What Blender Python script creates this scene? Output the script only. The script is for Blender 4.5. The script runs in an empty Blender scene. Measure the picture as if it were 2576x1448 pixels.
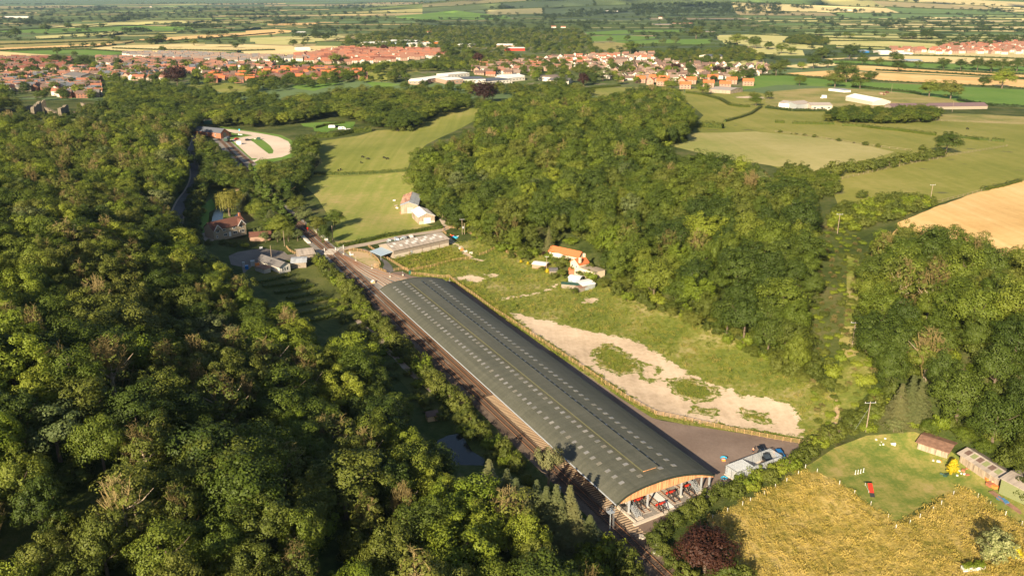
import bpy, math, random
import numpy as np
from mathutils import Vector, Matrix, Euler
from mathutils.geometry import delaunay_2d_cdt
random.seed(7); rng = np.random.default_rng(7)
R = math.radians
sc = bpy.context.scene
COL = sc.collection
# ---------------- camera, world, sun, exposure ----------------
HAZE = 3.2e-5; CAM_H = 110.0; FPX = 2100.0; CX = 1288.0; CY = 724.0; PITCH = math.atan(742 / FPX)
cam = bpy.data.objects.new('camera', bpy.data.cameras.new('camera')); COL.objects.link(cam)
cam.location = (0, 0, CAM_H); cam.rotation_euler = (math.pi / 2 - PITCH, 0, 0)
cam.data.sensor_width = 36; cam.data.lens = 36 * FPX / 2576; cam.data.clip_start = 1; cam.data.clip_end = 60000
sc.camera = cam
SUN_EL = 24.0; SUN_AZ = 24.5   # elevation, and the heading the light travels towards (clockwise from +Y)
w = bpy.data.worlds.new('World'); sc.world = w; w.use_nodes = True
nt = w.node_tree; bgn = nt.nodes['Background']; sky = nt.nodes.new('ShaderNodeTexSky')
sky.sky_type = 'NISHITA'; sky.sun_disc = False; sky.sun_elevation = R(SUN_EL); sky.sun_rotation = R(180 + SUN_AZ)
sky.altitude = 100; sky.dust_density = 1.2
nt.links.new(sky.outputs[0], bgn.inputs[0]); bgn.inputs[1].default_value = 0.05
sl = bpy.data.lights.new('sun', 'SUN'); sl.energy = 5.0; sl.angle = R(0.5); sl.color = (1.0, 0.83, 0.59)
sun = bpy.data.objects.new('sun', sl); COL.objects.link(sun)
_d = Vector((math.sin(R(SUN_AZ)) * math.cos(R(SUN_EL)), math.cos(R(SUN_AZ)) * math.cos(R(SUN_EL)), -math.sin(R(SUN_EL))))
sun.rotation_euler = _d.to_track_quat('-Z', 'Y').to_euler()
sc.view_settings.view_transform = 'Standard'; sc.view_settings.look = 'None'; sc.view_settings.gamma = 1
sc.view_settings.use_curve_mapping = False; sc.view_settings.exposure = 1.28
# ---------------- picture coordinates -> places in the valley ----------------
def plane(x, y, z=0.0):
    u = (x - CX) / FPX; v = (CY - y) / FPX
    d = (u, math.cos(PITCH) + v * math.sin(PITCH), -math.sin(PITCH) + v * math.cos(PITCH))
    t = (z - CAM_H) / d[2]; return (d[0] * t, d[1] * t)
K1 = lambda x, y: (x * .2693, y * .2693)
K2 = lambda x, y: (628.9 + x * .2693, y * .2693)
K3 = lambda x, y: (1257.9 + x * .2693, y * .2693)
K4 = lambda x, y: (1884.3 + x * .2693, y * .2693)
K5 = lambda x, y: (377.4 + x * .1955, 283.0 + y * .1955)
K6 = lambda x, y: (754.7 + x * .1955, 440.3 + y * .1955)
K7 = lambda x, y: (440.3 + x * .1955, 440.3 + y * .1955)
K8 = lambda x, y: (1195.0 + x * .1955, 566.0 + y * .1955)
K9 = lambda x, y: (1383.6 + x * .1955, 1100.6 + y * .1955)
KA = lambda x, y: (1698.0 + x * .1955, 974.8 + y * .1955)
KB = lambda x, y: (2073.0 + x * .2615, 1069.2 + y * .2615)
KC = lambda x, y: (1572.3 + x * .1953, 1195.0 + y * .1953)
KD = lambda x, y: (1006.3 + x * .2832, 1037.7 + y * .2832)
KE = lambda x, y: (1949.7 + x * .2433, 283.0 + y * .2433)
CTRL = [(1600,1448,0),(1288,1000,0),(830,630,0),(610,390,0),(530,325,1),(1200,1130,-.6),(1140,1100,-.8),(1000,900,-.3),(850,750,0),(700,650,0),
 (560,600,0),(560,450,1),(950,480,.5),(900,380,2),(1100,650,0),(1300,720,0),(1700,900,0),(1950,1050,0),(1900,1130,0),(1750,1300,0),(2100,1250,1),
 (2400,1400,1.5),(2200,1150,1),(2400,1150,2.5),(1450,800,0),(1500,1000,0),(1700,1180,0),(1560,1270,0),(1030,700,0),(1250,1080,0),(1380,1150,0),(950,740,0),(2050,1350,0),
 (1150,560,1),(1380,650,1.5),(1500,690,2),(1700,790,2.5),(1950,900,3),(2060,1040,2),(1550,730,1.5),
 (1300,430,12),(1650,560,13),(1900,700,13),(2120,850,9),(2130,700,14),(2110,960,5),
 (1400,330,17),(1700,400,20),(1950,430,21),(2100,480,21),(2300,400,19),(2500,500,21),(2400,560,23),(2560,620,24),(2300,330,13),(2000,280,7),(2500,300,5),
 (1800,330,14),(1600,270,9),(1250,262,8),(1100,330,4),(2300,850,13),(2500,900,19),(2450,1060,8),(2570,1200,4),(2560,1350,2),(2480,750,20),
 (600,720,3),(900,950,3),(1040,1150,2),(1250,1350,2),(1500,1460,1),(480,560,3),(470,430,4),(300,600,18),(450,900,15),(700,1200,12),(1000,1400,9),
 (100,700,30),(200,1000,30),(300,1300,26),(0,1448,26),(0,500,26),(200,400,15),(400,330,6),(100,290,9),(0,250,4),(1300,220,0),(1000,260,2),(700,250,0),
 (500,230,-1),(300,200,-1),(960,175,14),(1100,168,6),(860,195,1),(2100,230,1),(2400,230,0),(1700,235,3),(1500,215,0),(1250,150,-2),(600,150,-2),(1900,150,-2),(0,150,-2),(2576,150,-2)]
_cp = np.array([list(plane(x, y, z)) + [z] for x, y, z in CTRL])
_ring = np.array([[1700 * math.sin(a), 1700 * math.cos(a), -2] for a in np.linspace(-1.2, 1.2, 15)] + [[-400, 100, 35], [-300, 0, 30], [300, 60, 6], [250, 200, 18], [0, 60, 10], [0, -100, 20]])
_cp = np.vstack([_cp, _ring])
_A = np.sqrt(((_cp[:, None, :2] - _cp[None, :, :2]) ** 2).sum(-1) + 18 ** 2)
_W = np.linalg.solve(_A + np.eye(len(_cp)) * -0.5, _cp[:, 2])
BUMPS = [(1780, 30, 5000, 70, 1500, 420), (2350, 30, 5600, 90, 2600, 700), (1430, 30, 5200, 50, 900, 450), (1200, 5, 12000, 70, 9000, 1500), (300, 5, 13500, 60, 6000, 1500), (2300, 5, 9000, 90, 5000, 1200)]
_B = []
for (px, py, dist, hh, sx, sy) in BUMPS:
    X = (px - CX) / math.hypot(FPX, 742) * dist; _B.append((X, dist, hh, sx, sy))
def H(x, y):
    x = np.atleast_1d(np.asarray(x, float)); y = np.atleast_1d(np.asarray(y, float)); out = np.empty(len(x))
    for i in range(0, len(x), 20000):
        xs = x[i:i + 20000]; ys = y[i:i + 20000]
        ph = np.sqrt((xs[:, None] - _cp[None, :, 0]) ** 2 + (ys[:, None] - _cp[None, :, 1]) ** 2 + 18 ** 2)
        z = ph @ _W
        r = np.hypot(xs, ys); b = np.clip((r - 1150) / 450, 0, 1); b = b * b * (3 - 2 * b)
        far = -2.0 * np.ones_like(xs)
        for (X, Y, hh, sx, sy) in _B: far += hh * np.exp(-((xs - X) / sx) ** 2 - ((ys - Y) / sy) ** 2)
        z = z * (1 - b) + far * b
        s, t = axis_st(xs, ys)
        k = np.clip((34 - np.abs(t - 12)) / 10, 0, 1) * np.clip((s + 70) / 30, 0, 1) * np.clip((330 - s) / 60, 0, 1)   # level ground at the railway
        out[i:i + 20000] = z * (1 - k)
    return out
# railway frame: s along the line (away), t to its right, origin at the near left corner of the big shed
AX = R(27.45); OX, OY = 22.6, 158.2
def axis_st(x, y):
    dx = x - OX; dy = y - OY
    return (-dx * math.sin(AX) + dy * math.cos(AX), dx * math.cos(AX) + dy * math.sin(AX))
def st(s, t, z=0.0):
    return Vector((OX - s * math.sin(AX) + t * math.cos(AX), OY + s * math.cos(AX) + t * math.sin(AX), z))
_ts = np.geomspace(60, 20000, 900)
def at(px, py, dz=0.0):
    "point of the land (raised by dz) that the picture shows at px, py"
    u = (px - CX) / FPX; v = (CY - py) / FPX
    d = np.array([u, math.cos(PITCH) + v * math.sin(PITCH), -math.sin(PITCH) + v * math.cos(PITCH)])
    z = CAM_H + d[2] * _ts; g = H(d[0] * _ts, d[1] * _ts) + dz
    k = np.nonzero(z < g)[0]; k = k[0] if len(k) else len(_ts) - 1; k = max(k, 1)
    a, b = _ts[k - 1], _ts[k]; fa = z[k - 1] - g[k - 1]; fb = z[k] - g[k]
    t = a + (b - a) * (fa / (fa - fb) if fa != fb else 1)
    p = d * t; return Vector((p[0], p[1], CAM_H + d[2] * t - dz))
def hz(x, y): return float(H([x], [y])[0])
def proj(x, y, z):
    up = y * math.sin(PITCH) + (z - CAM_H) * math.cos(PITCH); f = y * math.cos(PITCH) - (z - CAM_H) * math.sin(PITCH)
    f = max(f, 1e-3); return CX + FPX * x / f, CY - FPX * up / f, f
def pip(xs, ys, poly):
    ins = np.zeros(len(xs), bool); n = len(poly)
    for i in range(n):
        x1, y1 = poly[i]; x2, y2 = poly[(i + 1) % n]
        if y1 == y2: continue
        c = ((y1 > ys) != (y2 > ys)) & (xs < (x2 - x1) * (ys - y1) / (y2 - y1) + x1); ins ^= c
    return ins
# ---------------- tagging ----------------
def tag(o, label=None, cat=None, group=None, kind=None):
    if label: o['label'] = label
    if cat: o['category'] = cat
    if group: o['group'] = group
    if kind: o['kind'] = kind
    return o
def empty(name, loc, rz=0.0, label=None, cat=None, group=None, scale=1.0):
    o = bpy.data.objects.new(name, None); COL.objects.link(o); o.location = loc; o.rotation_euler = (0, 0, rz)
    o.scale = (scale,) * 3; o.empty_display_size = .1
    return tag(o, label, cat, group)
def link(name, me, parent=None, loc=None, rz=None, scale=None):
    o = bpy.data.objects.new(name, me); COL.objects.link(o)
    if parent: o.parent = parent
    if loc is not None: o.location = loc
    if rz is not None: o.rotation_euler = (0, 0, rz)
    if scale is not None: o.scale = scale if hasattr(scale, '__len__') else (scale,) * 3
    return o
def copy_tree(o, parent=None):
    c = o.copy(); COL.objects.link(c); c.parent = parent
    for ch in list(o.children): copy_tree(ch, c)
    return c
# ---------------- mesh builder ----------------
class MB:
    def __init__(s): s.v = []; s.f = []; s.m = []; s.mi = 0
    def add(s, vs, fs, M=None):
        b = len(s.v)
        s.v += [tuple(M @ Vector(v)) for v in vs] if M is not None else [tuple(v) for v in vs]
        s.f += [tuple(b + i for i in f) for f in fs]; s.m += [s.mi] * len(fs); return s
    def box(s, c, d, rz=0.0, M=None, tilt=None):
        x, y, z = d[0] / 2, d[1] / 2, d[2] / 2
        T = Matrix.Translation(c) @ Matrix.Rotation(rz, 4, 'Z')
        if tilt: T = T @ Matrix.Rotation(tilt[0], 4, tilt[1])
        if M is not None: T = M @ T
        return s.add([(-x,-y,-z),(x,-y,-z),(x,y,-z),(-x,y,-z),(-x,-y,z),(x,-y,z),(x,y,z),(-x,y,z)],
                     [(0,3,2,1),(4,5,6,7),(0,1,5,4),(1,2,6,5),(2,3,7,6),(3,0,4,7)], T)
    def prism(s, prof, y0, y1, M=None):
        "profile of (x, z) pairs, counter-clockwise seen from -y, run from y0 to y1"
        n = len(prof); vs = [(x, y0, z) for x, z in prof] + [(x, y1, z) for x, z in prof]
        fs = [tuple(range(n)), tuple(range(2 * n - 1, n - 1, -1))] + [(i, i + n, (i + 1) % n + n, (i + 1) % n) for i in range(n)]
        return s.add(vs, fs, M)
    def tube(s, pts, r, n=6, M=None, cap=True):
        pts = [Vector(p) for p in pts]; rr = r if hasattr(r, '__len__') else [r] * len(pts); vs = []; fs = []
        for i, p in enumerate(pts):
            d = (pts[min(i + 1, len(pts) - 1)] - pts[max(i - 1, 0)]).normalized()
            a = d.orthogonal().normalized(); b = d.cross(a)
            for k in range(n):
                t = 2 * math.pi * k / n; vs.append(p + (a * math.cos(t) + b * math.sin(t)) * rr[i])
        for i in range(len(pts) - 1):
            for k in range(n): fs.append((i * n + k, i * n + (k + 1) % n, (i + 1) * n + (k + 1) % n, (i + 1) * n + k))
        if cap: fs.append(tuple(range(n - 1, -1, -1))); fs.append(tuple((len(pts) - 1) * n + k for k in range(n)))
        return s.add(vs, fs, M)
    def bar(s, a, b, wd, ht=None, M=None):
        "square bar from a to b"
        a = Vector(a); b = Vector(b); d = b - a; L = d.length
        q = d.to_track_quat('X', 'Z').to_matrix().to_4x4(); T = Matrix.Translation((a + b) / 2) @ q
        if M is not None: T = M @ T
        return s.box((0, 0, 0), (L, wd, ht or wd), M=T)
    def quad(s, a, b, c, d, M=None): return s.add([a, b, c, d], [(0, 1, 2, 3)], M)
    def mesh(s, name, mats, smooth=False):
        me = bpy.data.meshes.new(name); me.from_pydata(s.v, [], s.f)
        for m in (mats if isinstance(mats, (list, tuple)) else [mats]): me.materials.append(m)
        if len(me.materials) > 1: me.polygons.foreach_set('material_index', s.m)
        if smooth: me.polygons.foreach_set('use_smooth', [True] * len(me.polygons))
        me.update(); return me
    def obj(s, name, mats, parent=None, smooth=False, **k): return link(name, s.mesh(name, mats, smooth), parent, **k)
# ---------------- materials ----------------
def newmat(name):
    m = bpy.data.materials.new(name); m.use_nodes = True; n = m.node_tree; return m, n, n.nodes['Principled BSDF']
def plain(name, col, rough=.7, metal=0.0, var=.12, scale=3.0, spec=.3, alpha=1.0, bump=0.0):
    m, n, p = newmat(name); N = n.nodes.new; L = n.links.new
    tc = N('ShaderNodeTexCoord'); no = N('ShaderNodeTexNoise'); no.inputs['Scale'].default_value = scale; no.inputs['Detail'].default_value = 4
    L(tc.outputs['Object'], no.inputs['Vector'])
    mx = N('ShaderNodeMix'); mx.data_type = 'RGBA'; L(no.outputs['Fac'], mx.inputs['Factor'])
    mx.inputs['A'].default_value = tuple(max(0, c * (1 - var * 1.6)) for c in col) + (1,); mx.inputs['B'].default_value = tuple(min(1, c * (1 + var * 1.6)) for c in col) + (1,)
    L(mx.outputs['Result'], p.inputs['Base Color'])
    p.inputs['Roughness'].default_value = rough; p.inputs['Metallic'].default_value = metal; p.inputs['Specular IOR Level'].default_value = spec; p.inputs['Alpha'].default_value = alpha
    if bump:
        b = N('ShaderNodeBump'); b.inputs['Strength'].default_value = bump; b.inputs['Distance'].default_value = .05; L(no.outputs['Fac'], b.inputs['Height']); L(b.outputs[0], p.inputs['Normal'])
    return m
def ramp(n, fac, stops):
    r = n.nodes.new('ShaderNodeValToRGB'); n.links.new(fac, r.inputs[0]); e = r.color_ramp.elements
    while len(e) < len(stops): e.new(.5)
    for i, (p, c) in enumerate(stops): e[i].position = p; e[i].color = tuple(c) + (1,)
    return r.outputs[0]
def land(name, cols, s1=.02, s2=.6, fine=.35, stripes=None, s3=None, bump=0.0, bscale=1.2, attr=None, spots=None):
    "ground cover: cols ramp on broad noise, broken up by finer noise; stripes = (heading, spacing, strength)"
    m, n, p = newmat(name); N = n.nodes.new; L = n.links.new
    g = N('ShaderNodeNewGeometry'); pos = g.outputs['Position']
    def noise(s, d=5, rough=.55, vec=None):
        o = N('ShaderNodeTexNoise'); o.inputs['Scale'].default_value = s; o.inputs['Detail'].default_value = d; o.inputs['Roughness'].default_value = rough; L(vec or pos, o.inputs['Vector']); return o.outputs['Fac']
    a = noise(s1, 6, .6); b = noise(s2, 6, .65)
    ad = N('ShaderNodeMath'); ad.operation = 'MULTIPLY_ADD'; L(b, ad.inputs[0]); ad.inputs[1].default_value = fine; 
    sb = N('ShaderNodeMath'); sb.operation = 'SUBTRACT'; L(a, sb.inputs[0]); sb.inputs[1].default_value = fine / 2; L(sb.outputs[0], ad.inputs[2])
    fac = ad.outputs[0]
    if stripes:
        hd, sp, stg = stripes; mp = N('ShaderNodeMapping'); mp.inputs['Rotation'].default_value = (0, 0, R(hd)); mp.inputs['Scale'].default_value = (1 / sp, .02 / sp, .02)
        L(pos, mp.inputs['Vector']); nn = noise(1.0, 4, .6, mp.outputs[0])
        q = N('ShaderNodeMath'); q.operation = 'MULTIPLY_ADD'; L(nn, q.inputs[0]); q.inputs[1].default_value = stg
        q2 = N('ShaderNodeMath'); q2.operation = 'SUBTRACT'; L(fac, q2.inputs[0]); q2.inputs[1].default_value = stg / 2; L(q2.outputs[0], q.inputs[2]); fac = q.outputs[0]
    k = len(cols); out = ramp(n, fac, [(.3 + .4 * i / max(1, k - 1), c) for i, c in enumerate(cols)])
    if attr:
        at_ = N('ShaderNodeAttribute'); at_.attribute_name = attr
        mx = N('ShaderNodeMix'); mx.data_type = 'RGBA'; mx.blend_type = 'MULTIPLY'; mx.inputs['Factor'].default_value = 1; L(at_.outputs['Color'], mx.inputs['A']); L(out, mx.inputs['B']); out = mx.outputs['Result']
    if spots:
        sc_, th, c = spots; f = noise(sc_, 5, .6); mr = N('ShaderNodeMapRange'); L(f, mr.inputs[0]); mr.inputs[1].default_value = th; mr.inputs[2].default_value = th + .06
        mx = N('ShaderNodeMix'); mx.data_type = 'RGBA'; L(mr.outputs[0], mx.inputs['Factor']); L(out, mx.inputs['A']); mx.inputs['B'].default_value = tuple(c) + (1,); out = mx.outputs['Result']
    L(out, p.inputs['Base Color']); p.inputs['Roughness'].default_value = .95; p.inputs['Specular IOR Level'].default_value = .12
    if bump:
        bn = noise(bscale, 6, .7); bp = N('ShaderNodeBump'); bp.inputs['Strength'].default_value = 1; bp.inputs['Distance'].default_value = bump; L(bn, bp.inputs['Height']); L(bp.outputs[0], p.inputs['Normal'])
    return m
def foliage(name, cols, trans=.14, var=.5, fine=.35):
    "leaf colour: each tree its own shade (Object Info random), each leaf a little different"
    m, n, p = newmat(name); N = n.nodes.new; L = n.links.new
    cols = [tuple(q * w for q, w in zip(c, (.93, .94, .74))) for c in cols]
    oi = N('ShaderNodeObjectInfo'); k = len(cols)
    g = N('ShaderNodeNewGeometry'); no = N('ShaderNodeTexNoise'); no.inputs['Scale'].default_value = .35; no.inputs['Detail'].default_value = 3; L(g.outputs['Position'], no.inputs['Vector'])
    a1 = N('ShaderNodeMath'); a1.operation = 'MULTIPLY_ADD'; L(g.outputs['Random Per Island'], a1.inputs[0]); a1.inputs[1].default_value = fine; a1.inputs[2].default_value = -fine / 2
    a2 = N('ShaderNodeMath'); a2.operation = 'MULTIPLY_ADD'; L(oi.outputs['Random'], a2.inputs[0]); a2.inputs[1].default_value = 1 - fine * .5; L(a1.outputs[0], a2.inputs[2])
    a3 = N('ShaderNodeMath'); a3.operation = 'MULTIPLY_ADD'; L(no.outputs['Fac'], a3.inputs[0]); a3.inputs[1].default_value = .5; a3.inputs[2].default_value = -.12
    a4 = N('ShaderNodeMath'); a4.operation = 'ADD'; L(a2.outputs[0], a4.inputs[0]); L(a3.outputs[0], a4.inputs[1]); a4.use_clamp = True
    c = ramp(n, a4.outputs[0], [(i / max(1, k - 1), q) for i, q in enumerate(cols)])
    L(c, p.inputs['Base Color']); p.inputs['Roughness'].default_value = .6; p.inputs['Specular IOR Level'].default_value = .25
    tr = N('ShaderNodeBsdfTranslucent'); hs = N('ShaderNodeHueSaturation'); hs.inputs['Hue'].default_value = .485; hs.inputs['Value'].default_value = 1.15; L(c, hs.inputs['Color']); L(hs.outputs[0], tr.inputs['Color'])
    ms = N('ShaderNodeMixShader'); ms.inputs[0].default_value = trans; L(p.outputs[0], ms.inputs[1]); L(tr.outputs[0], ms.inputs[2])
    L(ms.outputs[0], n.nodes['Material Output'].inputs['Surface']); return m
# ---------------- ground cover materials ----------------
G = {}
G['wood_floor'] = land('wood_floor', [(.012,.014,.006),(.022,.026,.010),(.035,.034,.015)], .05, .8)
G['scrub_grass'] = land('scrub_grass', [(.028,.042,.010),(.050,.070,.015),(.085,.10,.028),(.13,.12,.05)], .04, .5, .5, bump=.3)
G['weeds'] = land('weeds', [(.085,.115,.020),(.14,.17,.030),(.21,.215,.050),(.34,.29,.13)], .05, .7, .55, bump=.35)
G['pasture'] = land('pasture', [(.16,.18,.033),(.215,.215,.046),(.28,.255,.074)], .012, .25, .45, stripes=(20, 5, .35), spots=(.05, .64, (.12,.12,.05)))
G['meadow'] = land('meadow', [(.15,.175,.032),(.20,.212,.046),(.27,.25,.075)], .012, .2, .3, stripes=(-62, 5, .55))
G['near_pasture'] = land('near_pasture', [(.15,.19,.035),(.22,.235,.055),(.34,.28,.11)], .012, .35, .4, stripes=(-18, 4, .35), spots=(.03, .60, (.34,.27,.12)))
G['mown'] = land('mown', [(.25,.26,.075),(.33,.30,.11),(.40,.35,.15)], .015, .25, .4, stripes=(60, 6, .3))
G['lawn'] = land('lawn', [(.10,.145,.026),(.155,.185,.038),(.26,.235,.065),(.34,.27,.11)], .17, 1.4, .45, stripes=(35, 1.4, .2))
G['green'] = land('green', [(.09,.17,.028),(.12,.21,.035),(.15,.22,.05)], .01, .2, .4, stripes=(80, 8, .3))
G['golden'] = land('golden', [(.12,.13,.022),(.29,.23,.05),(.42,.30,.085),(.50,.36,.12)], .10, .9, .75, stripes=(5, .8, .35), bump=.5, bscale=1.6)
G['wheat'] = land('wheat', [(.54,.34,.13),(.66,.43,.18),(.73,.50,.24)], .02, .5, .4, stripes=(62, 3, .5), bump=.15)
G['straw'] = land('straw', [(.52,.42,.19),(.62,.50,.24),(.68,.56,.30)], .01, .3, .3, stripes=(85, 10, .3))
G['palecrop'] = land('palecrop', [(.36,.37,.12),(.46,.43,.17),(.52,.47,.20)], .01, .3, .3, stripes=(85, 10, .3))
G['roughtan'] = land('roughtan', [(.15,.17,.045),(.27,.24,.08),(.36,.28,.13)], .03, .4, .5)
G['sand'] = land('sand', [(.46,.35,.21),(.60,.47,.30),(.68,.55,.38)], .06, .8, .5, spots=(.16, .63, (.16,.17,.06)), bump=.08)
G['carpark'] = land('carpark', [(.50,.40,.31),(.60,.49,.39),(.66,.56,.45)], .03, .6, .4)
G['yard'] = land('yard', [(.15,.11,.088),(.195,.145,.117),(.25,.19,.155)], .05, 1.4, .4, spots=(.09, .67, (.46,.36,.25)))
G['dark_yard'] = land('dark_yard', [(.12,.105,.095),(.18,.16,.14),(.24,.21,.18)], .06, 1.2, .5)
G['ballast'] = land('ballast', [(.14,.125,.11),(.23,.21,.185),(.31,.285,.25)], .15, 2.2, .6, bump=.06, bscale=6)
G['old_ballast'] = land('old_ballast', [(.07,.05,.038),(.13,.095,.07),(.19,.145,.11)], .12, 2.2, .6, bump=.06, bscale=6)
G['road'] = land('road', [(.085,.08,.078),(.12,.115,.11),(.15,.14,.135)], .05, 1.0, .4)
G['lane'] = land('lane', [(.26,.21,.165),(.35,.285,.225),(.42,.35,.28)], .06, 1.0, .4)
G['concrete'] = land('concrete', [(.40,.35,.29),(.50,.44,.37)], .2, 2, .4)
G['dirt'] = land('dirt', [(.30,.20,.11),(.42,.29,.17),(.22,.24,.08)], .07, .8, .5)
def frayed(name, base, cols, width, s=.5):
    "ground cover whose rim is broken up by plants growing in from outside; 'rim' is the distance to the edge in metres"
    m = land(name, *base[0], **base[1]); n = m.node_tree; N = n.nodes.new; L = n.links.new; p = n.nodes['Principled BSDF']; old = p.inputs['Base Color'].links[0].from_socket
    at_ = N('ShaderNodeAttribute'); at_.attribute_name = 'rim'; g = N('ShaderNodeNewGeometry'); no = N('ShaderNodeTexNoise'); no.inputs['Scale'].default_value = s; no.inputs['Detail'].default_value = 7; no.inputs['Roughness'].default_value = .65; L(g.outputs['Position'], no.inputs['Vector'])
    a = N('ShaderNodeMath'); a.operation = 'MULTIPLY_ADD'; L(at_.outputs['Fac'], a.inputs[0]); a.inputs[1].default_value = .26 / width; L(no.outputs['Fac'], a.inputs[2])
    mr = N('ShaderNodeMapRange'); L(a.outputs[0], mr.inputs[0]); mr.inputs[1].default_value = .55; mr.inputs[2].default_value = .61
    n2 = N('ShaderNodeTexNoise'); n2.inputs['Scale'].default_value = 1.3; n2.inputs['Detail'].default_value = 5; L(g.outputs['Position'], n2.inputs['Vector']); c = ramp(n, n2.outputs['Fac'], [(.35, cols[0]), (.5, cols[1]), (.65, cols[2])])
    mx = N('ShaderNodeMix'); mx.data_type = 'RGBA'; L(mr.outputs[0], mx.inputs['Factor']); L(c, mx.inputs['A']); L(old, mx.inputs['B']); L(mx.outputs['Result'], p.inputs['Base Color']); return m
WD = [(.085,.115,.020),(.14,.17,.030),(.21,.215,.050)]
G['sand'] = frayed('sand', (([(.42,.32,.22),(.55,.425,.30),(.64,.51,.37)], .05, .7, .6), dict(spots=(.14, .70, (.24,.21,.09)), bump=.08, stripes=(40, 2.2, .35))), WD, 2.3)
G['weedpatch'] = frayed('weedpatch', ((WD, .05, .7, .55), dict(bump=.35)), [(.42,.33,.20),(.55,.44,.28),(.62,.50,.33)], 2.6)
SD3 = [(.16,.13,.03),(.25,.21,.055),(.16,.17,.04)]
G['golden'] = frayed('golden', (([(.18,.165,.03),(.31,.25,.06),(.43,.33,.10),(.53,.40,.145)], .10, .9, .75), dict(stripes=(5, .8, .35), bump=.5, bscale=1.6)), SD3, 1.2, .9)
G['dirt'] = frayed('dirt', (([(.34,.24,.13),(.46,.33,.20),(.26,.25,.09)], .07, .8, .5), {}), [(.17,.19,.04),(.25,.23,.07),(.32,.27,.11)], 1.5)
G['lineside'] = land('lineside', [(.06,.075,.02),(.10,.115,.03),(.15,.145,.05)], .06, .8, .5, bump=.3)
G['water'] = None
m, n, p = newmat('pond_water'); p.inputs['Base Color'].default_value = (.022,.022,.016,1); p.inputs['Roughness'].default_value = .12; p.inputs['Specular IOR Level'].default_value = .45
no = n.nodes.new('ShaderNodeTexNoise'); no.inputs['Scale'].default_value = 60; bp = n.nodes.new('ShaderNodeBump'); bp.inputs['Strength'].default_value = .35; bp.inputs['Distance'].default_value = .02
n.links.new(no.outputs[0], bp.inputs['Height']); n.links.new(bp.outputs[0], p.inputs['Normal']); G['water'] = m
G['farmland'] = land('farmland', [(.86,.90,.86),(1,1,1),(1.12,1.08,1.05)], .006, .06, .35, stripes=(88, 14, .3), attr='field_colour')
G['gardens'] = land('gardens', [(.05,.08,.02),(.10,.13,.035),(.20,.17,.12)], .03, .15, .6)
# ---------------- regions of the land, painter's order; each a name, a cover, and an outline ----------------
REG = []
def wp(poly, dz=0.0): return [tuple(at(x, y, dz)[:2]) for x, y in poly]
def reg(name, cover, poly, K=None, raw=False):
    P = [K(*q) for q in poly] if K else poly
    REG.append((name, cover, [tuple(q[:2]) for q in P] if raw else wp(P)))
def ribbon(pts, wd):
    pts = [Vector(p[:2]) for p in pts]; l = []; r = []
    for i, p in enumerate(pts):
        d = (pts[min(i + 1, len(pts) - 1)] - pts[max(i - 1, 0)]).normalized(); nn = Vector((-d.y, d.x)) * wd / 2
        l.append(tuple(p + nn)); r.append(tuple(p - nn))
    return l + r[::-1]
def smooth(pts, k=4):
    pts = [Vector(p) for p in pts]; out = []
    for i in range(len(pts) - 1):
        a, b, c, d = pts[max(i - 1, 0)], pts[i], pts[i + 1], pts[min(i + 2, len(pts) - 1)]
        for j in range(k):
            t = j / k; out.append(.5 * ((2 * b) + (c - a) * t + (2 * a - 5 * b + 4 * c - d) * t * t + (3 * b - a - 3 * c + d) * t ** 3))
    return out + [pts[-1]]
def wave(poly, amp, seed=0, step=6):
    r = random.Random(seed); out = []
    for i in range(len(poly)):
        a = poly[i]; b = poly[(i + 1) % len(poly)]; L = math.hypot(b[0] - a[0], b[1] - a[1]); n = max(1, int(L / step))
        for k in range(n):
            t = k / n; out.append((a[0] + (b[0] - a[0]) * t + r.uniform(-amp, amp), a[1] + (b[1] - a[1]) * t + r.uniform(-amp, amp)))
    return out
FAR_COL = {'L': [((.10,.15,.055),3),((.15,.19,.06),3),((.27,.25,.10),2),((.34,.27,.13),2),((.08,.115,.045),2)],  # left and centre palettes kept darker, with cloud shade put into the colour
           'C': [((.07,.10,.05),4),((.10,.135,.055),3),((.21,.195,.10),2),((.26,.215,.13),1),((.06,.085,.045),3)],
           'R': [((.38,.36,.15),4),((.50,.42,.21),3),((.12,.18,.06),3),((.18,.22,.08),3),((.30,.25,.13),1)]}
FIELDS = []; HEDGES = []
def bsp(poly, zone, r, depth=0):
    # long strips: cut a quad across its longer sides until small enough
    a, b, c, d = [Vector(q) for q in poly]
    u = ((b - a).length + (c - d).length) / 2; v = ((d - a).length + (c - b).length) / 2
    dist = ((a + c) / 2).length; k = max(1.0, dist / 3000) ** .8
    mu, mv = 420 * k, 170 * k
    if u < mu * r.uniform(.8, 1.5) and v < mv * r.uniform(.8, 1.5):
        FIELDS.append((poly, zone)); return
    if u / mu > v / mv:
        t = r.uniform(.38, .62); t2 = t + r.uniform(-.04, .04); e = a.lerp(b, t); f = d.lerp(c, t2); HEDGES.append((e, f))
        bsp((a, e, f, d), zone, r); bsp((e, b, c, f), zone, r)
    else:
        t = r.uniform(.38, .62); t2 = t + r.uniform(-.03, .03); e = a.lerp(d, t); f = b.lerp(c, t2); HEDGES.append((e, f))
        bsp((a, b, f, e), zone, r); bsp((e, f, c, d), zone, r)
rb = random.Random(11)
def rot2(x, y, a): return (x * math.cos(a) - y * math.sin(a), x * math.sin(a) + y * math.cos(a))
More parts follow.
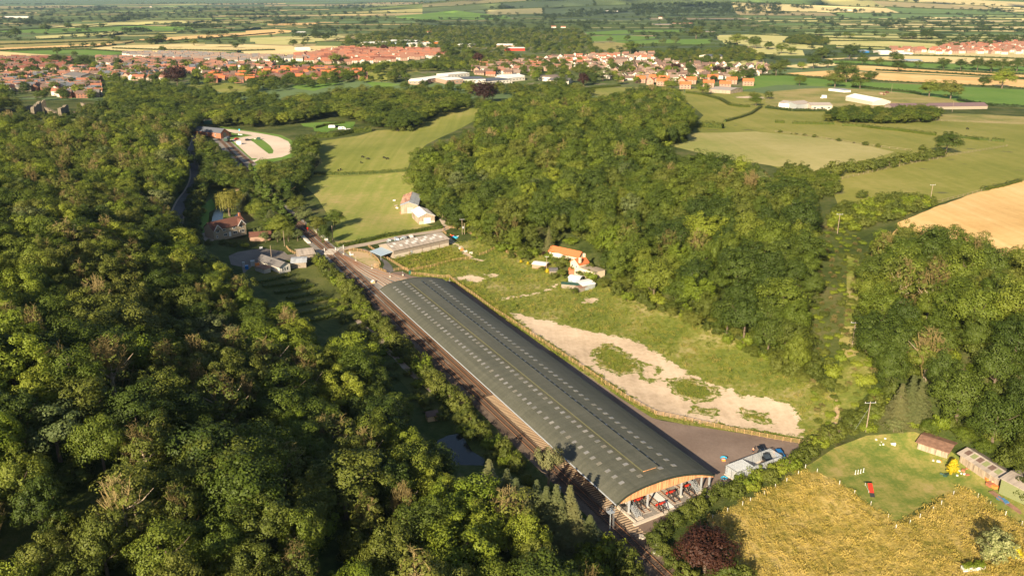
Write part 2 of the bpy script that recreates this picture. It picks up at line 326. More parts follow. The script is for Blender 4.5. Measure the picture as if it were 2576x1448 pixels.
# far plain cut into three sectors of strips, each with its own lie
bsp([Vector((-6500, 1000)), Vector((-150, 1350)), Vector((-900, 9000)), Vector((-12000, 8000))], 'L', rb)
bsp([Vector((-150, 1350)), Vector((700, 1500)), Vector((1800, 9000)), Vector((-900, 9000))], 'C', rb)
bsp([Vector((700, 1500)), Vector((6500, 900)), Vector((12000, 7600)), Vector((1800, 9000))], 'R', rb)
rc = random.Random(5)
def fcol(zone):
    L = FAR_COL[zone]; c = rc.choices([q[0] for q in L], [q[1] for q in L])[0]; k = rc.uniform(.85, 1.15)
    return tuple(min(1, q * k) for q in c)
FIELD_COLS = [fcol(z) for _, z in FIELDS]
for (a, b) in [] : pass
# -- town gardens
reg('town_ground', 'gardens', [(-60,146),(330,132),(720,136),(760,128),(1130,118),(1260,125),(1500,128),(1660,138),(1930,160),(1945,200),(1900,222),(1640,222),(1260,215),(1020,210),(960,205),(880,205),(700,215),(500,205),(380,235),(280,240),(-60,250)])
# -- fields on the plain, left and middle
for c, P in [('straw',[(1030,430),(1360,420),(1800,412),(2569,428),(2569,500),(2200,482),(1700,490),(1200,490),(800,460)]),
  ('green',[(600,455),(800,462),(1190,492),(1000,520),(300,500),(0,478),(0,470),(300,462)]),('straw',[(0,482),(300,504),(560,520),(100,545),(-60,540),(-60,490)]),
  ('wheat',[(1250,372),(1600,348),(2569,288),(2640,300),(2569,322),(1760,372),(1560,386)]),('palecrop',[(220,345),(700,320),(1100,300),(1110,318),(1000,335),(500,362),(220,362)]),
  ('wheat',[(0,450),(420,432),(860,412),(1260,395),(1260,402),(860,436),(380,452),(0,462)]),('roughtan',[(0,395),(500,375),(1000,360),(1100,375),(1240,390),(840,410),(400,430),(0,445)]),
  ('green',[(0,290),(400,270),(800,262),(1300,240),(1900,260),(1700,285),(1110,295),(700,300),(200,318),(0,318)]),
  ('palecrop',[(560,245),(1000,215),(1700,195),(1780,215),(1300,235),(700,262),(420,268)])]:
    reg('field', c, P, K1)
for c, P in [('straw',[(-60,415),(300,430),(760,430),(930,440),(700,470),(580,490),(430,520),(200,510),(-60,505)]),('palecrop',[(0,355),(560,340),(760,325),(890,340),(760,370),(540,400),(340,420),(0,410)]),
  ('wheat',[(-40,290),(240,275),(430,290),(330,310),(120,322),(-40,320)]),('wheat',[(160,225),(700,208),(830,212),(820,222),(400,238),(170,245)]),
  ('green',[(1640,240),(1860,238),(1960,255),(1700,268)]),('green',[(1340,150),(1900,95),(2400,150),(2450,180),(1900,190),(1500,195)])]:
    reg('field', c, P, K2)
for c, P in [('green',[(790,305),(1100,285),(1700,280),(1780,300),(1400,315),(1100,320),(830,330)]),('green',[(830,340),(1150,330),(1520,350),(1300,375),(900,390),(840,385)]),
  ('green',[(1050,390),(1480,372),(1980,365),(1960,415),(1500,425),(1100,410)]),('roughtan',[(840,405),(1050,395),(1370,425),(1200,460),(1100,490),(960,470),(860,430)]),
  ('palecrop',[(2020,330),(2569,318),(2640,330),(2640,440),(2380,440),(2100,410),(2040,370)]),('palecrop',[(1940,585),(2460,560),(2480,610),(2200,610),(1960,590)]),
  ('roughtan',[(310,325),(480,325),(520,345),(440,385),(360,370)]),('green',[(2330,705),(2640,705),(2640,800),(2360,745)])]:
    reg('field', c, P, K3)
for c, P in [('green',[(-60,705),(340,700),(720,738),(1100,768),(1600,792),(2700,845),(2700,1020),(2000,960),(1500,872),(1100,830),(760,812),(300,790),(-60,840)]),
  ('wheat',[(340,685),(790,658),(1180,678),(2700,752),(2700,836),(1600,788),(1100,762),(720,732)]),('wheat',[(850,608),(1250,620),(2700,692),(2700,742),(1180,668),(800,640)]),
  ('green',[(780,568),(1400,580),(2700,632),(2700,684),(1200,612),(800,600)]),('straw',[(700,548),(1300,528),(2700,590),(2700,624),(1400,574),(760,562)]),
  ('straw',[(1380,518),(1700,516),(2700,558),(2700,584),(1500,540)]),('palecrop',[(740,378),(1340,390),(1900,420),(1700,450),(1200,470),(720,432)]),
  ('palecrop',[(0,328),(340,340),(740,360),(1890,398),(1890,412),(720,398),(0,362)]),('palecrop',[(0,385),(330,398),(720,434),(600,462),(100,442)]),
  ('palecrop',[(0,440),(100,445),(500,470),(520,520),(150,520),(0,500)]),('straw',[(300,620),(480,600),(820,590),(840,610),(500,640)])]:
    reg('field', c, P, K4)
# -- pastures on the right-hand upland
reg('pasture', 'pasture', [(1725,222),(1900,232),(2100,262),(2300,292),(2700,300),(2760,420),(2576,455),(2400,500),(2270,545),(2200,560),(2110,520),(2090,470),(1950,420),(1700,350),(1640,340),(1740,320),(1770,290),(1720,250)])
reg('meadow', 'meadow', [(1380,235),(1500,222),(1640,218),(1720,225),(1725,245),(1600,245),(1400,240)])
reg('mown_field', 'mown', [(1610,350),(1690,334),(1900,331),(2050,345),(2160,362),(2250,382),(2200,398),(2120,412),(2060,432),(1950,418),(1800,395),(1700,370)])
reg('rough_pasture', 'roughtan', [(160,860),(500,830),(760,818),(1100,838),(1500,875),(1900,930),(2030,985),(1700,1010),(1200,1030),(700,1040),(300,1020),(150,960)], K4)
reg('rough_pasture', 'roughtan', [(1760,1070),(2000,1060),(2700,1095),(2700,1165),(2300,1150),(1900,1130),(1700,1120)], K4)
reg('wheat_field', 'wheat', wave([tuple(at(x, y)[:2]) for x, y in [(2240,600),(2262,560),(2350,522),(2440,490),(2576,455),(2760,412),(3000,640),(2700,700),(2500,660),(2400,640)]], .6, 3), raw=True)
reg('farm_track', 'sand', [(2190,905),(2350,895),(2470,905),(2480,925),(2200,915)], K3)
# -- meadows behind the wood, the hillock and the paddocks by town
reg('hillock_pasture', 'meadow', [(960,712),(1100,642),(1240,592),(1450,574),(1700,620),(1810,655),(1500,680),(1290,690),(1280,765),(1090,760)], K2)
reg('paddock', 'green', [(360,805),(480,792),(870,762),(760,800),(600,850),(440,830)], K2)
reg('paddock', 'green', [(1080,765),(1300,778),(1410,790),(1300,812),(1150,812)], K2)
reg('paddock', 'meadow', [(1690,800),(1960,775),(2140,778),(2340,800),(2400,850),(2100,870),(1900,835)], K1)
reg('glade', 'roughtan', [(250,1030),(560,1040),(540,1090),(300,1090)], K2)
reg('caravan_field', 'green', [(470,1155),(700,1140),(985,1138),(960,1200),(860,1195),(700,1240),(600,1225),(590,1190),(500,1180)], K2)
reg('meadow', 'meadow', [(785,445),(1022,432),(1035,400),(1075,362),(1200,300),(1240,275),(1270,252),(1215,256),(1150,275),(1100,290),(1060,308),(1040,325),(990,326),(950,328),(900,342),(800,356),(780,385),(800,402),(780,425)])
reg('near_pasture', 'near_pasture', [(760,455),(790,446),(1025,432),(1050,480),(1060,560),(1112,575),(1050,590),(850,620),(838,600),(838,560),(800,500),(770,470)])
# -- car park of the goods shed, far up the line
reg('carpark_verge', 'green', [(900,180),(1100,210),(1300,236),(1500,262),(1690,290),(1830,360),(1890,440),(1880,560),(1750,600),(1560,640),(1430,800),(1290,720),(1230,650),(880,330)], K5)
reg('car_park', 'carpark', wave([tuple(at(*K5(x, y))[:2]) for x, y in [(780,190),(930,208),(1100,225),(1300,250),(1500,283),(1650,312),(1780,372),(1830,450),(1822,520),(1700,572),(1560,592),(1400,612),(1290,658),(1080,470),(1000,350),(1060,345),(1180,320),(1320,295),(1180,270),(1090,268),(1000,240),(900,225)]], .25, 8, 8), raw=True)
reg('grass_island', 'green', [(1270,345),(1390,325),(1470,365),(1550,430),(1590,490),(1580,526),(1530,532),(1420,450),(1330,380)], K5)
reg('grass_strip', 'green', [(1010,365),(1050,350),(1180,470),(1310,590),(1390,588),(1350,612),(1290,612),(1120,460)], K5)
reg('bank', 'dirt', [(2050,560),(2120,530),(2215,600),(2210,650),(2150,700),(2090,730),(2040,640)], K5); reg('water', 'water', [(2055,610),(2110,590),(2160,590),(2185,640),(2150,685),(2100,715),(2060,670)], K5)
# -- the lane on the left of the valley
_rd = smooth([Vector(at(*K5(x, y))[:2]).to_3d() for x, y in [(370,1560),(340,1440),(350,1330),(385,1230),(440,1120),(515,1020),(560,930),(585,850),(585,760),(565,690),(545,610),(545,500),(590,360),(640,240),(720,205),(850,205),(950,215)]], 5)
reg('lane', 'lane', ribbon([p + Vector((0, 0, 0)) for p in _rd], 7.0), raw=True)
reg('road', 'road', ribbon(_rd, 5.2), raw=True)
# -- house, ponds, yard on the left of the line
reg('garden', 'green', [(290,640),(330,400),(470,300),(520,330),(440,480),(430,600),(470,660),(480,740),(300,740)], K7)
reg('bank', 'dirt', [(760,160),(830,165),(920,200),(960,270),(1040,380),(1095,480),(1010,480),(940,430),(850,310),(790,240)], K7)
reg('water', 'water', [(432,590),(440,540),(470,480),(490,400),(515,320),(560,300),(800,350),(880,400),(940,470),(1000,540),(1030,580),(940,610),(700,620),(480,650)], K7)
reg('bank', 'scrub_grass', [(608,500),(615,420),(700,380),(800,390),(810,440),(760,500),(680,515)], K7)
reg('drive', 'lane', [(290,760),(400,735),(500,740),(500,840),(420,870),(360,820)], K7)
reg('yard', 'dark_yard', [(690,1040),(800,990),(1000,955),(1150,945),(1400,980),(1450,1025),(1600,1010),(1800,1030),(1900,1050),(1700,1130),(1500,1250),(1350,1270),(950,1310),(880,1265),(860,1180),(720,1150)], K7)
reg('water', 'water', wave([tuple(at(*KD(x, y))[:2]) for x, y in [(335,235),(430,200),(520,178),(560,210),(600,270),(650,330),(755,400),(740,450),(540,440),(400,440),(330,330)]], .3, 9, 3), raw=True)
# -- right-hand floor of the valley
reg('rough_meadow', 'weeds', [(1030,690),(1110,650),(1125,620),(1200,600),(1380,640),(1420,700),(1540,720),(1700,790),(1850,850),(2000,920),(2110,1000),(2100,1060),(2060,1112),(2010,1110),(1640,1050),(1300,840),(1160,730)])
reg('bank', 'weeds', [(2130,640),(2160,640),(2170,760),(2200,880),(2190,980),(2140,1040),(2080,1060),(2100,980),(2120,860),(2130,740)])
reg('bank', 'roughtan', [(2120,820),(2160,820),(2165,890),(2130,900),(2110,860)])
_sand = [(1268,778),(1340,796),(1405,812),(1450,824),(1530,840),(1610,856),(1655,884),(1715,922),(1775,955),(1835,978),(1885,995),(1975,1003),(2018,1035),(2010,1066),(2030,1104),(1940,1090),(1820,1070),(1660,1046),(1640,1040),(1560,985),(1480,930),(1400,876),(1330,832)]
reg('bare_ground', 'sand', wave([tuple(at(x, y)[:2]) for x, y in _sand], .9, 4, 2.2), raw=True)
for sd, P in enumerate([[(1490,880),(1530,866),(1570,885),(1605,912),(1620,935),(1560,940),(1510,920)],[(1685,955),(1740,955),(1800,975),(1800,998),(1750,1010),(1700,990)],[(1740,1025),(1800,1030),(1790,1042),(1735,1040)],[(1860,1030),(1920,1040),(1940,1062),(1880,1055)]]):
    reg('weed_patch', 'weedpatch', wave([tuple(at(x, y)[:2]) for x, y in P], .8, 20 + sd, 2), raw=True)
for sd, P in enumerate([[(1610,910),(1660,925),(1640,960),(1610,950)],[(1130,700),(1180,690),(1240,700),(1200,712)],[(1470,745),(1505,748),(1500,762),(1460,765)],[(1200,690),(1260,686),(1250,700)]]):
    reg('bare_patch', 'sand', wave([tuple(at(x, y)[:2]) for x, y in P], .5, 40 + sd, 2), raw=True)
reg('path', 'sand', wave(ribbon(smooth([Vector(at(x, y)[:2]).to_3d() for x, y in [(1255,754),(1300,745),(1345,738),(1385,726),(1402,712)]], 3), 2.6), .3, 5, 3), raw=True)
reg('path', 'sand', wave(ribbon(smooth([Vector(at(*K6(x, y))[:2]).to_3d() for x, y in [(1900,800),(1960,860),(2050,920),(2150,1020),(2230,1080),(2380,1095)]], 3), 3.5), .4, 6, 3), raw=True)
reg('path', 'dirt', ribbon(smooth([Vector(at(*KA(x, y))[:2]).to_3d() for x, y in [(1700,-30),(1850,20),(1980,100),(2060,180),(2080,300),(2050,450),(2040,540)]], 3), 1.6), raw=True)
# -- yards and lanes by the shed and the crossing
reg('yard', 'yard', [(917,655),(945,668),(975,690),(990,684),(1010,682),(1035,694),(1085,700),(1120,708),(1130,705),(1160,722),(1225,770),(1290,818),(1400,892),(1480,946),(1560,1000),(1640,1050),(1660,1056),(1740,1070),(1820,1082),(1900,1094),(2020,1116),(2005,1132),(1960,1165),(1850,1196),(1800,1240),(1720,1290),(1620,1345),(1520,1330),(960,735),(880,660),(840,632),(860,628)])
# ballast beds in the railway frame
def stp(L): return [tuple(st(s, t)[:2]) for s, t in L]
reg('ballast', 'old_ballast', stp([(-70,-4.2),(-40,-4.4),(0,-5.0),(40,-5.2),(190,-5.0),(260,-5.5),(400,-2),(560,1),(560,12),(500,13),(450,12.8),(440,7),(400,5),(300,3.8),(190,2),(0,3),(-20,1),(-70,1.5)]), raw=True)
reg('ballast', 'ballast', stp([(250,-5.5),(300,-4.4),(400,-2),(560,1),(560,12),(500,13),(450,12.8),(440,7),(400,5),(300,4),(250,4)]), raw=True)
reg('ballast', 'ballast', stp([(92,-.4),(150,-.6),(200,-4),(240,-5),(330,-4),(330,4.5),(255,4.2),(232,4.6),(215,6.5),(200,9.5),(186,13.5),(170,20),(158,24),(154,24),(154,0),(92,0)]), raw=True)
reg('ballast', 'ballast', stp([(-4.6,2.6),(-3.4,24.2),(158,24.2),(158,3.2),(0,3.2)]), raw=True)
reg('lane', 'lane', ribbon(smooth([Vector(at(*K6(x, y))[:2]).to_3d() for x, y in [(130,1025),(350,985),(520,955),(700,915),(900,880),(1060,845),(1250,805),(1450,765),(1650,738),(1830,705),(1895,660),(1870,600),(1835,540)]], 3), 4.6), raw=True)
reg('tarmac', 'road', [(830,945),(900,975),(1000,1035),(1120,1105),(1175,1160),(1200,1215),(1240,1225),(1140,1262),(1060,1200),(1085,1150),(1050,1095),(960,1030),(850,985),(740,960)], K6)
reg('dirt_plot', 'dirt', [(575,985),(640,968),(780,980),(870,1000),(960,1060),(1015,1120),(1035,1175),(960,1200),(860,1160),(720,1090)], K6)
reg('reed_ground', 'lineside', [(640,665),(700,655),(790,650),(830,700),(880,765),(930,830),(980,885),(1050,960),(1120,1030),(1080,1045),(1010,960),(930,890),(850,850),(760,790),(660,730),(610,690)])
reg('stream_bed', 'lane', wave(ribbon(smooth([Vector(at(817.6 + x * .1955, 691.8 + y * .1955)[:2]).to_3d() for x, y in [(380,520),(440,600),(520,680),(650,740),(720,800),(745,890),(800,960),(900,1050),(1000,1150),(1100,1240),(1240,1370),(1400,1500)]], 3), 1.9), .25, 7, 2), raw=True)
# -- bottom right: lawn and long grass
reg('lawn', 'lawn', [(1990,1190),(2040,1165),(2100,1125),(2180,1095),(2300,1085),(2360,1110),(2440,1170),(2620,1300),(2620,1400),(2400,1260),(2240,1330)])
_gm = [(1775,1300),(1870,1262),(1950,1222),(2010,1188),(2060,1190),(2073,1194),(2104,1208),(2149,1241),(2190,1270),(2235,1302),(2256,1318),(2290,1296),(2334,1270),(2374,1244),(2424,1229),(2460,1247),(2492,1270),(2531,1297),(2580,1325),(2660,1380),(2660,1560),(1780,1560),(1800,1460),(1840,1400)]
reg('long_grass', 'golden', wave([tuple(at(x, y)[:2]) for x, y in _gm], .35, 12, 3), raw=True)
reg('ditch', 'scrub_grass', KB and [(700,925),(820,850),(930,780),(1040,730),(1150,655),(1160,690),(1020,780),(880,860),(730,950)], KB)
# ---------------- one triangulation of the land; every region's outline is an edge of it ----------------
def build_land():
    pts = []; edges = []
    r0 = 75.0
    while r0 < 30000:
        k = .018 if r0 < 1500 else .028
        dth = k; a = -.72
        while a < .72:
            q = r0 * (1 + rng.uniform(-.3, .3) * k); pts.append((q * math.sin(a + rng.uniform(-.3, .3) * dth), q * math.cos(a))); a += dth
        r0 *= 1 + k
    for a in np.arange(-math.pi, math.pi, .12):
        for r in (20, 60, 120, 250, 500, 1000, 2500, 6000, 14000, 30000):
            if abs(a) > .75 or r < 70: pts.append((r * math.sin(a), r * math.cos(a)))
    sx = [P for n_, c, P in REG if c in ('sand', 'weedpatch', 'golden', 'dirt') and math.hypot(*P[0]) < 420]
    X, Y = np.meshgrid(np.arange(-130, 175, 1.6), np.arange(110, 400, 1.6)); X = X.ravel() + rng.uniform(-.5, .5, X.size); Y = Y.ravel() + rng.uniform(-.5, .5, Y.size); kk = np.zeros(len(X), bool)
    for P in sx: kk |= pip(X, Y, P)
    pts += list(zip(X[kk].tolist(), Y[kk].tolist()))
    def addpoly(P):
        b = len(pts); Q = []
        for i in range(len(P)):
            x1, y1 = P[i][:2]; x2, y2 = P[(i + 1) % len(P)][:2]; L = math.hypot(x2 - x1, y2 - y1)
            n = max(1, min(60, int(L / (.03 * max(80, math.hypot((x1 + x2) / 2, (y1 + y2) / 2))))))
            for k in range(n): Q.append((x1 + (x2 - x1) * k / n, y1 + (y2 - y1) * k / n))
        pts.extend(Q)
        for i in range(len(Q)): edges.append((b + i, b + (i + 1) % len(Q)))
    for P, z in FIELDS: addpoly(P)
    for nme, c, P in REG: addpoly(P)
    r = delaunay_2d_cdt([Vector(p) for p in pts], edges, [], 0, 1e-4)
    V = np.array([tuple(v) for v in r[0]]); F = np.array([f for f in r[2] if len(f) == 3])
    Z = H(V[:, 0], V[:, 1])
    rr = np.hypot(V[:, 0], V[:, 1]); Z += np.where(rr > 9000, 0, 0)
    cen = V[F].mean(1); lab = np.full(len(F), -1); fld = np.full(len(F), -1)
    for i, (P, z) in enumerate(FIELDS): fld[pip(cen[:, 0], cen[:, 1], [tuple(q) for q in P])] = i
    for i, (nme, c, P) in enumerate(REG): lab[pip(cen[:, 0], cen[:, 1], P)] = i
    # ponds and their banks lie level and low
    for i, (nme, c, P) in enumerate(REG):
        if nme == 'water':
            idx = np.unique(F[lab == i]); Z[idx] = Z[idx].min() - .15
    def rim(co, lb):
        P = REG[lb][2]; d = np.full(len(co), 1e9); Q = [P] + [REG[j][2] for j in range(lb + 1, len(REG))]
        for k, R_ in enumerate(Q):
            A = np.array(R_)[:, :2]; lo = A.min(0) - 12; hi = A.max(0) + 12
            if k and not ((co[:, 0] > lo[0]) & (co[:, 0] < hi[0]) & (co[:, 1] > lo[1]) & (co[:, 1] < hi[1])).any(): continue
            B = np.roll(A, -1, 0)
            for a, b in zip(A, B):
                ab = b - a; t = np.clip(((co - a) @ ab) / (ab @ ab + 1e-9), 0, 1); d = np.minimum(d, np.hypot(*(co - a - t[:, None] * ab).T))
        return np.minimum(d, 8)
    def mk(name, sel, mat, cols=None, lb=None):
        f = F[sel]; u, inv = np.unique(f, return_inverse=True); f = inv.reshape(-1, 3)
        me = bpy.data.meshes.new(name); co = np.column_stack([V[u], Z[u]])
        me.from_pydata(co.tolist(), [], f.tolist()); me.materials.append(mat); me.polygons.foreach_set('use_smooth', [True] * len(f))
        if cols is not None:
            ca = me.attributes.new('field_colour', 'FLOAT_COLOR', 'CORNER'); ca.data.foreach_set('color', np.repeat(cols, 3, axis=0).astype('f').ravel())
        if lb is not None and REG[lb][1] in ('sand', 'weedpatch', 'golden', 'dirt'): a = me.attributes.new('rim', 'FLOAT', 'POINT'); a.data.foreach_set('value', rim(V[u], lb).astype('f'))
        me.update(); o = link(name, me); o['kind'] = 'structure'; return o
    rest = lab < 0; far = rest & (cen[:, 1] > 900) & (np.abs(cen[:, 0]) < 12000)
    nearr = rest & ~far
    mk('ground', nearr, G['scrub_grass'])
    fc = np.array([list(c) + [1] for c in FIELD_COLS] + [[.11, .16, .065, 1]]); mk('farmland', far, G['farmland'], fc[fld[far]])
    for i, (nme, c, P) in enumerate(REG):
        if (lab == i).any(): mk(nme, lab == i, G[c], lb=i)
build_land()
# ---------------- vegetation: prototype meshes ----------------
BARK = plain('bark', (.14, .105, .075), .9, var=.3, scale=6)
PALEBARK = plain('pale_bark', (.34, .27, .19), .9, var=.3, scale=6)
FOL = {
 'green': foliage('leaf_green', [(.050,.076,.009),(.078,.112,.013),(.112,.145,.018),(.155,.180,.026)]),
 'deep': foliage('leaf_deep', [(.034,.056,.009),(.054,.082,.012),(.080,.108,.016)]),
 'lime': foliage('leaf_lime', [(.10,.145,.012),(.145,.185,.018),(.20,.225,.028)]),
 'olive': foliage('leaf_olive', [(.070,.092,.014),(.100,.120,.020),(.140,.148,.030)]),
 'grey': foliage('leaf_grey', [(.08,.11,.040),(.12,.145,.055),(.155,.17,.075)]),
 'copper': foliage('leaf_copper', [(.022,.010,.009),(.045,.017,.013),(.075,.028,.018)]),
 'spruce': foliage('needle_spruce', [(.085,.105,.045),(.125,.140,.065),(.175,.170,.085)], .15),
 'thuja': foliage('leaf_thuja', [(.045,.075,.012),(.065,.10,.016),(.09,.125,.02)], .15),
 'yellow': foliage('leaf_yellow', [(.42,.33,.015),(.55,.42,.02),(.62,.50,.03)]),
 'pale': foliage('leaf_variegated', [(.16,.18,.07),(.34,.34,.18),(.50,.48,.30)], fine=.9),
 'willow': foliage('leaf_willow', [(.14,.135,.025),(.19,.18,.035),(.24,.215,.05)]),
 'twig': foliage('dead_twigs', [(.13,.10,.045),(.20,.15,.07),(.27,.205,.105)], .05),
 'hedge': foliage('leaf_hedge', [(.055,.075,.012),(.085,.105,.018),(.12,.135,.026)]),
 'far': foliage('leaf_far', [(.022,.040,.012),(.034,.054,.014),(.052,.072,.018)]),
}
def leafmesh(name, C, Nn, size, mat, seed=0, asp=.75, extra=None):
    "one quad per leaf clump: centres C, facing Nn"
    g = np.random.default_rng(seed); n = len(C)
    Nn = Nn + g.normal(0, .24, (n, 3)); Nn /= np.linalg.norm(Nn, axis=1, keepdims=True) + 1e-9
    a = np.cross(Nn, g.normal(0, 1, (n, 3))); a /= np.linalg.norm(a, axis=1, keepdims=True) + 1e-9; b = np.cross(Nn, a)
    s = (size * g.uniform(.6, 1.3, (n, 1))) / 2; a *= s; b *= s * asp
    V = np.stack([C - a * .9, C - b * 1.0 + a * .15, C + a, C + b * .9 + a * .1], 1).reshape(-1, 3)
    F = np.arange(4 * n).reshape(-1, 4)
    me = bpy.data.meshes.new(name); me.vertices.add(4 * n); me.vertices.foreach_set('co', V.astype('f').ravel())
    me.loops.add(4 * n); me.loops.foreach_set('vertex_index', F.ravel().astype('i')); me.polygons.add(n); me.polygons.foreach_set('loop_start', np.arange(0, 4 * n, 4).astype('i'))
    me.materials.append(mat); me.update(calc_edges=True); return me
def clumps(seed, R_, H_, z0, nc, nl, kind='round', lump=.30):
    g = np.random.default_rng(seed); C = []; Nn = []
    lob = g.normal(0, 1, (5, 3)); lob /= np.linalg.norm(lob, axis=1, keepdims=True)
    cz = (z0 + 1) / 2 * H_; rz = (1 - z0) / 2 * H_
    for i in range(nc):
        d = g.normal(0, 1, 3); d[2] = abs(d[2]) * .9 - .35 if g.random() < .75 else d[2]; d /= np.linalg.norm(d)
        k = 1 + .75 * max(0, (lob @ d).max() - .6) - .22 * max(0, -(lob @ d).min() - .6) - .10 * g.random(); rr = k * (g.uniform(.62, 1.0) if g.random() < .8 else g.uniform(.2, .6))
        w = 1.0
        if kind == 'cone': w = .35 + .65 * (1 - (d[2] + 1) / 2)
        c = np.array([d[0] * R_ * rr * w, d[1] * R_ * rr * w, cz + d[2] * rz * rr])
        cr = lump * R_ * g.uniform(.6, 1.25)
        e = g.normal(0, 1, (nl, 3)); e[:, 2] = e[:, 2] * .9 + .35; e /= np.linalg.norm(e, axis=1, keepdims=True)
        rad = cr * g.uniform(.7, 1.05, (nl, 1)); P = c + e * rad * np.array([1, 1, .8]); C.append(P); Nn.append(e * .8 + d * .5)
    return np.vstack(C), np.vstack(Nn)
def trunk(name, Hh, r, seed=0, mat=None, limbs=6, spread=.55):
    g = random.Random(seed); b = MB(); top = Hh * .62
    b.tube([(0, 0, -1.2), (g.uniform(-.1, .1), 0, Hh * .2), (g.uniform(-.3, .3), g.uniform(-.3, .3), top)], [r * 1.25, r, r * .45], 6)
    for i in range(limbs):
        a = g.uniform(0, 6.28); z = Hh * g.uniform(.25, .55); L = Hh * spread * g.uniform(.4, .7)
        b.tube([(0, 0, z), (math.cos(a) * L * .5, math.sin(a) * L * .5, z + L * .35), (math.cos(a) * L * .85, math.sin(a) * L * .85, z + L * .8)], [r * .45, r * .28, r * .1], 4)
    return b.mesh(name, mat or BARK)
def twigs(name, R_, H_, z0, n, seed, mat, wd=.05):
    "bare upright branches fanning out of the crown"
    g = random.Random(seed); b = MB()
    for i in range(n):
        a = g.uniform(0, 6.28); rr = R_ * math.sqrt(g.random()) * .95; x, y = math.cos(a) * rr, math.sin(a) * rr
        zt = H_ * (z0 + (1 - z0) * math.sqrt(max(0, 1 - (rr / R_) ** 2)) * g.uniform(.85, 1.08)); zb = zt - H_ * g.uniform(.18, .35)
        p0 = Vector((x * .55, y * .55, zb)); p1 = Vector((x, y, zt)); b.tube([p0, p0.lerp(p1, .5) + Vector((g.uniform(-.2, .2), g.uniform(-.2, .2), 0)), p1], [wd * 1.6, wd, wd * .5], 3, cap=False)
        for k in range(6):
            q = p0.lerp(p1, g.uniform(.25, .95)); e = q + Vector((g.uniform(-1, 1), g.uniform(-1, 1), g.uniform(.2, 1.3))) * R_ * .2
            b.tube([q, e], [wd * .8, wd * .35], 3, cap=False)
            for kk in range(2):
                q2 = q.lerp(e, g.uniform(.4, 1)); b.tube([q2, q2 + Vector((g.uniform(-1, 1), g.uniform(-1, 1), g.uniform(.1, 1))) * R_ * .12], [wd * .6, wd * .3], 3, cap=False)
    return b.mesh(name, mat)
def conifer_mesh(name, R_, H_, seed, mat, lv=28, droop=.28, z0=.06, nb=15, leaf=.50):
    g = np.random.default_rng(seed); C = []; Nn = []
    for i in range(lv):
        f = i / lv; z = H_ * (z0 + (1 - z0) * f); r = R_ * (1 - f) ** 1.0 + .12; m = max(4, int(nb * (1 - f * .6)))
        for k in range(m):
            a = 2 * math.pi * (k + g.random()) / m; L = r * g.uniform(.75, 1.12); q = max(2, int(L / .35))
            for j in range(q):
                u = (j + .6) / q; rr = L * u
                for s in (-1, 1, 0):
                    w = .24 * L * (1 - u * .6) * s
                    C.append([math.cos(a) * rr - math.sin(a) * w, math.sin(a) * rr + math.cos(a) * w, z - droop * rr * (1.1 - .3 * u) + .25 * u * u * L * .4])
                    Nn.append([math.cos(a) * .45, math.sin(a) * .45, .9])
    return leafmesh(name, np.array(C), np.array(Nn) * 2, leaf, mat, seed, .6)
PROTO = {}   # kind -> list of (crown mesh, trunk mesh, reference radius, reference height)
def proto(kind, seeds, fol, R_, H_, z0=.10, nc=80, nl=75, leaf=.5, lump=.30, mode='round', bark=None, dead=0, trunk_r=.28):
    out = []
    for sd in seeds:
        C, Nn = clumps(sd, R_, H_, z0, nc, nl, mode, lump)
        me = leafmesh(kind + '_crown', C, Nn, leaf, FOL[fol], sd)
        if dead:
            tw = twigs('tw', R_ * .95, H_ * 1.02, z0, dead, sd, FOL['twig']); me.materials.append(FOL['twig'])
            import bmesh
            bm = bmesh.new(); bm.from_mesh(me); n0 = len(bm.faces); bm.from_mesh(tw); bm.faces.ensure_lookup_table()
            for f in bm.faces[n0:]: f.material_index = 1
            bm.to_mesh(me); bm.free()
        out.append((me, trunk(kind + '_trunk', H_, trunk_r, sd, bark), R_, H_))
    PROTO[kind] = out
proto('broad', [1, 2, 3, 4], 'green', 5.2, 13.5, nc=72, nl=150, leaf=.37, lump=.31)
proto('deep', [5, 6, 7], 'deep', 5.0, 13.5, nc=72, nl=150, leaf=.37, lump=.31)
proto('lime', [8, 9], 'lime', 5.0, 12.5, nc=85, nl=120, leaf=.37, lump=.27)
proto('olive', [10, 11, 12], 'olive', 4.8, 12.5, nc=75, nl=130, leaf=.37)
proto('grey', [13, 14], 'grey', 4.2, 12.0, nc=70, nl=75, leaf=.42)
proto('ash', [15, 16, 17], 'olive', 4.2, 13.0, nc=52, nl=60, leaf=.42, dead=30, bark=PALEBARK, lump=.24)
proto('bare', [18, 19], 'olive', 3.8, 12.0, nc=16, nl=45, leaf=.4, dead=60, bark=PALEBARK, lump=.22)
proto('copper', [20, 21], 'copper', 5.0, 11.5, nc=95, nl=85, leaf=.44, z0=.08)
proto('bush', [22, 23, 24], 'hedge', 2.6, 4.2, z0=-.15, nc=45, nl=60, leaf=.38, lump=.34, trunk_r=.1)
proto('limebush', [25], 'lime', 2.4, 4.0, z0=-.15, nc=40, nl=60, leaf=.36, lump=.34, trunk_r=.1)
proto('yellow', [26], 'yellow', 1.9, 4.6, z0=-.05, nc=60, nl=60, leaf=.28, lump=.25, mode='cone', trunk_r=.1)
proto('pale', [27], 'pale', 3.2, 7.0, z0=.02, nc=75, nl=80, leaf=.34, lump=.26)
PROTO['spruce'] = [(conifer_mesh('spruce_crown', 3.0, 14.0, s, FOL['spruce']), trunk('spruce_trunk', 16, .22, s, limbs=0), 3.0, 14.0) for s in (30, 31)]
proto('thuja', [33, 34], 'thuja', 1.8, 11.0, z0=-.05, nc=95, nl=60, leaf=.36, lump=.34, mode='cone', trunk_r=.15)
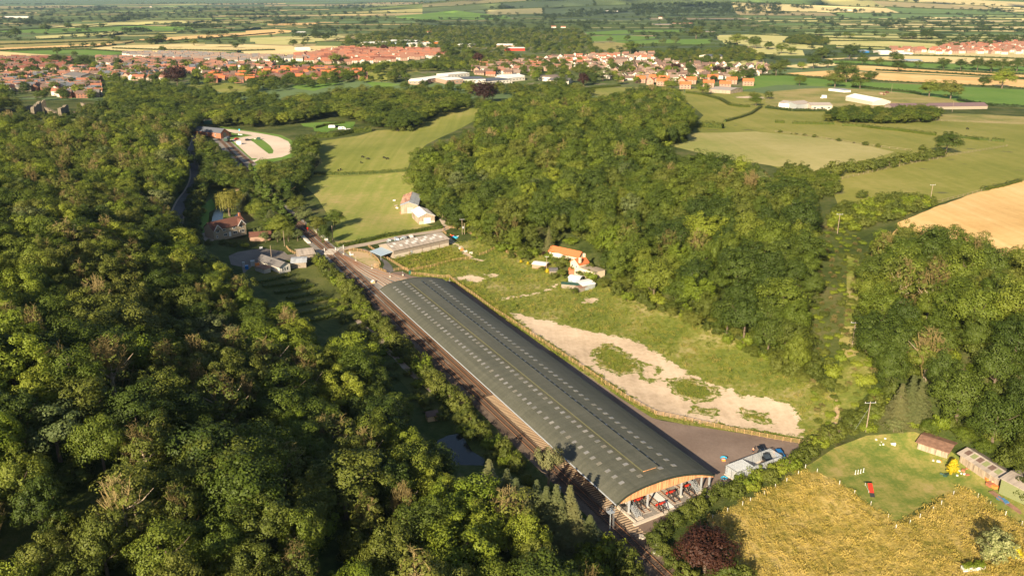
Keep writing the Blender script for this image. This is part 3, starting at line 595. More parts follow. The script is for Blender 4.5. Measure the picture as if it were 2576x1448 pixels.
proto('pine', [36], 'spruce', 3.2, 12.0, z0=.5, nc=45, nl=80, leaf=.4, lump=.3)
# weeping willow: a dome with hanging strands
_C, _N = clumps(40, 5.0, 11.5, .35, 60, 60, 'round', .26); _g = np.random.default_rng(3); _c2 = []; _n2 = []
for i in range(230):
    a = _g.uniform(0, 6.28); r = 5.0 * math.sqrt(_g.uniform(.15, 1)); zt = 11 * (.6 + .3 * math.sqrt(1 - min(.99, (r / 5.2) ** 2))); L = _g.uniform(2.5, 6.5)
    for j in range(int(L / .25)): _c2.append([math.cos(a) * r + _g.normal(0, .08), math.sin(a) * r + _g.normal(0, .08), zt - j * .25]); _n2.append([math.cos(a), math.sin(a), .2])
PROTO['willow'] = [(leafmesh('willow_crown', np.vstack([_C, _c2]), np.vstack([_N, _n2]), .38, FOL['willow'], 4, .6), trunk('willow_trunk', 10, .4, 4), 5.0, 11.5)]
# small far ones
proto('far', [50, 51, 52, 53], 'far', 5.0, 11.0, z0=.0, nc=26, nl=16, leaf=1.15, lump=.34)
proto('farlit', [54, 55], 'green', 5.0, 11.0, z0=.0, nc=26, nl=18, leaf=1.1, lump=.34)
proto('tuft', [60, 61, 62], 'hedge', .9, 1.0, z0=-.3, nc=7, nl=16, leaf=.28, lump=.4, trunk_r=.02)
# ---------------- single trees ----------------
LOOK = {'broad': ('mid green broadleaf tree', 'tree'), 'deep': ('dark green broadleaf tree', 'tree'), 'lime': ('yellow-green leafy tree', 'tree'), 'olive': ('olive green broadleaf tree', 'tree'),
        'grey': ('grey-green soft-leaved tree', 'tree'), 'ash': ('thin ash tree with bare tan twigs at the top', 'tree'), 'bare': ('nearly leafless tree with tan branches', 'tree'), 'copper': ('dark purple copper beech', 'tree'),
        'bush': ('rounded green bush', 'bush'), 'limebush': ('bright green bush', 'bush'), 'yellow': ('golden yellow conifer', 'tree'), 'pale': ('cream variegated tree', 'tree'), 'spruce': ('grey-green spruce with drooping boughs', 'tree'),
        'thuja': ('narrow bright green conifer', 'tree'), 'pine': ('bare-stemmed pine with a round head', 'tree'), 'willow': ('golden-green weeping willow', 'tree'), 'far': ('dark round tree', 'tree'), 'farlit': ('green round tree', 'tree')}
NAMES = {'bush': 'bush', 'limebush': 'bush', 'spruce': 'spruce_tree', 'thuja': 'conifer_tree', 'pine': 'pine_tree', 'willow': 'willow_tree', 'copper': 'copper_beech_tree', 'yellow': 'golden_conifer', 'bare': 'bare_tree', 'ash': 'ash_tree'}
nthings = 0
def tree(kind, p, R_=None, Hh=None, label=None, group=None, parts=True, name=None, g=random):
    me, tr, r0, h0 = g.choice(PROTO[kind]); sx = (R_ or r0) / r0; sz = (Hh or h0) / h0
    nm = name or NAMES.get(kind, 'broadleaf_tree'); z = p[2]
    if parts:
        e = empty(nm, (p[0], p[1], z), g.uniform(0, 6.28), label, LOOK[kind][1], group); e.scale = (sx, sx * g.uniform(.92, 1.08), sz)
        link('crown', me, e); link('trunk', tr, e); return e
    o = link(nm, me, None, (p[0], p[1], z), g.uniform(0, 6.28), (sx, sx, sz)); return tag(o, label, LOOK[kind][1], group)
# ---------------- masses: one object, many small instances ----------------
def instancer(name, kinds, P):
    "P rows: x, y, z, scale_xy, scale_z, kind index, rotation"
    if not len(P): return
    col = bpy.data.collections.new(name + '_shapes'); idx0 = []; n = 0
    for k in kinds:
        idx0.append((n, len(PROTO[k]), PROTO[k][0][2], PROTO[k][0][3]))
        for i, (me, tr, r0, h0) in enumerate(PROTO[k]):
            o = bpy.data.objects.new('%03d' % n, me); col.objects.link(o); n += 1
    P = np.array(P, float); me = bpy.data.meshes.new(name); me.vertices.add(len(P)); me.vertices.foreach_set('co', P[:, :3].astype('f').ravel())
    ids = np.array([idx0[int(k)][0] + (i * 7) % idx0[int(k)][1] for i, k in enumerate(P[:, 5])], 'i')
    sr = np.array([idx0[int(k)][2] for k in P[:, 5]]); sh = np.array([idx0[int(k)][3] for k in P[:, 5]])
    S = np.column_stack([P[:, 3] / sr, P[:, 3] / sr, P[:, 4] / sh]).astype('f')
    a = me.attributes.new('scl', 'FLOAT_VECTOR', 'POINT'); a.data.foreach_set('vector', S.ravel())
    a = me.attributes.new('rot', 'FLOAT', 'POINT'); a.data.foreach_set('value', P[:, 6].astype('f'))
    a = me.attributes.new('idx', 'INT', 'POINT'); a.data.foreach_set('value', ids)
    o = link(name, me); o['kind'] = 'stuff'
    ng = bpy.data.node_groups.new(name, 'GeometryNodeTree')
    ng.interface.new_socket('Geometry', in_out='INPUT', socket_type='NodeSocketGeometry'); ng.interface.new_socket('Geometry', in_out='OUTPUT', socket_type='NodeSocketGeometry')
    N = ng.nodes.new; L = ng.links.new
    i = N('NodeGroupInput'); u = N('NodeGroupOutput'); m2p = N('GeometryNodeMeshToPoints'); iop = N('GeometryNodeInstanceOnPoints'); ci = N('GeometryNodeCollectionInfo')
    ci.inputs['Collection'].default_value = col; ci.inputs['Separate Children'].default_value = True; ci.inputs['Reset Children'].default_value = True
    def na(nn, t):
        x = N('GeometryNodeInputNamedAttribute'); x.data_type = t; x.inputs['Name'].default_value = nn; return x.outputs['Attribute']
    L(i.outputs[0], m2p.inputs['Mesh']); L(m2p.outputs[0], iop.inputs['Points']); L(ci.outputs[0], iop.inputs['Instance']); iop.inputs['Pick Instance'].default_value = True
    L(na('idx', 'INT'), iop.inputs['Instance Index']); L(na('scl', 'FLOAT_VECTOR'), iop.inputs['Scale'])
    cx = N('ShaderNodeCombineXYZ'); L(na('rot', 'FLOAT'), cx.inputs['Z']); L(cx.outputs[0], iop.inputs['Rotation']); L(iop.outputs[0], u.inputs[0])
    md = o.modifiers.new('grow', 'NODES'); md.node_group = ng; return o
def poisson(poly, d, seed=0, clear=()):
    g = random.Random(seed); xs = [p[0] for p in poly]; ys = [p[1] for p in poly]; area = (max(xs) - min(xs)) * (max(ys) - min(ys))
    n = int(area / d / d * 6); X = np.array([g.uniform(min(xs), max(xs)) for _ in range(n)]); Y = np.array([g.uniform(min(ys), max(ys)) for _ in range(n)])
    k = pip(X, Y, poly); 
    for c in clear: k &= ~pip(X, Y, c)
    X = X[k]; Y = Y[k]; cell = {}; out = []; cs = d
    for x, y in zip(X, Y):
        cx, cy = int(x // cs), int(y // cs); ok = True
        for i in (-1, 0, 1):
            for j in (-1, 0, 1):
                for q in cell.get((cx + i, cy + j), ()):
                    if (q[0] - x) ** 2 + (q[1] - y) ** 2 < d * d: ok = False; break
                if not ok: break
            if not ok: break
        if ok: cell.setdefault((cx, cy), []).append((x, y)); out.append((x, y))
    return out
def wpoly(P, dz=6, K=None): return [tuple(at(*(K(*q) if K else q[:2]), q[2] if len(q) > 2 else dz)[:2]) for q in P]
LANE = [tuple(q) for q in ribbon(_rd, 11)]
# the woods: outline (at canopy height), spacing, mix, height range, words for the labels
WOODS = [
 ('hillside_wood', [(1600,1520),(1545,1400),(1440,1345),(1330,1280),(1210,1215),(1130,1185),(1090,1150),(1065,1080),(1030,1020),(985,960),(940,905),(860,850),(770,795),(650,735),(585,690),(520,640),(470,600),(440,560),(425,510),(450,460),(480,400),(505,355),(500,320),(470,295),(420,290),(380,270),(300,262),(270,295),(60,300),(-150,262),(-500,700),(-700,1500)],
  6.9, [('broad',28),('deep',16),('olive',20),('lime',20),('grey',4),('ash',18),('bare',4)], (9, 14.5), 'hillside wood on the left'),
 ('middle_wood', [(1040,405),(1060,385),(1090,362),(1140,345),(1205,330),(1212,290),(1250,265),(1290,242),(1400,232),(1500,245),(1640,222),(1690,232),(1745,285),(1720,318),(1640,335),(1610,345),(1690,378),(1800,402),(1950,438),(2040,470),(2050,505),(2030,560),(2050,640),(2050,760),(2038,860),(2000,940,1),(1960,915,1),(1840,845,1),(1700,785,1),(1580,722,1),(1530,690,1),(1520,655,1),(1490,618,1),(1440,606,1),(1380,612,1),(1300,632,1),(1200,600,1),(1130,565,1),(1085,520,3),(1045,470,5)],
  7.0, [('broad',36),('deep',30),('olive',16),('lime',6),('grey',2),('ash',6),('bare',1)], (9, 17), 'wood on the far side of the valley'),
 ('right_wood', [(2180,635),(2200,590),(2290,572),(2340,568),(2400,590),(2450,570),(2485,600),(2500,645),(2560,628),(2700,640),(2700,1150),(2600,1260,0),(2480,1165,0),(2400,1110,0),(2340,1075,0),(2250,1000,1),(2200,940,2),(2190,880),(2180,720)],
  7.0, [('broad',34),('deep',38),('olive',14),('lime',3),('ash',6),('bare',2)], (10, 17), 'wood at the right edge'),
 ('town_side_wood', [(600,275),(660,258),(740,240),(800,235),(860,222),(950,215),(1010,222),(1170,228),(1190,245),(1240,258),(1200,262,2),(1150,278,2),(1100,292,2),(1060,310,2),(1040,325,2),(990,325,2),(950,322,2),(890,300,2),(840,288,2),(790,300,2),(700,312,2),(620,318,2),(560,305,2),(540,290)],
  9.0, [('broad',36),('deep',30),('olive',20),('lime',5),('ash',4)], (8, 14), 'wood between the meadow and the town'),
 ('castle_wood', [(-150,250),(60,245),(150,262),(250,252),(290,240),(340,225),(480,240),(560,252),(620,262),(560,275),(500,292),(470,305),(400,285),(260,268,3),(230,262,3),(60,268,3),(-150,290,3)],
  9.5, [('broad',34),('deep',36),('olive',20),('lime',6)], (8, 14), 'trees round the castle ruins'),
 ('lane_side_wood', [(500,345),(530,350),(575,385),(610,420),(640,470),(690,520),(735,590,4),(700,600,2),(660,560,2),(620,520,2),(600,480,2),(560,468,2),(535,460,2),(505,480,2),(495,430),(482,400)],
  6.6, [('broad',30),('deep',34),('olive',20),('spruce',8)], (6, 11), 'scrub between the lane and the railway'),
 ('siding_wood', [(735,345),(765,330),(795,345),(790,380),(780,420,3),(770,452,3),(755,470,3),(765,500,3),(810,545,3),(830,585,3),(810,600,2),(770,560,2),(730,510,2),(690,470,3),(665,440),(655,405),(700,405),(735,395),(750,370)],
  6.8, [('broad',34),('deep',34),('olive',22),('grey',4)], (8, 13), 'trees between the railway and the meadow'),
]
CLEAR = [LANE, wpoly([(60,255),(245,255),(245,300),(60,300)], 2)]
cands = []
gw = random.Random(21)
for wi, (wn, P, d, mix, (h0, h1), words) in enumerate(WOODS):
    poly = wpoly(P, 11)
    pts = poisson(poly, d, 100 + wi, CLEAR); X = np.array([p[0] for p in pts]); Y = np.array([p[1] for p in pts]); Z = H(X, Y)
    kinds = [m[0] for m in mix]; ws = [m[1] for m in mix]
    for x, y, z in zip(X, Y, Z):
        if y < 45: continue
        s_, t_ = axis_st(x, y)
        if -40 < s_ < 340 and -9 < t_ < 33: continue
        # drifts of one kind: neighbours tend to match
        f = math.sin(x * .045 + wi) + math.cos(y * .037 + x * .02)
        k = gw.choices(kinds, [w_ * (1 + .8 * math.sin(f * 2.1 + i * 2.4)) for i, w_ in enumerate(ws)])[0]
        u_ = gw.random(); R_ = d * (.52 + .56 * u_ ** 1.3); hh = h0 + (h1 - h0) * min(1, max(0, .25 + .6 * u_ + gw.uniform(-.25, .25)))
        if k in ('ash', 'bare'): hh *= 1.08; R_ *= .85
        px, py, dep = proj(x, y, z + hh * .7); cands.append((R_ / dep if (-60 < px < 2640 and -60 < py < 1500) else 0, wi, k, x, y, z, R_, hh, px, py))
cands.sort(key=lambda c: -c[0])
SIDE = lambda px, py: ('lower ' if py > 960 else 'upper ' if py < 480 else '') + ('left' if px < 860 else 'middle' if px < 1720 else 'right')
def height_word(hh): return 'tall ' if hh > 14.2 else 'small ' if hh < 11.3 else ''
single = [c for c in cands[:205]]; mass = cands[205:]
# what each single tree stands next to, for its label
LAND = [(1150,1120,'the dark pond'),(700,690,'the yard'),(890,850,'the reed beds'),(1600,1400,'the single track'),(2300,1150,'the rusty shed'),(860,930,'the small copper beech'),(280,1440,'the bottom edge'),(60,1100,'the left edge'),(2540,900,'the right edge'),
        (1400,1300,'the row of spruces'),(560,560,'the stone house'),(1450,700,'the cottage'),(2130,850,'the power line clearing'),(1700,800,'the weedy meadow'),(700,1440,'the bottom edge'),(1100,1440,'the bottom edge'),(500,1000,'mid slope'),(2450,1130,'the long shed'),(1050,430,'the barns')]
SHORT = {'broad': 'mid green tree', 'deep': 'dark green tree', 'lime': 'yellow-green tree', 'olive': 'olive green tree', 'grey': 'grey-green tree', 'ash': 'twig-tipped ash tree', 'bare': 'nearly bare tree', 'spruce': 'spruce'}
NB = {'broad': 'mid green', 'deep': 'dark green', 'lime': 'yellow-green', 'olive': 'olive', 'grey': 'grey-green', 'ash': 'twiggy', 'bare': 'bare', 'spruce': 'spruce'}
seen = {}
for (sz, wi, k, x, y, z, R_, hh, px, py) in single:
    lm = min(LAND, key=lambda l: (l[0] - px) ** 2 + (l[1] - py) ** 2)[2]
    o = [c for c in single if c[3] != x]; o.sort(key=lambda c: (c[8] - px) ** 2 + (c[9] - py) ** 2); lab = None
    for c in o[:6]:
        dx, dy = px - c[8], py - c[9]; rel = ('right of' if dx > 0 else 'left of') if abs(dx) > abs(dy) else ('in front of' if dy > 0 else 'behind')
        la = '%s%s %s a %s one, by %s' % (height_word(hh), SHORT[k], rel, NB[c[2]], lm)
        if la not in seen: lab = la; break
        lab = lab or la
    seen[lab] = 1
    tree(k, (x, y, z), R_, hh, lab, 'trees of the ' + WOODS[wi][5], g=gw)
KI = ['broad', 'deep', 'lime', 'olive', 'grey', 'ash', 'bare', 'spruce']
for wi, W in enumerate(WOODS):
    instancer(W[0], KI, [(x, y, z, R_, hh, KI.index(k), gw.uniform(0, 6.28)) for (sz, w2, k, x, y, z, R_, hh, px, py) in mass if w2 == wi])
# undergrowth so the wood floor is not seen bare
U = []
for wi, W in enumerate(WOODS[:5]):
    for x, y in poisson(wpoly(W[1], 11), 6.5, 300 + wi, CLEAR):
        s_, t_ = axis_st(x, y)
        if -40 < s_ < 340 and -7 < t_ < 33: continue
        if y > 700 or y < 45: continue
        U.append((x, y, hz(x, y), gw.uniform(2.2, 3.6), gw.uniform(2.5, 6), 0 if gw.random() < .8 else 1, gw.uniform(0, 6)))
instancer('undergrowth', ['bush', 'limebush'], U)
# ---------------- building materials ----------------
M = {}
def P_(k, *a, **b): M[k] = plain(k, *a, **b)
P_('rail', (.30,.155,.085), .55, metal=.3, var=.25, scale=2); P_('sleeper', (.085,.06,.045), .9, var=.4, scale=4); P_('new_sleeper', (.40,.30,.20), .9, var=.3, scale=2)
P_('concrete_sleeper', (.36,.31,.26), .9, var=.2); P_('roof_green', (.066,.072,.050), .55, var=.07, scale=.25, spec=.35); P_('roof_edge', (.035,.042,.030), .5); P_('gutter', (.42,.44,.47), .4)
P_('monitor_side', (.10,.10,.048), .6, var=.1); P_('louvre', (.012,.018,.024), .4); P_('skylight', (.20,.195,.185), .35, var=.15, scale=8, spec=.5); P_('skylight_frame', (.15,.15,.135), .5)
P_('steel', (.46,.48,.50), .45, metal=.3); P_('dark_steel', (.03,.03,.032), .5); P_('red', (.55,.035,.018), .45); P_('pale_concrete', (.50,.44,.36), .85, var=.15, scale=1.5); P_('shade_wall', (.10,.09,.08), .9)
P_('fence_wood', (.40,.26,.13), .8, var=.25, scale=4); P_('white', (.66,.66,.64), .6, var=.04); P_('offwhite', (.66,.62,.54), .7, var=.08); P_('galv', (.42,.45,.47), .4, metal=.4)
P_('asbestos', (.34,.295,.26), .85, var=.22, scale=1.2); P_('clear_sheet', (.55,.55,.53), .4, var=.1); P_('cladding', (.27,.225,.18), .8, var=.25, scale=1.5); P_('rust_sheet', (.22,.125,.085), .8, var=.4, scale=1.2)
P_('blue_sheet', (.30,.38,.46), .5, var=.1); P_('block', (.50,.43,.35), .9, var=.15); P_('stone', (.33,.27,.19), .9, var=.35, scale=3); P_('lime_stone', (.60,.50,.36), .9, var=.2, scale=3)
P_('red_tile', (.125,.055,.038), .85, var=.3, scale=4); P_('pantile', (.50,.135,.05), .8, var=.22, scale=3); P_('brick', (.34,.135,.075), .85, var=.25, scale=5); P_('slate', (.10,.11,.13), .6, var=.2, scale=4)
P_('glass', (.03,.04,.05), .08, var=.0, spec=.8); P_('black_paint', (.008,.010,.012), .15, spec=.6, var=.0); P_('blue_paint', (.012,.13,.36), .2, spec=.6, var=.0); P_('tyre', (.015,.015,.015), .8); P_('silver', (.35,.35,.35), .3, metal=.6, var=0)
P_('hivis', (.85,.22,.04), .7, var=.05); P_('skin', (.50,.30,.21), .6, var=.03); P_('trousers', (.02,.025,.04), .8); P_('hair', (.03,.02,.015), .8); P_('pole_wood', (.30,.23,.165), .9, var=.2); P_('orange', (.75,.25,.06), .7)
P_('blue_pipe', (.05,.40,.62), .5); P_('green_box', (.02,.12,.09), .5); P_('dark_green', (.03,.07,.05), .5); P_('tan_wood', (.55,.38,.20), .8); P_('cow', (.012,.010,.010), .8); P_('bale', (.45,.33,.16), .9); P_('cream', (.70,.62,.48), .8); P_('olive_wall', (.20,.22,.10), .8, var=.12)
P_('tail_red', (.5,.02,.02), .3); P_('amber', (.85,.45,.05), .5); P_('tarp', (.06,.16,.30), .6)
def corrug(name, col, var=.2, axis='X', sp=.35, rough=.7, streak=(.1,)):
    m, n, p = newmat(name); N = n.nodes.new; L = n.links.new; tc = N('ShaderNodeTexCoord'); mp = N('ShaderNodeMapping'); L(tc.outputs['Object'], mp.inputs['Vector'])
    mp.inputs['Scale'].default_value = {'X': (1 / sp, .25, .25), 'Y': (.25, 1 / sp, .25)}[axis]; no = N('ShaderNodeTexNoise'); no.inputs['Scale'].default_value = 1; no.inputs['Detail'].default_value = 3; L(mp.outputs[0], no.inputs['Vector'])
    c = ramp(n, no.outputs['Fac'], [(.3, [q * (1 - var * 1.5) for q in col]), (.5, col), (.7, [min(1, q * (1 + var)) for q in col])]); L(c, p.inputs['Base Color']); p.inputs['Roughness'].default_value = rough; p.inputs['Specular IOR Level'].default_value = .3
    return m
# the shed roof: felt in wide sheets with lap lines, faint streaks and dusty patches
m, n, p = newmat('roof_green'); N = n.nodes.new; L = n.links.new; tc = N('ShaderNodeTexCoord')
mp = N('ShaderNodeMapping'); mp.inputs['Scale'].default_value = (.9, .05, .9); L(tc.outputs['Object'], mp.inputs['Vector']); n1 = N('ShaderNodeTexNoise'); n1.inputs['Scale'].default_value = .6; n1.inputs['Detail'].default_value = 6; L(mp.outputs[0], n1.inputs['Vector'])
mp2 = N('ShaderNodeMapping'); mp2.inputs['Scale'].default_value = (.06, 1.2, .06); L(tc.outputs['Object'], mp2.inputs['Vector']); n2 = N('ShaderNodeTexNoise'); n2.inputs['Scale'].default_value = 1; n2.inputs['Detail'].default_value = 3; L(mp2.outputs[0], n2.inputs['Vector'])
n3 = N('ShaderNodeTexNoise'); n3.inputs['Scale'].default_value = 2.5; n3.inputs['Detail'].default_value = 6; L(tc.outputs['Object'], n3.inputs['Vector'])
a1 = N('ShaderNodeMath'); a1.operation = 'ADD'; L(n1.outputs[0], a1.inputs[0]); L(n2.outputs[0], a1.inputs[1]); a2 = N('ShaderNodeMath'); a2.operation = 'ADD'; L(a1.outputs[0], a2.inputs[0]); L(n3.outputs[0], a2.inputs[1]); a3 = N('ShaderNodeMath'); a3.operation = 'DIVIDE'; L(a2.outputs[0], a3.inputs[0]); a3.inputs[1].default_value = 3
L(ramp(n, a3.outputs[0], [(.38, (.062,.064,.047)), (.5, (.080,.081,.060)), (.62, (.102,.102,.078))]), p.inputs['Base Color']); p.inputs['Roughness'].default_value = .62; p.inputs['Specular IOR Level'].default_value = .35; M['roof_green'] = m
M['planks'] = corrug('planks', (.62,.30,.145), .35, 'X', .35)

# ---------------- tracks ----------------

def path_pts(pts):
    return [st(s, t, 0) for s, t in pts]
def resample(P, d):
    out = [P[0].copy()]; acc = 0
    for i in range(len(P) - 1):
        L = (P[i + 1] - P[i]).length; u = d - acc
        while u <= L: out.append(P[i].lerp(P[i + 1], u / L)); u += d
        acc = (acc + L) % d if u > L else acc
        acc = L - (u - d)
    return out
SLEEPER = {}
for nm, mt, dd in (('timber', 'sleeper', (2.5, .26, .14)), ('concrete', 'concrete_sleeper', (2.5, .26, .14)), ('new', 'new_sleeper', (2.5, .28, .16))):
    SLEEPER[nm] = MB().box((0, 0, 0), dd).mesh('sleeper', M[mt])
def track(label, pts, sl='timber', single=(0, 0), rails=True, group='railway tracks', rail_s=None, z=.0, spacing=.65, name='railway_track', yc=None):
    "pts in the railway frame; sleepers between single[0] and single[1] metres of s are parts of their own, the rest are one part"
    C = smooth([Vector((s, t, 0)) for s, t in pts], 6); C = resample(C, spacing)
    root = empty(name, st(C[0].x, C[0].y, 0), 0, label, 'railway track', group); inv = root.location
    def hgt(p): return z + max(0, hz(p.x, p.y)) if False else z
    left, right = [], []; many = MB(); n = 0
    for i, c in enumerate(C):
        d = (C[min(i + 1, len(C) - 1)] - C[max(i - 1, 0)]).normalized(); nrm = Vector((-d.y, d.x, 0)); w_ = st(c.x, c.y, 0)
        w2 = st(c.x + d.x, c.y + d.y, 0); hd = math.atan2(w2.y - w_.y, w2.x - w_.x); gz = hz(w_.x, w_.y) + z
        if single[0] <= c.x <= single[1]:
            o = link('sleeper', SLEEPER[sl], root, w_ - inv + Vector((random.uniform(-.03, .03), 0, gz + .05)), hd + math.pi / 2 + random.uniform(-.02, .02)); n += 1
        else: many.box(tuple(w_ - inv + Vector((0, 0, gz + .05))), (2.5, .26, .14), rz=hd + math.pi / 2)
        if rail_s is None or rail_s[0] <= c.x <= rail_s[1]:
            for L_, sg in ((left, 1), (right, -1)):
                q = st(c.x + nrm.x * .75 * sg, c.y + nrm.y * .75 * sg, 0); L_.append(q - inv + Vector((0, 0, gz + .2)))
    if many.v: o = many.obj('sleepers', SLEEPER[sl].materials[0], root); o['kind'] = 'stuff'
    if rails:
        for P in (left, right):
            P = P[::3] + [P[-1]]; b = MB()
            for i in range(len(P) - 1): b.bar(P[i], P[i + 1] + (P[i + 1] - P[i]).normalized() * .02, .10, .16)
            b.obj('rail', M['rail'], root)
    return root
track('running line of rusty rails left of the long green shed, in tree shade', [(-75,-1.4),(-40,-1.45),(-20,-1.5),(40,-1.75),(110,-1.75),(180,-1.7),(228,-1.25),(250,-1.6),(275,-1.5),(300,-1.0)], 'timber', (-32, 95))
track('rusty siding beside the shed eaves that stops halfway down the shed', [(67,1.65),(110,1.65),(165,1.55),(200,1.6),(229,2.0),(250,1.75),(275,1.4),(300,1.3)], 'timber', (67, 130), name='railway_siding')
track('row of loose pale sleepers without rails beside the shed eaves', [(-8,1.5),(30,1.65),(66,1.65)], 'new', (-9, 67), rails=False, spacing=.8, name='sleeper_row')
track('single line curving on towards the goods shed', [(300,-1.0),(340,.2),(400,2.0),(470,4.2),(540,5.4),(600,4.0)], 'timber')
track('right-hand line towards the goods shed', [(300,1.3),(318,.9),(345,.9)], 'timber')
for nm, tt, t2 in (('first', 7.7, 5.0), ('second', 11.3, 6.6), ('third', 16.2, 8.6), ('fourth', 21.0, 10.6)):
    e = {7.7: -2, 11.3: -4, 16.2: -2.2, 21.0: -2.2}[tt]
    track('%s track from the left inside the shed, fanning from the crossing' % nm, [(e, tt), (20, tt), (80, tt), (140, tt), (160, tt * .97), (176, t2 + (tt - t2) * .62), (192, t2 * .93), (208, 2.2 + (t2 - 2.2) * .45), (222, 2.6), (229, 2.2)], 'concrete', (-5, 6), group='tracks of the carriage shed')
track('goods shed siding on a pale gravel strip', [(455,10.7),(500,10.2),(556,9.2)], 'timber', group='railway tracks')
# ---------------- the long arched shed ----------------
ARC = [(0,3.85),(.9,4.45),(2.2,5.15),(3.6,5.62),(5.3,5.98),(7.2,6.25),(9.2,6.42),(11.4,6.52),(13.9,6.55),(16.2,6.38),(18.4,6.1),(20.2,5.75),(21.9,5.35),(23.7,4.83),(25.4,4.22),(26.1,3.95),(27.6,3.3)]
def arc(t):
    for (a, za), (b, zb) in zip(ARC, ARC[1:]):
        if a <= t <= b: return za + (zb - za) * (t - a) / (b - a)
    return ARC[-1][1]
SROOT = empty('carriage_shed', st(0, 13.8, 0), 0, 'very long railway carriage shed with a curved dark green roof and timber gable', 'shed')
SROOT.rotation_euler = (0, 0, AX)   # local x across to the right, local y away from the camera
SP = lambda s, t, z: Vector((t - 13.8, s, z))
def roof_panel(s0, s1, tmax, name='roof_panel'):
    b = MB(); pr = [(t, z) for t, z in ARC if t <= tmax]
    if pr[-1][0] < tmax: pr.append((tmax, arc(tmax)))
    prof = [(t - 13.8, z) for t, z in pr] + [(t - 13.8, z - .22) for t, z in pr[::-1]]
    n = len(pr)
    vs = [(x, y, z) for y in (s0, s1) for x, z in prof]; m = len(prof); fs = []
    for i in range(m): fs.append((i, (i + 1) % m, (i + 1) % m + m, i + m))
    for i in range(n - 1): fs.append((i, m - 1 - i, m - 2 - i, i + 1)); fs.append((m + i, m + i + 1, 2 * m - 2 - i, 2 * m - 1 - i))
    b.add(vs, fs); return b.obj(name, M['roof_green'], SROOT)
ss = [-.9, 24, 53, 81.5, 110, 134, 157.6]
for a, b_ in zip(ss, ss[1:]): roof_panel(a, b_ - .04, 27.6 if b_ < 82 else 26.1)
# verge trim along the two curved ends
for s0, nm in ((-.98, 'verge_trim'), (157.6, 'verge_trim')):
    b = MB(); tm = 27.62 if s0 < 0 else 26.1; pr = [(t, z) for t, z in ARC if t <= tm]
    for (a, za), (c, zc) in zip(pr, pr[1:]): b.bar(SP(s0, a, za - .08), SP(s0, c + .01, zc - .08), .14, .42)
    b.obj(nm, M['roof_edge'], SROOT)
MB().bar(SP(-.9, -.1, 3.76), SP(157.6, -.1, 3.76), .2, .16).obj('gutter', M['gutter'], SROOT)
MB().bar(SP(-.9, .12, 3.5), SP(157.6, .12, 3.5), .1, .5).obj('eaves_board', M['roof_edge'], SROOT)
b = MB(); b.bar(SP(-.9, 27.68, 3.2), SP(81.4, 27.68, 3.2), .14, .2); b.bar(SP(81.6, 26.2, 3.85), SP(157.6, 26.2, 3.85), .14, .2); b.obj('gutter', M['roof_edge'], SROOT)
# raised ridge monitor
b = MB(); b.mi = 0; b.box(tuple(SP(78.2, 12.35, 6.98)), (4.35, 149.2, .14)); b.obj('monitor_roof', M['roof_green'], SROOT)
MB().box(tuple(SP(78.2, 10.45, 6.62)), (.12, 148.2, .62)).obj('monitor_side', M['monitor_side'], SROOT)
MB().box(tuple(SP(78.2, 14.2, 6.55)), (.12, 148.2, .7)).obj('monitor_louvre', M['louvre'], SROOT)
for y in (3.98, 152.4): MB().box(tuple(SP(y, 12.32, 6.68)), (3.6, .12, .48)).obj('monitor_end', M['planks'], SROOT)
# skylights in four rows, ten to a bay
SKY = MB(); SKY.mi = 0; SKY.box((0, 0, .0), (1.24, .98, .10)); skf = SKY.mesh('skylight', M['skylight_frame'])
SKG = MB()
for i in range(4): SKG.box((-.43 + i * .287, 0, .06), (.25, .84, .03))
skg = SKG.mesh('pane', M['skylight'])
SKV = [skg]
for q, c_ in enumerate([(.15,.15,.14), (.25,.24,.22), (.18,.165,.13), (.22,.22,.22)]):
    mm = skg.copy(); mm.materials[0] = plain('skylight_pane', c_, .35, var=.2, scale=6, spec=.5); SKV.append(mm)
cnt = 0
for row, t in enumerate((4.15, 8.85, 14.95, 18.95)):
    sl_ = (arc(t + .4) - arc(t - .4)) / .8; k = 0; y = 152.6 if row != 1 else 155.0
    if row == 3: y = 152.8
    j = 0
    while y > 1.2:
        o = link('skylight', skf, SROOT, SP(y, t, arc(t) + .06)); o.rotation_euler = (0, -math.atan(sl_), 0); link('pane', SKV[(cnt * 7 + row) % 5 if cnt % 3 else 0], o); cnt += 1
        j += 1; y -= 2.79 if j % 10 else 3.62
# gable boarding: boards stand side by side between the arch and a level bottom
for s0, sg in ((-.62, 1), (157.1, -1)):
    tm = 27.3 if s0 < 0 else 25.9; t = .35; wd = .42 if s0 < 0 else 1.2; j = 0
    while t < tm:
        c = t + wd / 2; zt = min(arc(max(0, t)), arc(min(t + wd, 27.6))) - .2
        low = 3.55 + c * .02 if c < 22.8 else 4.0 - (c - 22.8) * .27
        low = min(low, zt - .25)
        MB().box(tuple(SP(s0 + (.02 if j % 2 else -.01), c, (zt + low) / 2)), (wd - .03, .08, zt - low)).obj('board', M['planks'], SROOT); t += wd; j += 1
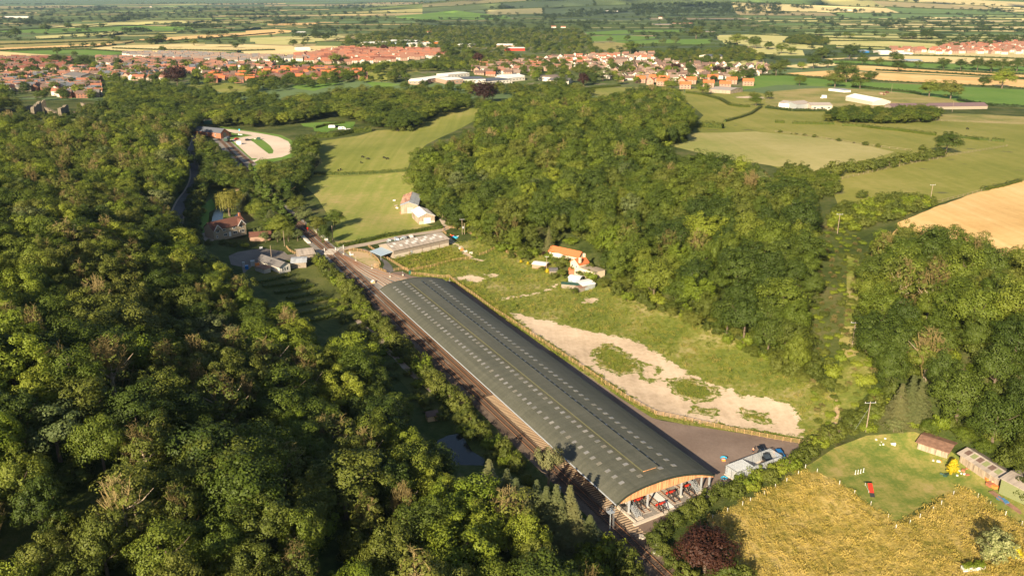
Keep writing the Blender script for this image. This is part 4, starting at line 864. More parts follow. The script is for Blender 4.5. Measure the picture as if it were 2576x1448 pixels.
# columns, side walls, beams
def column(s, t, top):
    e = MB().box((0, 0, top / 2), (.24, .12, top)).obj('column', M['steel'], SROOT, loc=SP(s, t, 0)); b = MB()
    for q in (-.14, .14): b.box((0, q, top / 2), (.34, .03, top))
    b.obj('flange', M['steel'], e); MB().box((0, 0, .12), (.75, .75, .36)).obj('footing', M['pale_concrete'], e)
for t, top in ((3.8,3.7),(8.9,3.75),(18.4,3.9),(24.3,3.6),(26.7,3.1)): column(-.35, t, top)
y = 7.0
while y < 156:
    for t in (3.8, 24.6): column(y, t, arc(t) - .35)
    y += 7.16
for y in [0.2 + 7.16 * i for i in range(1, 22)]:
    b = MB(); pr = [q for q in ARC if 3.2 < q[0] < 25]
    for (a, za), (c, zc) in zip(pr, pr[1:]): b.bar(SP(y, a, za - .45), SP(y, c, zc - .45), .16, .35)
    b.obj('rafter', M['steel'], SROOT)
MB().box(tuple(SP(82, 3.55, 1.75)), (.12, 148, 3.1)).obj('side_wall', M['planks'], SROOT)
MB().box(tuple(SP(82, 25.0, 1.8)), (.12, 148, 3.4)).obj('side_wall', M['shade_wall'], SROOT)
MB().box(tuple(SP(78.2, 3.15, .18)), (.55, 156, .3)).obj('plinth', M['pale_concrete'], SROOT)
b = MB(); b.box(tuple(SP(16, 23.6, 1.9)), (2.6, 22, 3.2)); b.obj('store_room', M['planks'], SROOT)
# near-end kerb wall, pit slab, stair platforms
def swall(name, a, b_, wd, ht, mat, label, cat='wall'):
    A_ = st(a[0], a[1], 0); B_ = st(b_[0], b_[1], 0); o = MB().bar((0, 0, ht / 2), B_ - A_ + Vector((0, 0, ht / 2)), wd, ht).obj(name, M[mat], None, loc=A_); return tag(o, label, cat)
swall('kerb_wall', (-4.6, 2.2), (-3.2, 24.6), .75, .35, 'pale_concrete', 'low pale concrete kerb closing the near end of the shed tracks')
swall('kerb_wall', (-3.3, 24.5), (2.0, 24.7), .5, .3, 'pale_concrete', 'short pale concrete kerb at the right of the near shed end')
swall('kerb_wall', (-3.8, 3.2), (2.6, 2.9), .5, .3, 'pale_concrete', 'short pale concrete kerb between the sleepers and the near shed end')
o = MB().box((0, 0, .06), (2.2, 42, .12)).obj('inspection_slab', M['white'], None, loc=st(18, 13.4, 0), rz=AX); tag(o, 'long white concrete slab between the second and third shed tracks', 'slab')
def buffer_stop(s, t, label):
    e = empty('buffer_stop', st(s, t, .1), AX, label, 'buffer stop', 'red buffer stops at the near end of the shed')
    for q in (-.75, .75):
        b = MB(); b.bar((q, 0, 0), (q, 0, 1.5), .12, .14); b.bar((q, .05, 1.35), (q, -2.3, .12), .12, .14); b.bar((q, .05, 1.0), (q, 1.4, .15), .1, .12); b.bar((q, -2.3, .12), (q, 1.4, .12), .1, .1); b.bar((q, 0, .7), (q, -1.1, .1), .1, .1); b.obj('frame', M['dark_steel'], e)
    MB().box((0, .22, 1.15), (2.5, .22, .42)).obj('beam', M['red'], e)
    for q in (-.85, .85):
        MB().tube([(q, .33, 1.15), (q, .62, 1.15)], .17, 8).obj('buffer', M['dark_steel'], e)
    b = MB(); b.bar((-.75, -1.1, .7), (.75, -1.1, .7), .1, .12); b.bar((-.75, -2.2, .16), (.75, -2.2, .16), .1, .1); b.obj('cross_bar', M['dark_steel'], e); return e
for s, t, wd in ((1.5, 7.7, 'first from the left, next to the metal stairs'), (-2.2, 11.3, 'second from the left, nearest the kerb'), (.5, 16.2, 'third from the left, behind the middle column'), (.9, 21.0, 'fourth from the left, by the right stairs')):
    buffer_stop(s, t, 'red beam buffer stop ' + wd)
def stairs(s, t, ds, label):
    e = empty('stairs', st(s, t, 0), AX, label, 'stairs', 'metal stairs at the near end of the shed'); n = 7; L = 3.0; Ht = 1.25
    for i in range(n): MB().box((0, L / 2 - L * (i + .5) / n, Ht * (n - i) / n - .05), (1.0, .36, .05)).obj('tread', M['steel'], e)
    for q in (-.52, .52):
        MB().bar((q, L / 2, Ht), (q, -L / 2, .05), .05, .2).obj('stringer', M['galv'], e)
        b = MB(); b.tube([(q, L / 2 + 1.3, Ht + 1.0), (q, L / 2, Ht + 1.0), (q, -L / 2, 1.0)], .035, 5); b.tube([(q, L / 2 + 1.3, Ht + .5), (q, L / 2, Ht + .5), (q, -L / 2, .5)], .03, 5)
        for k in range(4): y = L / 2 - k * L / 3; b.tube([(q, y, Ht * (y + L / 2) / L), (q, y, Ht * (y + L / 2) / L + 1.0)], .035, 5)
        b.tube([(q, L / 2 + 1.3, Ht), (q, L / 2 + 1.3, Ht + 1)], .035, 5); b.obj('handrail', M['galv'], e)
    MB().box((0, L / 2 + .7, Ht - .06), (1.1, 1.4, .1)).obj('landing', M['steel'], e); MB().box((0, -L / 2 - .1, .08), (1.7, 1.0, .16)).obj('foot_slab', M['pale_concrete'], e)
stairs(-1.4, 4.9, 0, 'galvanised stairs with handrails at the left of the near shed end'); stairs(.2, 23.2, 0, 'galvanised stairs with handrails at the right of the near shed end')
for t0, la in ((5.6, 'left'), (22.6, 'right')):
    o = MB().box((0, 0, .6), (1.2, 34, 1.2)).obj('platform', M['pale_concrete'], None, loc=st(19.5, t0 if t0 < 10 else 23.4, 0), rz=AX) if t0 < 10 else None
    if o: tag(o, 'raised concrete walkway inside the left side of the shed', 'platform')
# ---------------- fences ----------------
POST = MB().box((0, 0, .55), (.12, .12, 1.5)).mesh('post', M['fence_wood'])
RAILS = {}
def fence(pts, label, rails=4, sp=2.0, ht=1.25, mat='fence_wood', group='new orange timber fences round the shed yard', world=False, parts=True, post=None, name='timber_fence'):
    P = [Vector(p) if world else at(*p) for p in pts]; P = [Vector((p[0], p[1], 0)) for p in P]; P = resample(P, sp) + [P[-1]]; root = empty(name, (P[0].x, P[0].y, hz(P[0].x, P[0].y)), 0, label, 'fence', group)
    Q = [Vector((p.x, p.y, hz(p.x, p.y))) - root.location for p in P]; pm = post or POST
    mb = MB()
    for i, q in enumerate(Q):
        if parts: link('post', pm, root, q, random.uniform(-.05, .05), (1, 1, ht / 1.25))
        else: mb.box(tuple(q + Vector((0, 0, ht / 2))), (.13, .13, ht + .1))
    if mb.v: mb.obj('posts', M[mat], root)
    for k in range(rails):
        z = ht * (.18 + .78 * k / max(1, rails - 1)); b = MB()
        for i in range(len(Q) - 1): b.bar(Q[i] + Vector((0, 0, z + random.uniform(-.02, .02))), Q[i + 1] + Vector((0, 0, z)), .04, .085)
        b.obj('rail', M[mat], root)
    return root
F6 = lambda L: [K6(*q) for q in L]; FA = lambda L: [KA(*q) for q in L]
fence(F6([(1840,720),(1845,705),(1870,690),(1980,685),(2080,705),(2180,755),(2320,830),(2450,890),(2560,935)]) + [(1280,640),(1300,645)], 'orange timber fence curving from the lane along the foot of the middle wood')
fence(F6([(1840,735),(1880,762)]), 'short orange fence end beside the corner of the long barn')
fence(F6([(878,925),(1000,1005),(1130,1085),(1240,1155),(1330,1210),(1400,1245)]), 'orange timber fence from the long barn canopy towards the shed')
fence(F6([(1408,1240),(1550,1215),(1700,1185),(1850,1145),(2000,1105),(2190,1080)]), 'orange timber fence across the grass below the long barn')
fence(F6([(2310,1035),(2400,1010),(2480,960),(2560,940)]), 'short orange fence over the rough grass beside the wood')
fence(F6([(570,998),(600,975),(680,970),(800,985),(880,1010),(960,1060),(1010,1110),(1040,1170),(1000,1185),(958,1172)]), 'orange timber fence looping round the bare plot by the crossing')
fence(F6([(960,1190),(1050,1235),(1108,1258)]), 'short orange fence between the bare plot and the fan of tracks'); fence(F6([(1210,1235),(1330,1215),(1385,1225)]), 'short orange fence closing the tarmac loop')
fence([K6(1400,1245), (1031.5,690), (1046,692), (1067,693), (1090,697), (1118,699), (1130,697), (1136,703), (1160,722), (1195,745), (1240,779), (1283,806), (1330,838), (1367,863), (1420,897), (1470,930), (1520,964), (1575,1002), (1620,1028), (1650,1043)], 'long orange timber fence along the right side of the big shed')
fence([(1650,1043)] + FA([(0,395),(200,440),(450,495),(700,550),(900,590),(1150,640),(1430,690),(1600,715),(1720,728),(1850,700)]), 'orange timber fence across the top of the near yard')
fence([K7(*q) for q in [(1435,935),(1470,980),(1540,1018),(1620,1012),(1700,998),(1770,985)]], 'short orange fence above the workshop roofs')
SP_ = MB().box((0, 0, .5), (.10, .10, 1.2)).mesh('post', M['pole_wood'])
KEp = lambda L: [KE(*q) for q in L]
wire = dict(rails=2, sp=5.0, ht=1.1, mat='pole_wood', group='wire and post fences of the upland pastures', post=SP_, name='wire_fence')
for k, (lab, L_) in enumerate([('post fence along the row of small clipped bushes', [(0,200),(300,240),(650,295),(1000,350),(1300,385),(1410,400)]),
  ('post fence below the thick hawthorn hedge', [(640,700),(860,650),(1120,590),(1500,510),(1690,480),(1840,440),(2100,400),(2400,350)]), ('post fence above the golden wheat field', [(1600,945),(1750,915),(1950,865),(2150,810),(2500,715),(2620,700)]),
  ('post fence under the farm hedge on the upland', [(500,62),(900,90),(1400,95),(1650,85),(1900,98),(2575,122)])]):
    fence(KEp(L_), lab, **wire)
# white marker stakes round the long grass
stake = MB().box((0, 0, .45), (.10, .10, 1.1)).mesh('stake', M['white'])
SK = [(KA, 1677,1030),(KA,1828,1085),(KA,1585,1112),(KA,1436,1205),(KA,1288,1282),(KA,1148,1372),(KC,1513,382),(KC,1613,332),(KC,1318,465),(KC,1128,553),(KB,148,565),(KB,291,658),(KB,449,765),(KB,616,888),(KB,690,990),(KB,825,945),(KB,922,885),(KB,1047,818),(KB,1127,758),(KB,1244,665),(KB,1480,690),(KB,1597,765),(KB,1745,862),(KB,1901,958),(KA,2115,1240),(KA,2308,1365)]
for i, (K, x, y) in enumerate(SK):
    p = at(*K(x, y)); o = link('marker_stake', stake, None, p); D = K(x, y); nth = ['first','second','third','fourth','fifth','sixth','seventh','eighth','ninth','tenth']; KN = globals().setdefault('STAKES', {})
    near = 'under the leafy hedge beside the yard' if D[0] < 2010 else 'between the mown lawn and the long grass' if D[0] < 2260 and D[1] < 1310 else 'along the weedy ditch' if D[0] < 2400 else 'on the grass strip by the long shed'
    KN[near] = KN.get(near, -1) + 1; tag(o, 'white marker stake %s, %s counted along the line' % (near, nth[KN[near]]), 'stake', 'white marker stakes ' + near)
# ---------------- poles, mast, lamps ----------------
def pole(p, ht, label, arm=1.6, wd=.13, cross=True, stay=None, mat='pole_wood'):
    e = empty('telegraph_pole', p, random.uniform(-.2, .2), label, 'telegraph pole', 'wooden poles of the power line')
    MB().tube([(0, 0, -.5), (0, 0, ht)], [wd * 1.1, wd * .8], 7).obj('post', M[mat], e)
    if cross:
        MB().box((0, 0, ht - .15), (arm, .12, .14)).obj('cross_arm', M['galv'], e)
        for q in (-.45, 0, .45): MB().tube([(q * arm, 0, ht - .1), (q * arm, 0, ht + .22)], .06, 6).obj('insulator', M['offwhite'], e)
    if stay: MB().tube([(0, 0, ht * .85), stay], .025, 4).obj('stay_wire', M['galv'], e)
    return e
pole(at(*K6(425, 862)), 8.0, 'bare wooden pole at the meadow corner by the crossing', cross=False); pole(at(*K6(1840, 640)), 5.5, 'short wooden pole beside the lane and small barn', cross=False)
e = pole(at(*K6(2088, 765)), 7.6, 'twin-pole transformer mount beside the curving orange fence', arm=2.2); MB().tube([(1.1, 0, -.5), (1.1, 0, 5.6)], .14, 7).obj('post', M['pole_wood'], e); MB().box((.5, -.1, 3.6), (.8, .6, 1.0)).obj('transformer', M['galv'], e)
pole(at(*K8(920, 580)), 6.0, 'pale pole with a cross arm in front of the cottage garden', arm=1.5); pole(at(*K7(1410, 915)), 7.5, 'bare wooden pole behind the yard bushes', cross=False); pole(at(*K7(1250, 1150)), 8.5, 'bare wooden pole beside the workshop roof', cross=False)
pole(at(2143, 872), 8.0, 'wooden power pole standing in the cleared strip between the woods', arm=2.6, stay=(2.6, 1, .2)); pole(at(2178, 1086), 8.6, 'pale power pole in the hedge above the lawn', arm=3.0, stay=(-3.2, 0, .4)); pole(at(2106, 590), 8.5, 'power pole among bushes at the top of the clearing', arm=2.4)
pole(at(2339, 512), 8.5, 'power pole by the hedge above the golden field', arm=2.4); pole(at(2242, 232), 9, 'thin pole in the upland rough pasture', cross=False); pole(at(2395, 282), 10, 'thin pole beside the long poultry house', cross=False)
e = empty('signal_mast', st(-3.6, -3.4, 0), AX, 'grey railway signal mast with a caged ladder platform beside the line', 'signal mast')
MB().tube([(0, 0, 0), (0, 0, 5.6)], .11, 7).obj('post', M['galv'], e); MB().box((0, 0, 4.7), (1.5, 1.2, .08)).obj('platform', M['galv'], e)
b = MB()
for x in (-.72, .72):
    for y in (-.57, .57): b.tube([(x, y, 4.7), (x, y, 5.8)], .03, 4)
for z in (5.25, 5.8): b.tube([(-.72, -.57, z), (.72, -.57, z), (.72, .57, z), (-.72, .57, z), (-.72, -.57, z)], .03, 4)
b.obj('guard_rail', M['galv'], e); b = MB(); b.tube([(.9, .2, 0), (.7, .1, 4.7)], .03, 4); b.tube([(.9, -.2, 0), (.7, -.3, 4.7)], .03, 4)
for i in range(12): b.tube([(.9 - i * .017, .2 - i * .008, .35 * i + .2), (.9 - i * .017, -.2 - i * .008, .35 * i + .2)], .02, 4)
b.obj('ladder', M['galv'], e)
o = MB().box((0, 0, .7), (1.0, .6, 1.4)).box((0, 0, 1.43), (1.1, .7, .08)).obj('relay_cabinet', M['galv'], None, loc=st(14, -6.0, 0), rz=AX); tag(o, 'grey trackside cabinet half hidden under the spruces', 'cabinet')
LAMP = [(K6,562,1020,'by the fence loop nearest the crossing'),(K6,718,1105,'at the edge of the bare plot'),(K6,927,1205,'at the tip of the bare plot'),(K6,1160,1310,'beside the fan of tracks'),(K6,1325,1290,'on the gravel near the green cabinet'),(K6,1605,100 + 0,'' )]
for K, x, y, wd in LAMP[:5]:
    e = empty('lamp_post', at(*K(x, y)), 0, 'short lamp post on a pale block ' + wd, 'lamp post', 'short lamp posts along the tracks'); MB().box((0, 0, .25), (.6, .6, .5)).obj('block', M['pale_concrete'], e); MB().tube([(0, 0, .5), (0, 0, 1.7)], .05, 6).obj('post', M['galv'], e); MB().box((0, -.1, 1.75), (.2, .35, .1)).obj('lamp_head', M['galv'], e)
e = empty('lamp_post', at(911.9 + 1795 * .12207, 660.4 + 400 * .12207), 0, 'short lamp post on a pale block at the far right corner of the shed', 'lamp post', 'short lamp posts along the tracks'); MB().box((0, 0, .25), (.6, .6, .5)).obj('block', M['pale_concrete'], e); MB().tube([(0, 0, .5), (0, 0, 1.7)], .05, 6).obj('post', M['galv'], e)
o = MB().box((0, 0, .7), (.9, .7, 1.4)).box((0, 0, 1.42), (1.0, .8, .08)).obj('green_cabinet', M['green_box'], None, loc=at(*K6(1416, 1275)), rz=.3); tag(o, 'dark green cabinet against the orange fence behind the shed', 'cabinet')
# pile of pale bags on a pallet between the tracks, and a crate
e = empty('pallet_load', at(911.9 + 215 * .12207, 660.4 + 420 * .12207), .4, 'white bags stacked on a wooden pallet between the tracks', 'pallet load'); MB().box((0, 0, .35), (1.6, 1.2, .6)).obj('pallet', M['tan_wood'], e)
for q in ((-.4,-.2,.8),(.35,.1,.85),(0,-.1,1.15)): MB().box(q, (.75, .6, .35), rz=q[0]).obj('bag', M['white'], e)
o = MB().box((0, 0, .4), (1.1, .9, .8)).box((0, 0, .83), (1.15, .95, .06)).obj('crate', M['tan_wood'], None, loc=at(911.9 + 805 * .12207, 660.4 + 395 * .12207), rz=.5); tag(o, 'small wooden crate where the tracks enter the shed', 'crate')
# footbridge parapets by the river, and the crossing
for (s0, s1, t, la) in ((246, 265, 3.9, 'right'), (245, 257, -4.6, 'left')):
    e = empty('bridge_parapet', st((s0 + s1) / 2, t, 0), AX, 'white concrete bridge edge with a railing on the %s of the line' % la, 'parapet'); MB().box((0, 0, .35), (1.4, s1 - s0, .7)).obj('slab', M['offwhite'], e)
    b = MB(); x = .6 if t > 0 else -.6; n = int((s1 - s0) / 1.8)
    for i in range(n + 1): y = -(s1 - s0) / 2 + i * (s1 - s0) / n; b.tube([(x, y, .7), (x, y, 1.7)], .04, 4)
    for z in (1.2, 1.7): b.tube([(x, -(s1 - s0) / 2, z), (x, (s1 - s0) / 2, z)], .04, 4)
    b.obj('railing', M['galv'], e)
o = MB().box((0, 0, .12), (8.2, 5.4, .2)).obj('level_crossing', M['pale_concrete'], None, loc=st(227, .6, 0) + Vector((0, 0, .03)), rz=AX + .9); tag(o, 'pale concrete deck of the level crossing', 'level crossing')
for (x, y, rz, la) in ((510, 960, 1.3, 'right'), (265, 1000, 1.3, 'left')):
    e = empty('crossing_gate', at(*K6(x, y)), AX + .4, 'white crossing gate on the %s of the line' % la, 'gate', 'white gates of the level crossing')
    b = MB(); b.bar((-2.2, 0, 1.2), (2.2, 0, 1.2), .08, .12); b.bar((-2.2, 0, .4), (2.2, 0, .4), .08, .12); b.bar((-2.2, 0, .3), (2.2, 0, 1.2), .06, .1); b.obj('gate_frame', M['white'], e)
    for q in (-2.25, 2.25): MB().box((q, 0, .8), (.25, .25, 1.8)).obj('post', M['white'], e)
# ---------------- buildings ----------------
def frame3(K, A, B, C):
    a = at(*K(*A)); b = at(*K(*B)); c = at(*K(*C)); d = Vector((b.x - a.x, b.y - a.y)); L = d.length; rz = math.atan2(d.y, d.x)
    n = Vector((-d.y, d.x)) / L; W = abs(Vector((c.x - a.x, c.y - a.y)).dot(n)); return a, L, max(W, 2), rz
def gable(L, W, e, r, along='x', over=.35, th=.18):
    "walls and roof slabs of a gabled block whose near left corner is the origin; returns (walls, roof)"
    w_ = MB(); ro = MB()
    if along == 'x':
        w_.prism([(0, -1), (L, -1), (L, e), (0, e)], 0, W)
        if r > e:
            for x in (0.0, L - .2): w_.add([(x, 0, e), (x, W, e), (x, W / 2, r - .05), (x + .2, 0, e), (x + .2, W, e), (x + .2, W / 2, r - .05)], [(0, 1, 2), (5, 4, 3), (0, 2, 5, 3), (1, 4, 5, 2)])
        k = (r - e) / (W / 2)
        for s in (0, 1):
            y0 = -over if s == 0 else W + over; z0 = e - k * over
            P = [(-over, y0, z0), (L + over, y0, z0), (L + over, W / 2, r), (-over, W / 2, r)]
            ro.add(P + [(x, y, z + th) for x, y, z in P], [(0, 3, 2, 1), (4, 5, 6, 7), (0, 1, 5, 4), (1, 2, 6, 5), (3, 0, 4, 7)] if s == 0 else [(0, 1, 2, 3), (7, 6, 5, 4), (4, 5, 1, 0), (5, 6, 2, 1), (7, 4, 0, 3)])
    else:
        w_.prism([(0, -1), (L, -1), (L, e), (0, e)], 0, W)
        if r > e:
            for y in (0.0, W - .2): w_.add([(0, y, e), (L, y, e), (L / 2, y, r - .05), (0, y + .2, e), (L, y + .2, e), (L / 2, y + .2, r - .05)], [(0, 1, 2), (5, 4, 3), (0, 2, 5, 3), (1, 4, 5, 2)])
        k = (r - e) / (L / 2)
        for s in (0, 1):
            x0 = -over if s == 0 else L + over; z0 = e - k * over
            P = [(x0, -over, z0), (x0, W + over, z0), (L / 2, W + over, r), (L / 2, -over, r)]
            ro.add(P + [(x, y, z + th) for x, y, z in P], [(0, 1, 2, 3), (7, 6, 5, 4), (4, 5, 1, 0), (5, 6, 2, 1), (7, 4, 0, 3)] if s == 0 else [(0, 3, 2, 1), (4, 5, 6, 7), (0, 1, 5, 4), (1, 2, 6, 5), (3, 0, 4, 7)])
    return w_, ro
def opening(root, face, L, W, u, z, w_, h, kind='window', frame='white', pane='glass'):
    "face f(front) r(right) l(left) b(back); u along it"
    if face == 'f': M4 = Matrix.Translation((u, 0, z))
    elif face == 'b': M4 = Matrix.Translation((u, W, z)) @ Matrix.Rotation(math.pi, 4, 'Z')
    elif face == 'l': M4 = Matrix.Translation((0, u, z)) @ Matrix.Rotation(-math.pi / 2, 4, 'Z')
    else: M4 = Matrix.Translation((L, u, z)) @ Matrix.Rotation(math.pi / 2, 4, 'Z')
    t = .12; b = MB(); b.box((-w_ / 2, -.03, 0), (t, .12, h), M=M4); b.box((w_ / 2, -.03, 0), (t, .12, h), M=M4); b.box((0, -.031, h / 2), (w_ + t, .12, t), M=M4); b.box((0, -.031, -h / 2), (w_ + t, .14, t), M=M4)
    if kind == 'window' and w_ > 1.0: b.box((0, -.03, 0), (.08, .10, h), M=M4)
    f = b.obj(kind, M[frame], root); MB().box((0, -.01, 0), (w_, .06, h), M=M4).obj('pane' if kind == 'window' else 'leaf', M[pane], f); return f
def bldg(name, K, A, B, C, e, r, along, wall, roof, label, cat='building', group=None, wins=(), chim=(), over=.35, wmax=99):
    a, L, W, rz = frame3(K, A, B, C); W = min(W, wmax); root = empty(name, a, rz, label, cat, group); w_, ro = gable(L, W, e, r, along, over)
    w_.obj('wall', M[wall], root); R0 = ro.obj('roof', M[roof], root)
    for q in wins: opening(root, q[0], L, W, q[1] * (L if q[0] in 'fb' else W), *q[2:])
    for (fx, fy, h) in chim:
        b = MB(); b.box((fx * L, fy * W, r + h / 2 - .5), (.8, .8, h + 1)); o = b.obj('chimney', M['brick' if wall != 'lime_stone' else 'lime_stone'], R0)
    return root, L, W
for nm, c, v in (('tinwhite', (.72,.70,.66), .06), ('brownroof', (.13,.085,.068), .25), ('tanroof', (.21,.155,.12), .2), ('greyroof', (.15,.14,.135), .2), ('pinkroof', (.23,.115,.078), .2), ('orangeroof', (.29,.115,.068), .15), ('darkred', (.15,.055,.038), .2),
                 ('render', (.58,.53,.45), .06), ('pinkbrick', (.34,.22,.16), .1), ('redbrick', (.24,.115,.075), .15), ('stonewall', (.30,.25,.19), .15), ('poultry', (.15,.10,.105), .1), ('ruinstone', (.17,.14,.10), .3)): P_(nm, c, .8, var=v, scale=1.0)
M['rust_stripe'] = corrug('rust_stripe', (.50,.27,.18), .45, 'X', 1.6); M['grey_sheet'] = corrug('grey_sheet', (.38,.40,.42), .15, 'X', 1.2); M['asb'] = corrug('asbestos_sheets', (.33,.28,.235), .22, 'X', 1.1); M['board_wall'] = corrug('board_wall', (.34,.27,.20), .3, 'X', .4)
# --- barns by the meadow
r_, L, W = bldg('barn', K6, (1300,500), (1520,482), (1232,350), 4.6, 6.2, 'y', 'board_wall', 'grey_sheet', 'old barn with a half rust-striped, half blue-grey tin roof', 'barn')
k = (6.2 - 4.6) / (L / 2); P = [(-.5, W * .12, 4.6 + .24 - k * .5), (-.5, W + .4, 4.6 + .24 - k * .5), (L / 2, W + .4, 6.2 + .24), (L / 2, W * .12, 6.2 + .24)]
MB().add(P, [(0, 3, 2, 1)]).obj('rusty_roof_sheet', M['rust_stripe'], r_); MB().box((L * .55, -.08, 1.8), (3, .1, 3.4)).obj('door', M['galv'], r_)
r_, L, W = bldg('barn', K6, (1532,638), (1735,606), (1440,545), 3.9, 5.6, 'y', 'board_wall', 'tinwhite', 'small barn with a white ribbed roof and big white door', 'barn')
MB().box((L * .52, -.08, 1.6), (3.6, .12, 3.2)).obj('door', M['white'], r_); MB().box((L * .5, -.04, .8), (L - .1, .06, 1.6)).obj('block_base', M['block'], r_)
for i in range(1, 5): b = MB(); y = W * i / 5; k = 1.7 / (L / 2); b.bar((-.3, y, 3.9 - .3 * k + .22), (L / 2, y, 5.6 + .22), .3, .06); b.bar((L + .3, y, 3.9 - .3 * k + .22), (L / 2, y, 5.6 + .22), .3, .06); b.obj('roof_strip', M['asbestos'], r_)
r_, L, W = bldg('long_barn', K6, (1208,1075), (1917,912), (1075,985), 3.6, 5.3, 'x', 'cladding', 'asb', 'long grey barn with pale roof lights and a blue lean-to canopy', 'barn')
k = 1.7 / (W / 2)
for i, u in enumerate([.04,.115,.19,.30,.345,.40,.455,.51,.565,.62,.675,.73,.79,.85,.91]):
    v = .62 if i % 3 == 1 else .38 if i % 3 == 0 else .28; y = W / 2 * v * 1.0 + .2; z = 3.6 + k * y + .21
    MB().bar((u * L, y, z), (u * L, y + 1.5, z + 1.5 * k), 1.3, .05).obj('roof_light', M['clear_sheet'], r_)
MB().box((L / 2, -.05, .9), (L - .2, .08, 1.8)).obj('block_base', M['block'], r_)
for u in (.28, .5, .66, .82): MB().box((u * L, -.12, 1.1), (.16, .1, 2.2)).obj('downpipe', M['rust_sheet'], r_)
MB().box((-3.0, W * .45, 2.6), (6.2, W * .8, .12), tilt=(-.12, 'Y')).obj('canopy', M['blue_sheet'], r_)
for y in (W * .1, W * .8): MB().box((-5.8, y, 1.1), (.15, .15, 2.2)).obj('canopy_post', M['steel'], r_)
MB().box((.31 * L, -.12, 1.1), (1.0, .1, 2.0)).obj('door', M['steel'], r_)
# --- stone house and its neighbours on the left
r_, L, W = bldg('stone_house', K7, (505,835), (928,805), (470,722), 4.7, 7.6, 'x', 'stone', 'red_tile', 'large stone house with a dark red tiled roof and two front gables', 'house',
    wins=[('f',.13,3.7,1.5,1.1),('f',.33,3.7,1.4,1.1),('f',.63,3.7,1.4,1.1),('f',.86,3.7,1.4,1.1),('f',.35,1.3,1.6,1.2),('f',.65,1.4,2.2,1.3),('f',.86,1.3,2.4,1.4),('f',.10,1.2,.6,1.2),('f',.49,1.1,1.0,2.1,'door','white','white')], chim=[(.97,.5,1.6)], wmax=7.8)
for u in (.13, .86):
    wd = 1.9; b = MB(); b.prism([(u * L - wd, 4.2), (u * L + wd, 4.2), (u * L, 6.7)], -.25, W * .42); b.obj('front_gable', M['stone'], r_)
    for s in (-1, 1): b = MB(); P = [(u * L, -.6, 6.9), (u * L + s * (wd + .3), -.6, 4.15), (u * L + s * (wd + .3), W * .45, 4.15), (u * L, W * .45, 6.9)]; P = P if s > 0 else P[::-1]; b.add(P + [(x, y, z + .15) for x, y, z in P], [(3, 2, 1, 0), (4, 5, 6, 7), (0, 1, 5, 4), (2, 3, 7, 6), (1, 2, 6, 5)]); b.obj('gable_roof', M['red_tile'], r_)
    for s in (-1, 1): MB().bar((u * L, -.66, 6.85), (u * L + s * (wd + .3), -.66, 4.15), .1, .28).obj('bargeboard', M['white'], r_)
bldg('garage', K7, (965,855), (1235,835), (955,790), 2.4, 3.8, 'x', 'pinkbrick', 'red_tile', 'low outbuilding with a red tiled roof behind white-flowered bushes', 'outbuilding', wmax=5.5)
r_, L, W = bldg('workshop', K7, (1350,1268), (1488,1238), (1258,1115), 3.0, 4.4, 'y', 'offwhite', 'greyroof', 'white walled workshop with a wide dark roof beside the yard', 'workshop', wins=[('f',.3,1.5,.9,1.6),('f',.5,1.5,.9,1.6),('f',.72,1.5,.9,1.6)], over=.6)
bldg('workshop', K7, (1500,1200), (1690,1190), (1490,1130), 2.4, 3.0, 'x', 'cladding', 'grey_sheet', 'low patched lean-to sheds behind the white workshop', 'shed')
bldg('workshop', K7, (1620,1105), (1800,1080), (1560,1030), 2.6, 3.8, 'x', 'cladding', 'asb', 'wide workshop with a brown sheet roof beside the level crossing', 'workshop', over=.5)
for i in range(3): a, L_, W_, rz = frame3(K7, (1620,1105), (1800,1080), (1560,1030)); 
for x, y, d, mt, lab, cat, nm in [(885,1180,(.9,.9,2.0),'galv','grey tall cabinet at the left end of the yard row','cabinet','cabinet'),(1003,1165,(1.6,1.2,2.2),'galv','pair of pale grey cabinets in the yard','cabinet','cabinet'),(925,1208,(1.4,1.2,1.5),'blue_sheet','blue tank standing in the yard','tank','water_tank'),(1060,1165,(1.8,1.0,1.1),'orange','orange crate in the yard row','crate','crate'),(1150,1150,(3.2,1.2,1.2),'dark_green','dark green skip beside the workshop','skip','skip'),(1120,1230,(2.4,1.6,1.3),'tan_wood','brown open box beside the rusty little shed','box','storage_box'),(1108,948,(1.4,.9,.8),'white','white box on the grass above the yard','box','storage_box')]:
    b = MB(); b.box((0, 0, d[2] / 2), d); b.box((0, 0, d[2] + .03), (d[0] + .08, d[1] + .08, .08)); tag(b.obj(nm, M['blue_paint' if 'blue' in lab else mt], None, loc=at(*K7(x, y)), rz=.25), lab, cat)
bldg('shed', K7, (1150,1270), (1235,1250), (1140,1205), 1.9, 2.3, 'x', 'galv', 'rust_sheet', 'small rusty roofed shed at the edge of the yard', 'shed')
bldg('shed', KD, (248,82), (335,70), (232,45), 1.8, 2.5, 'x', 'tan_wood', 'brownroof', 'little dark roofed hut above the dark pond', 'hut')
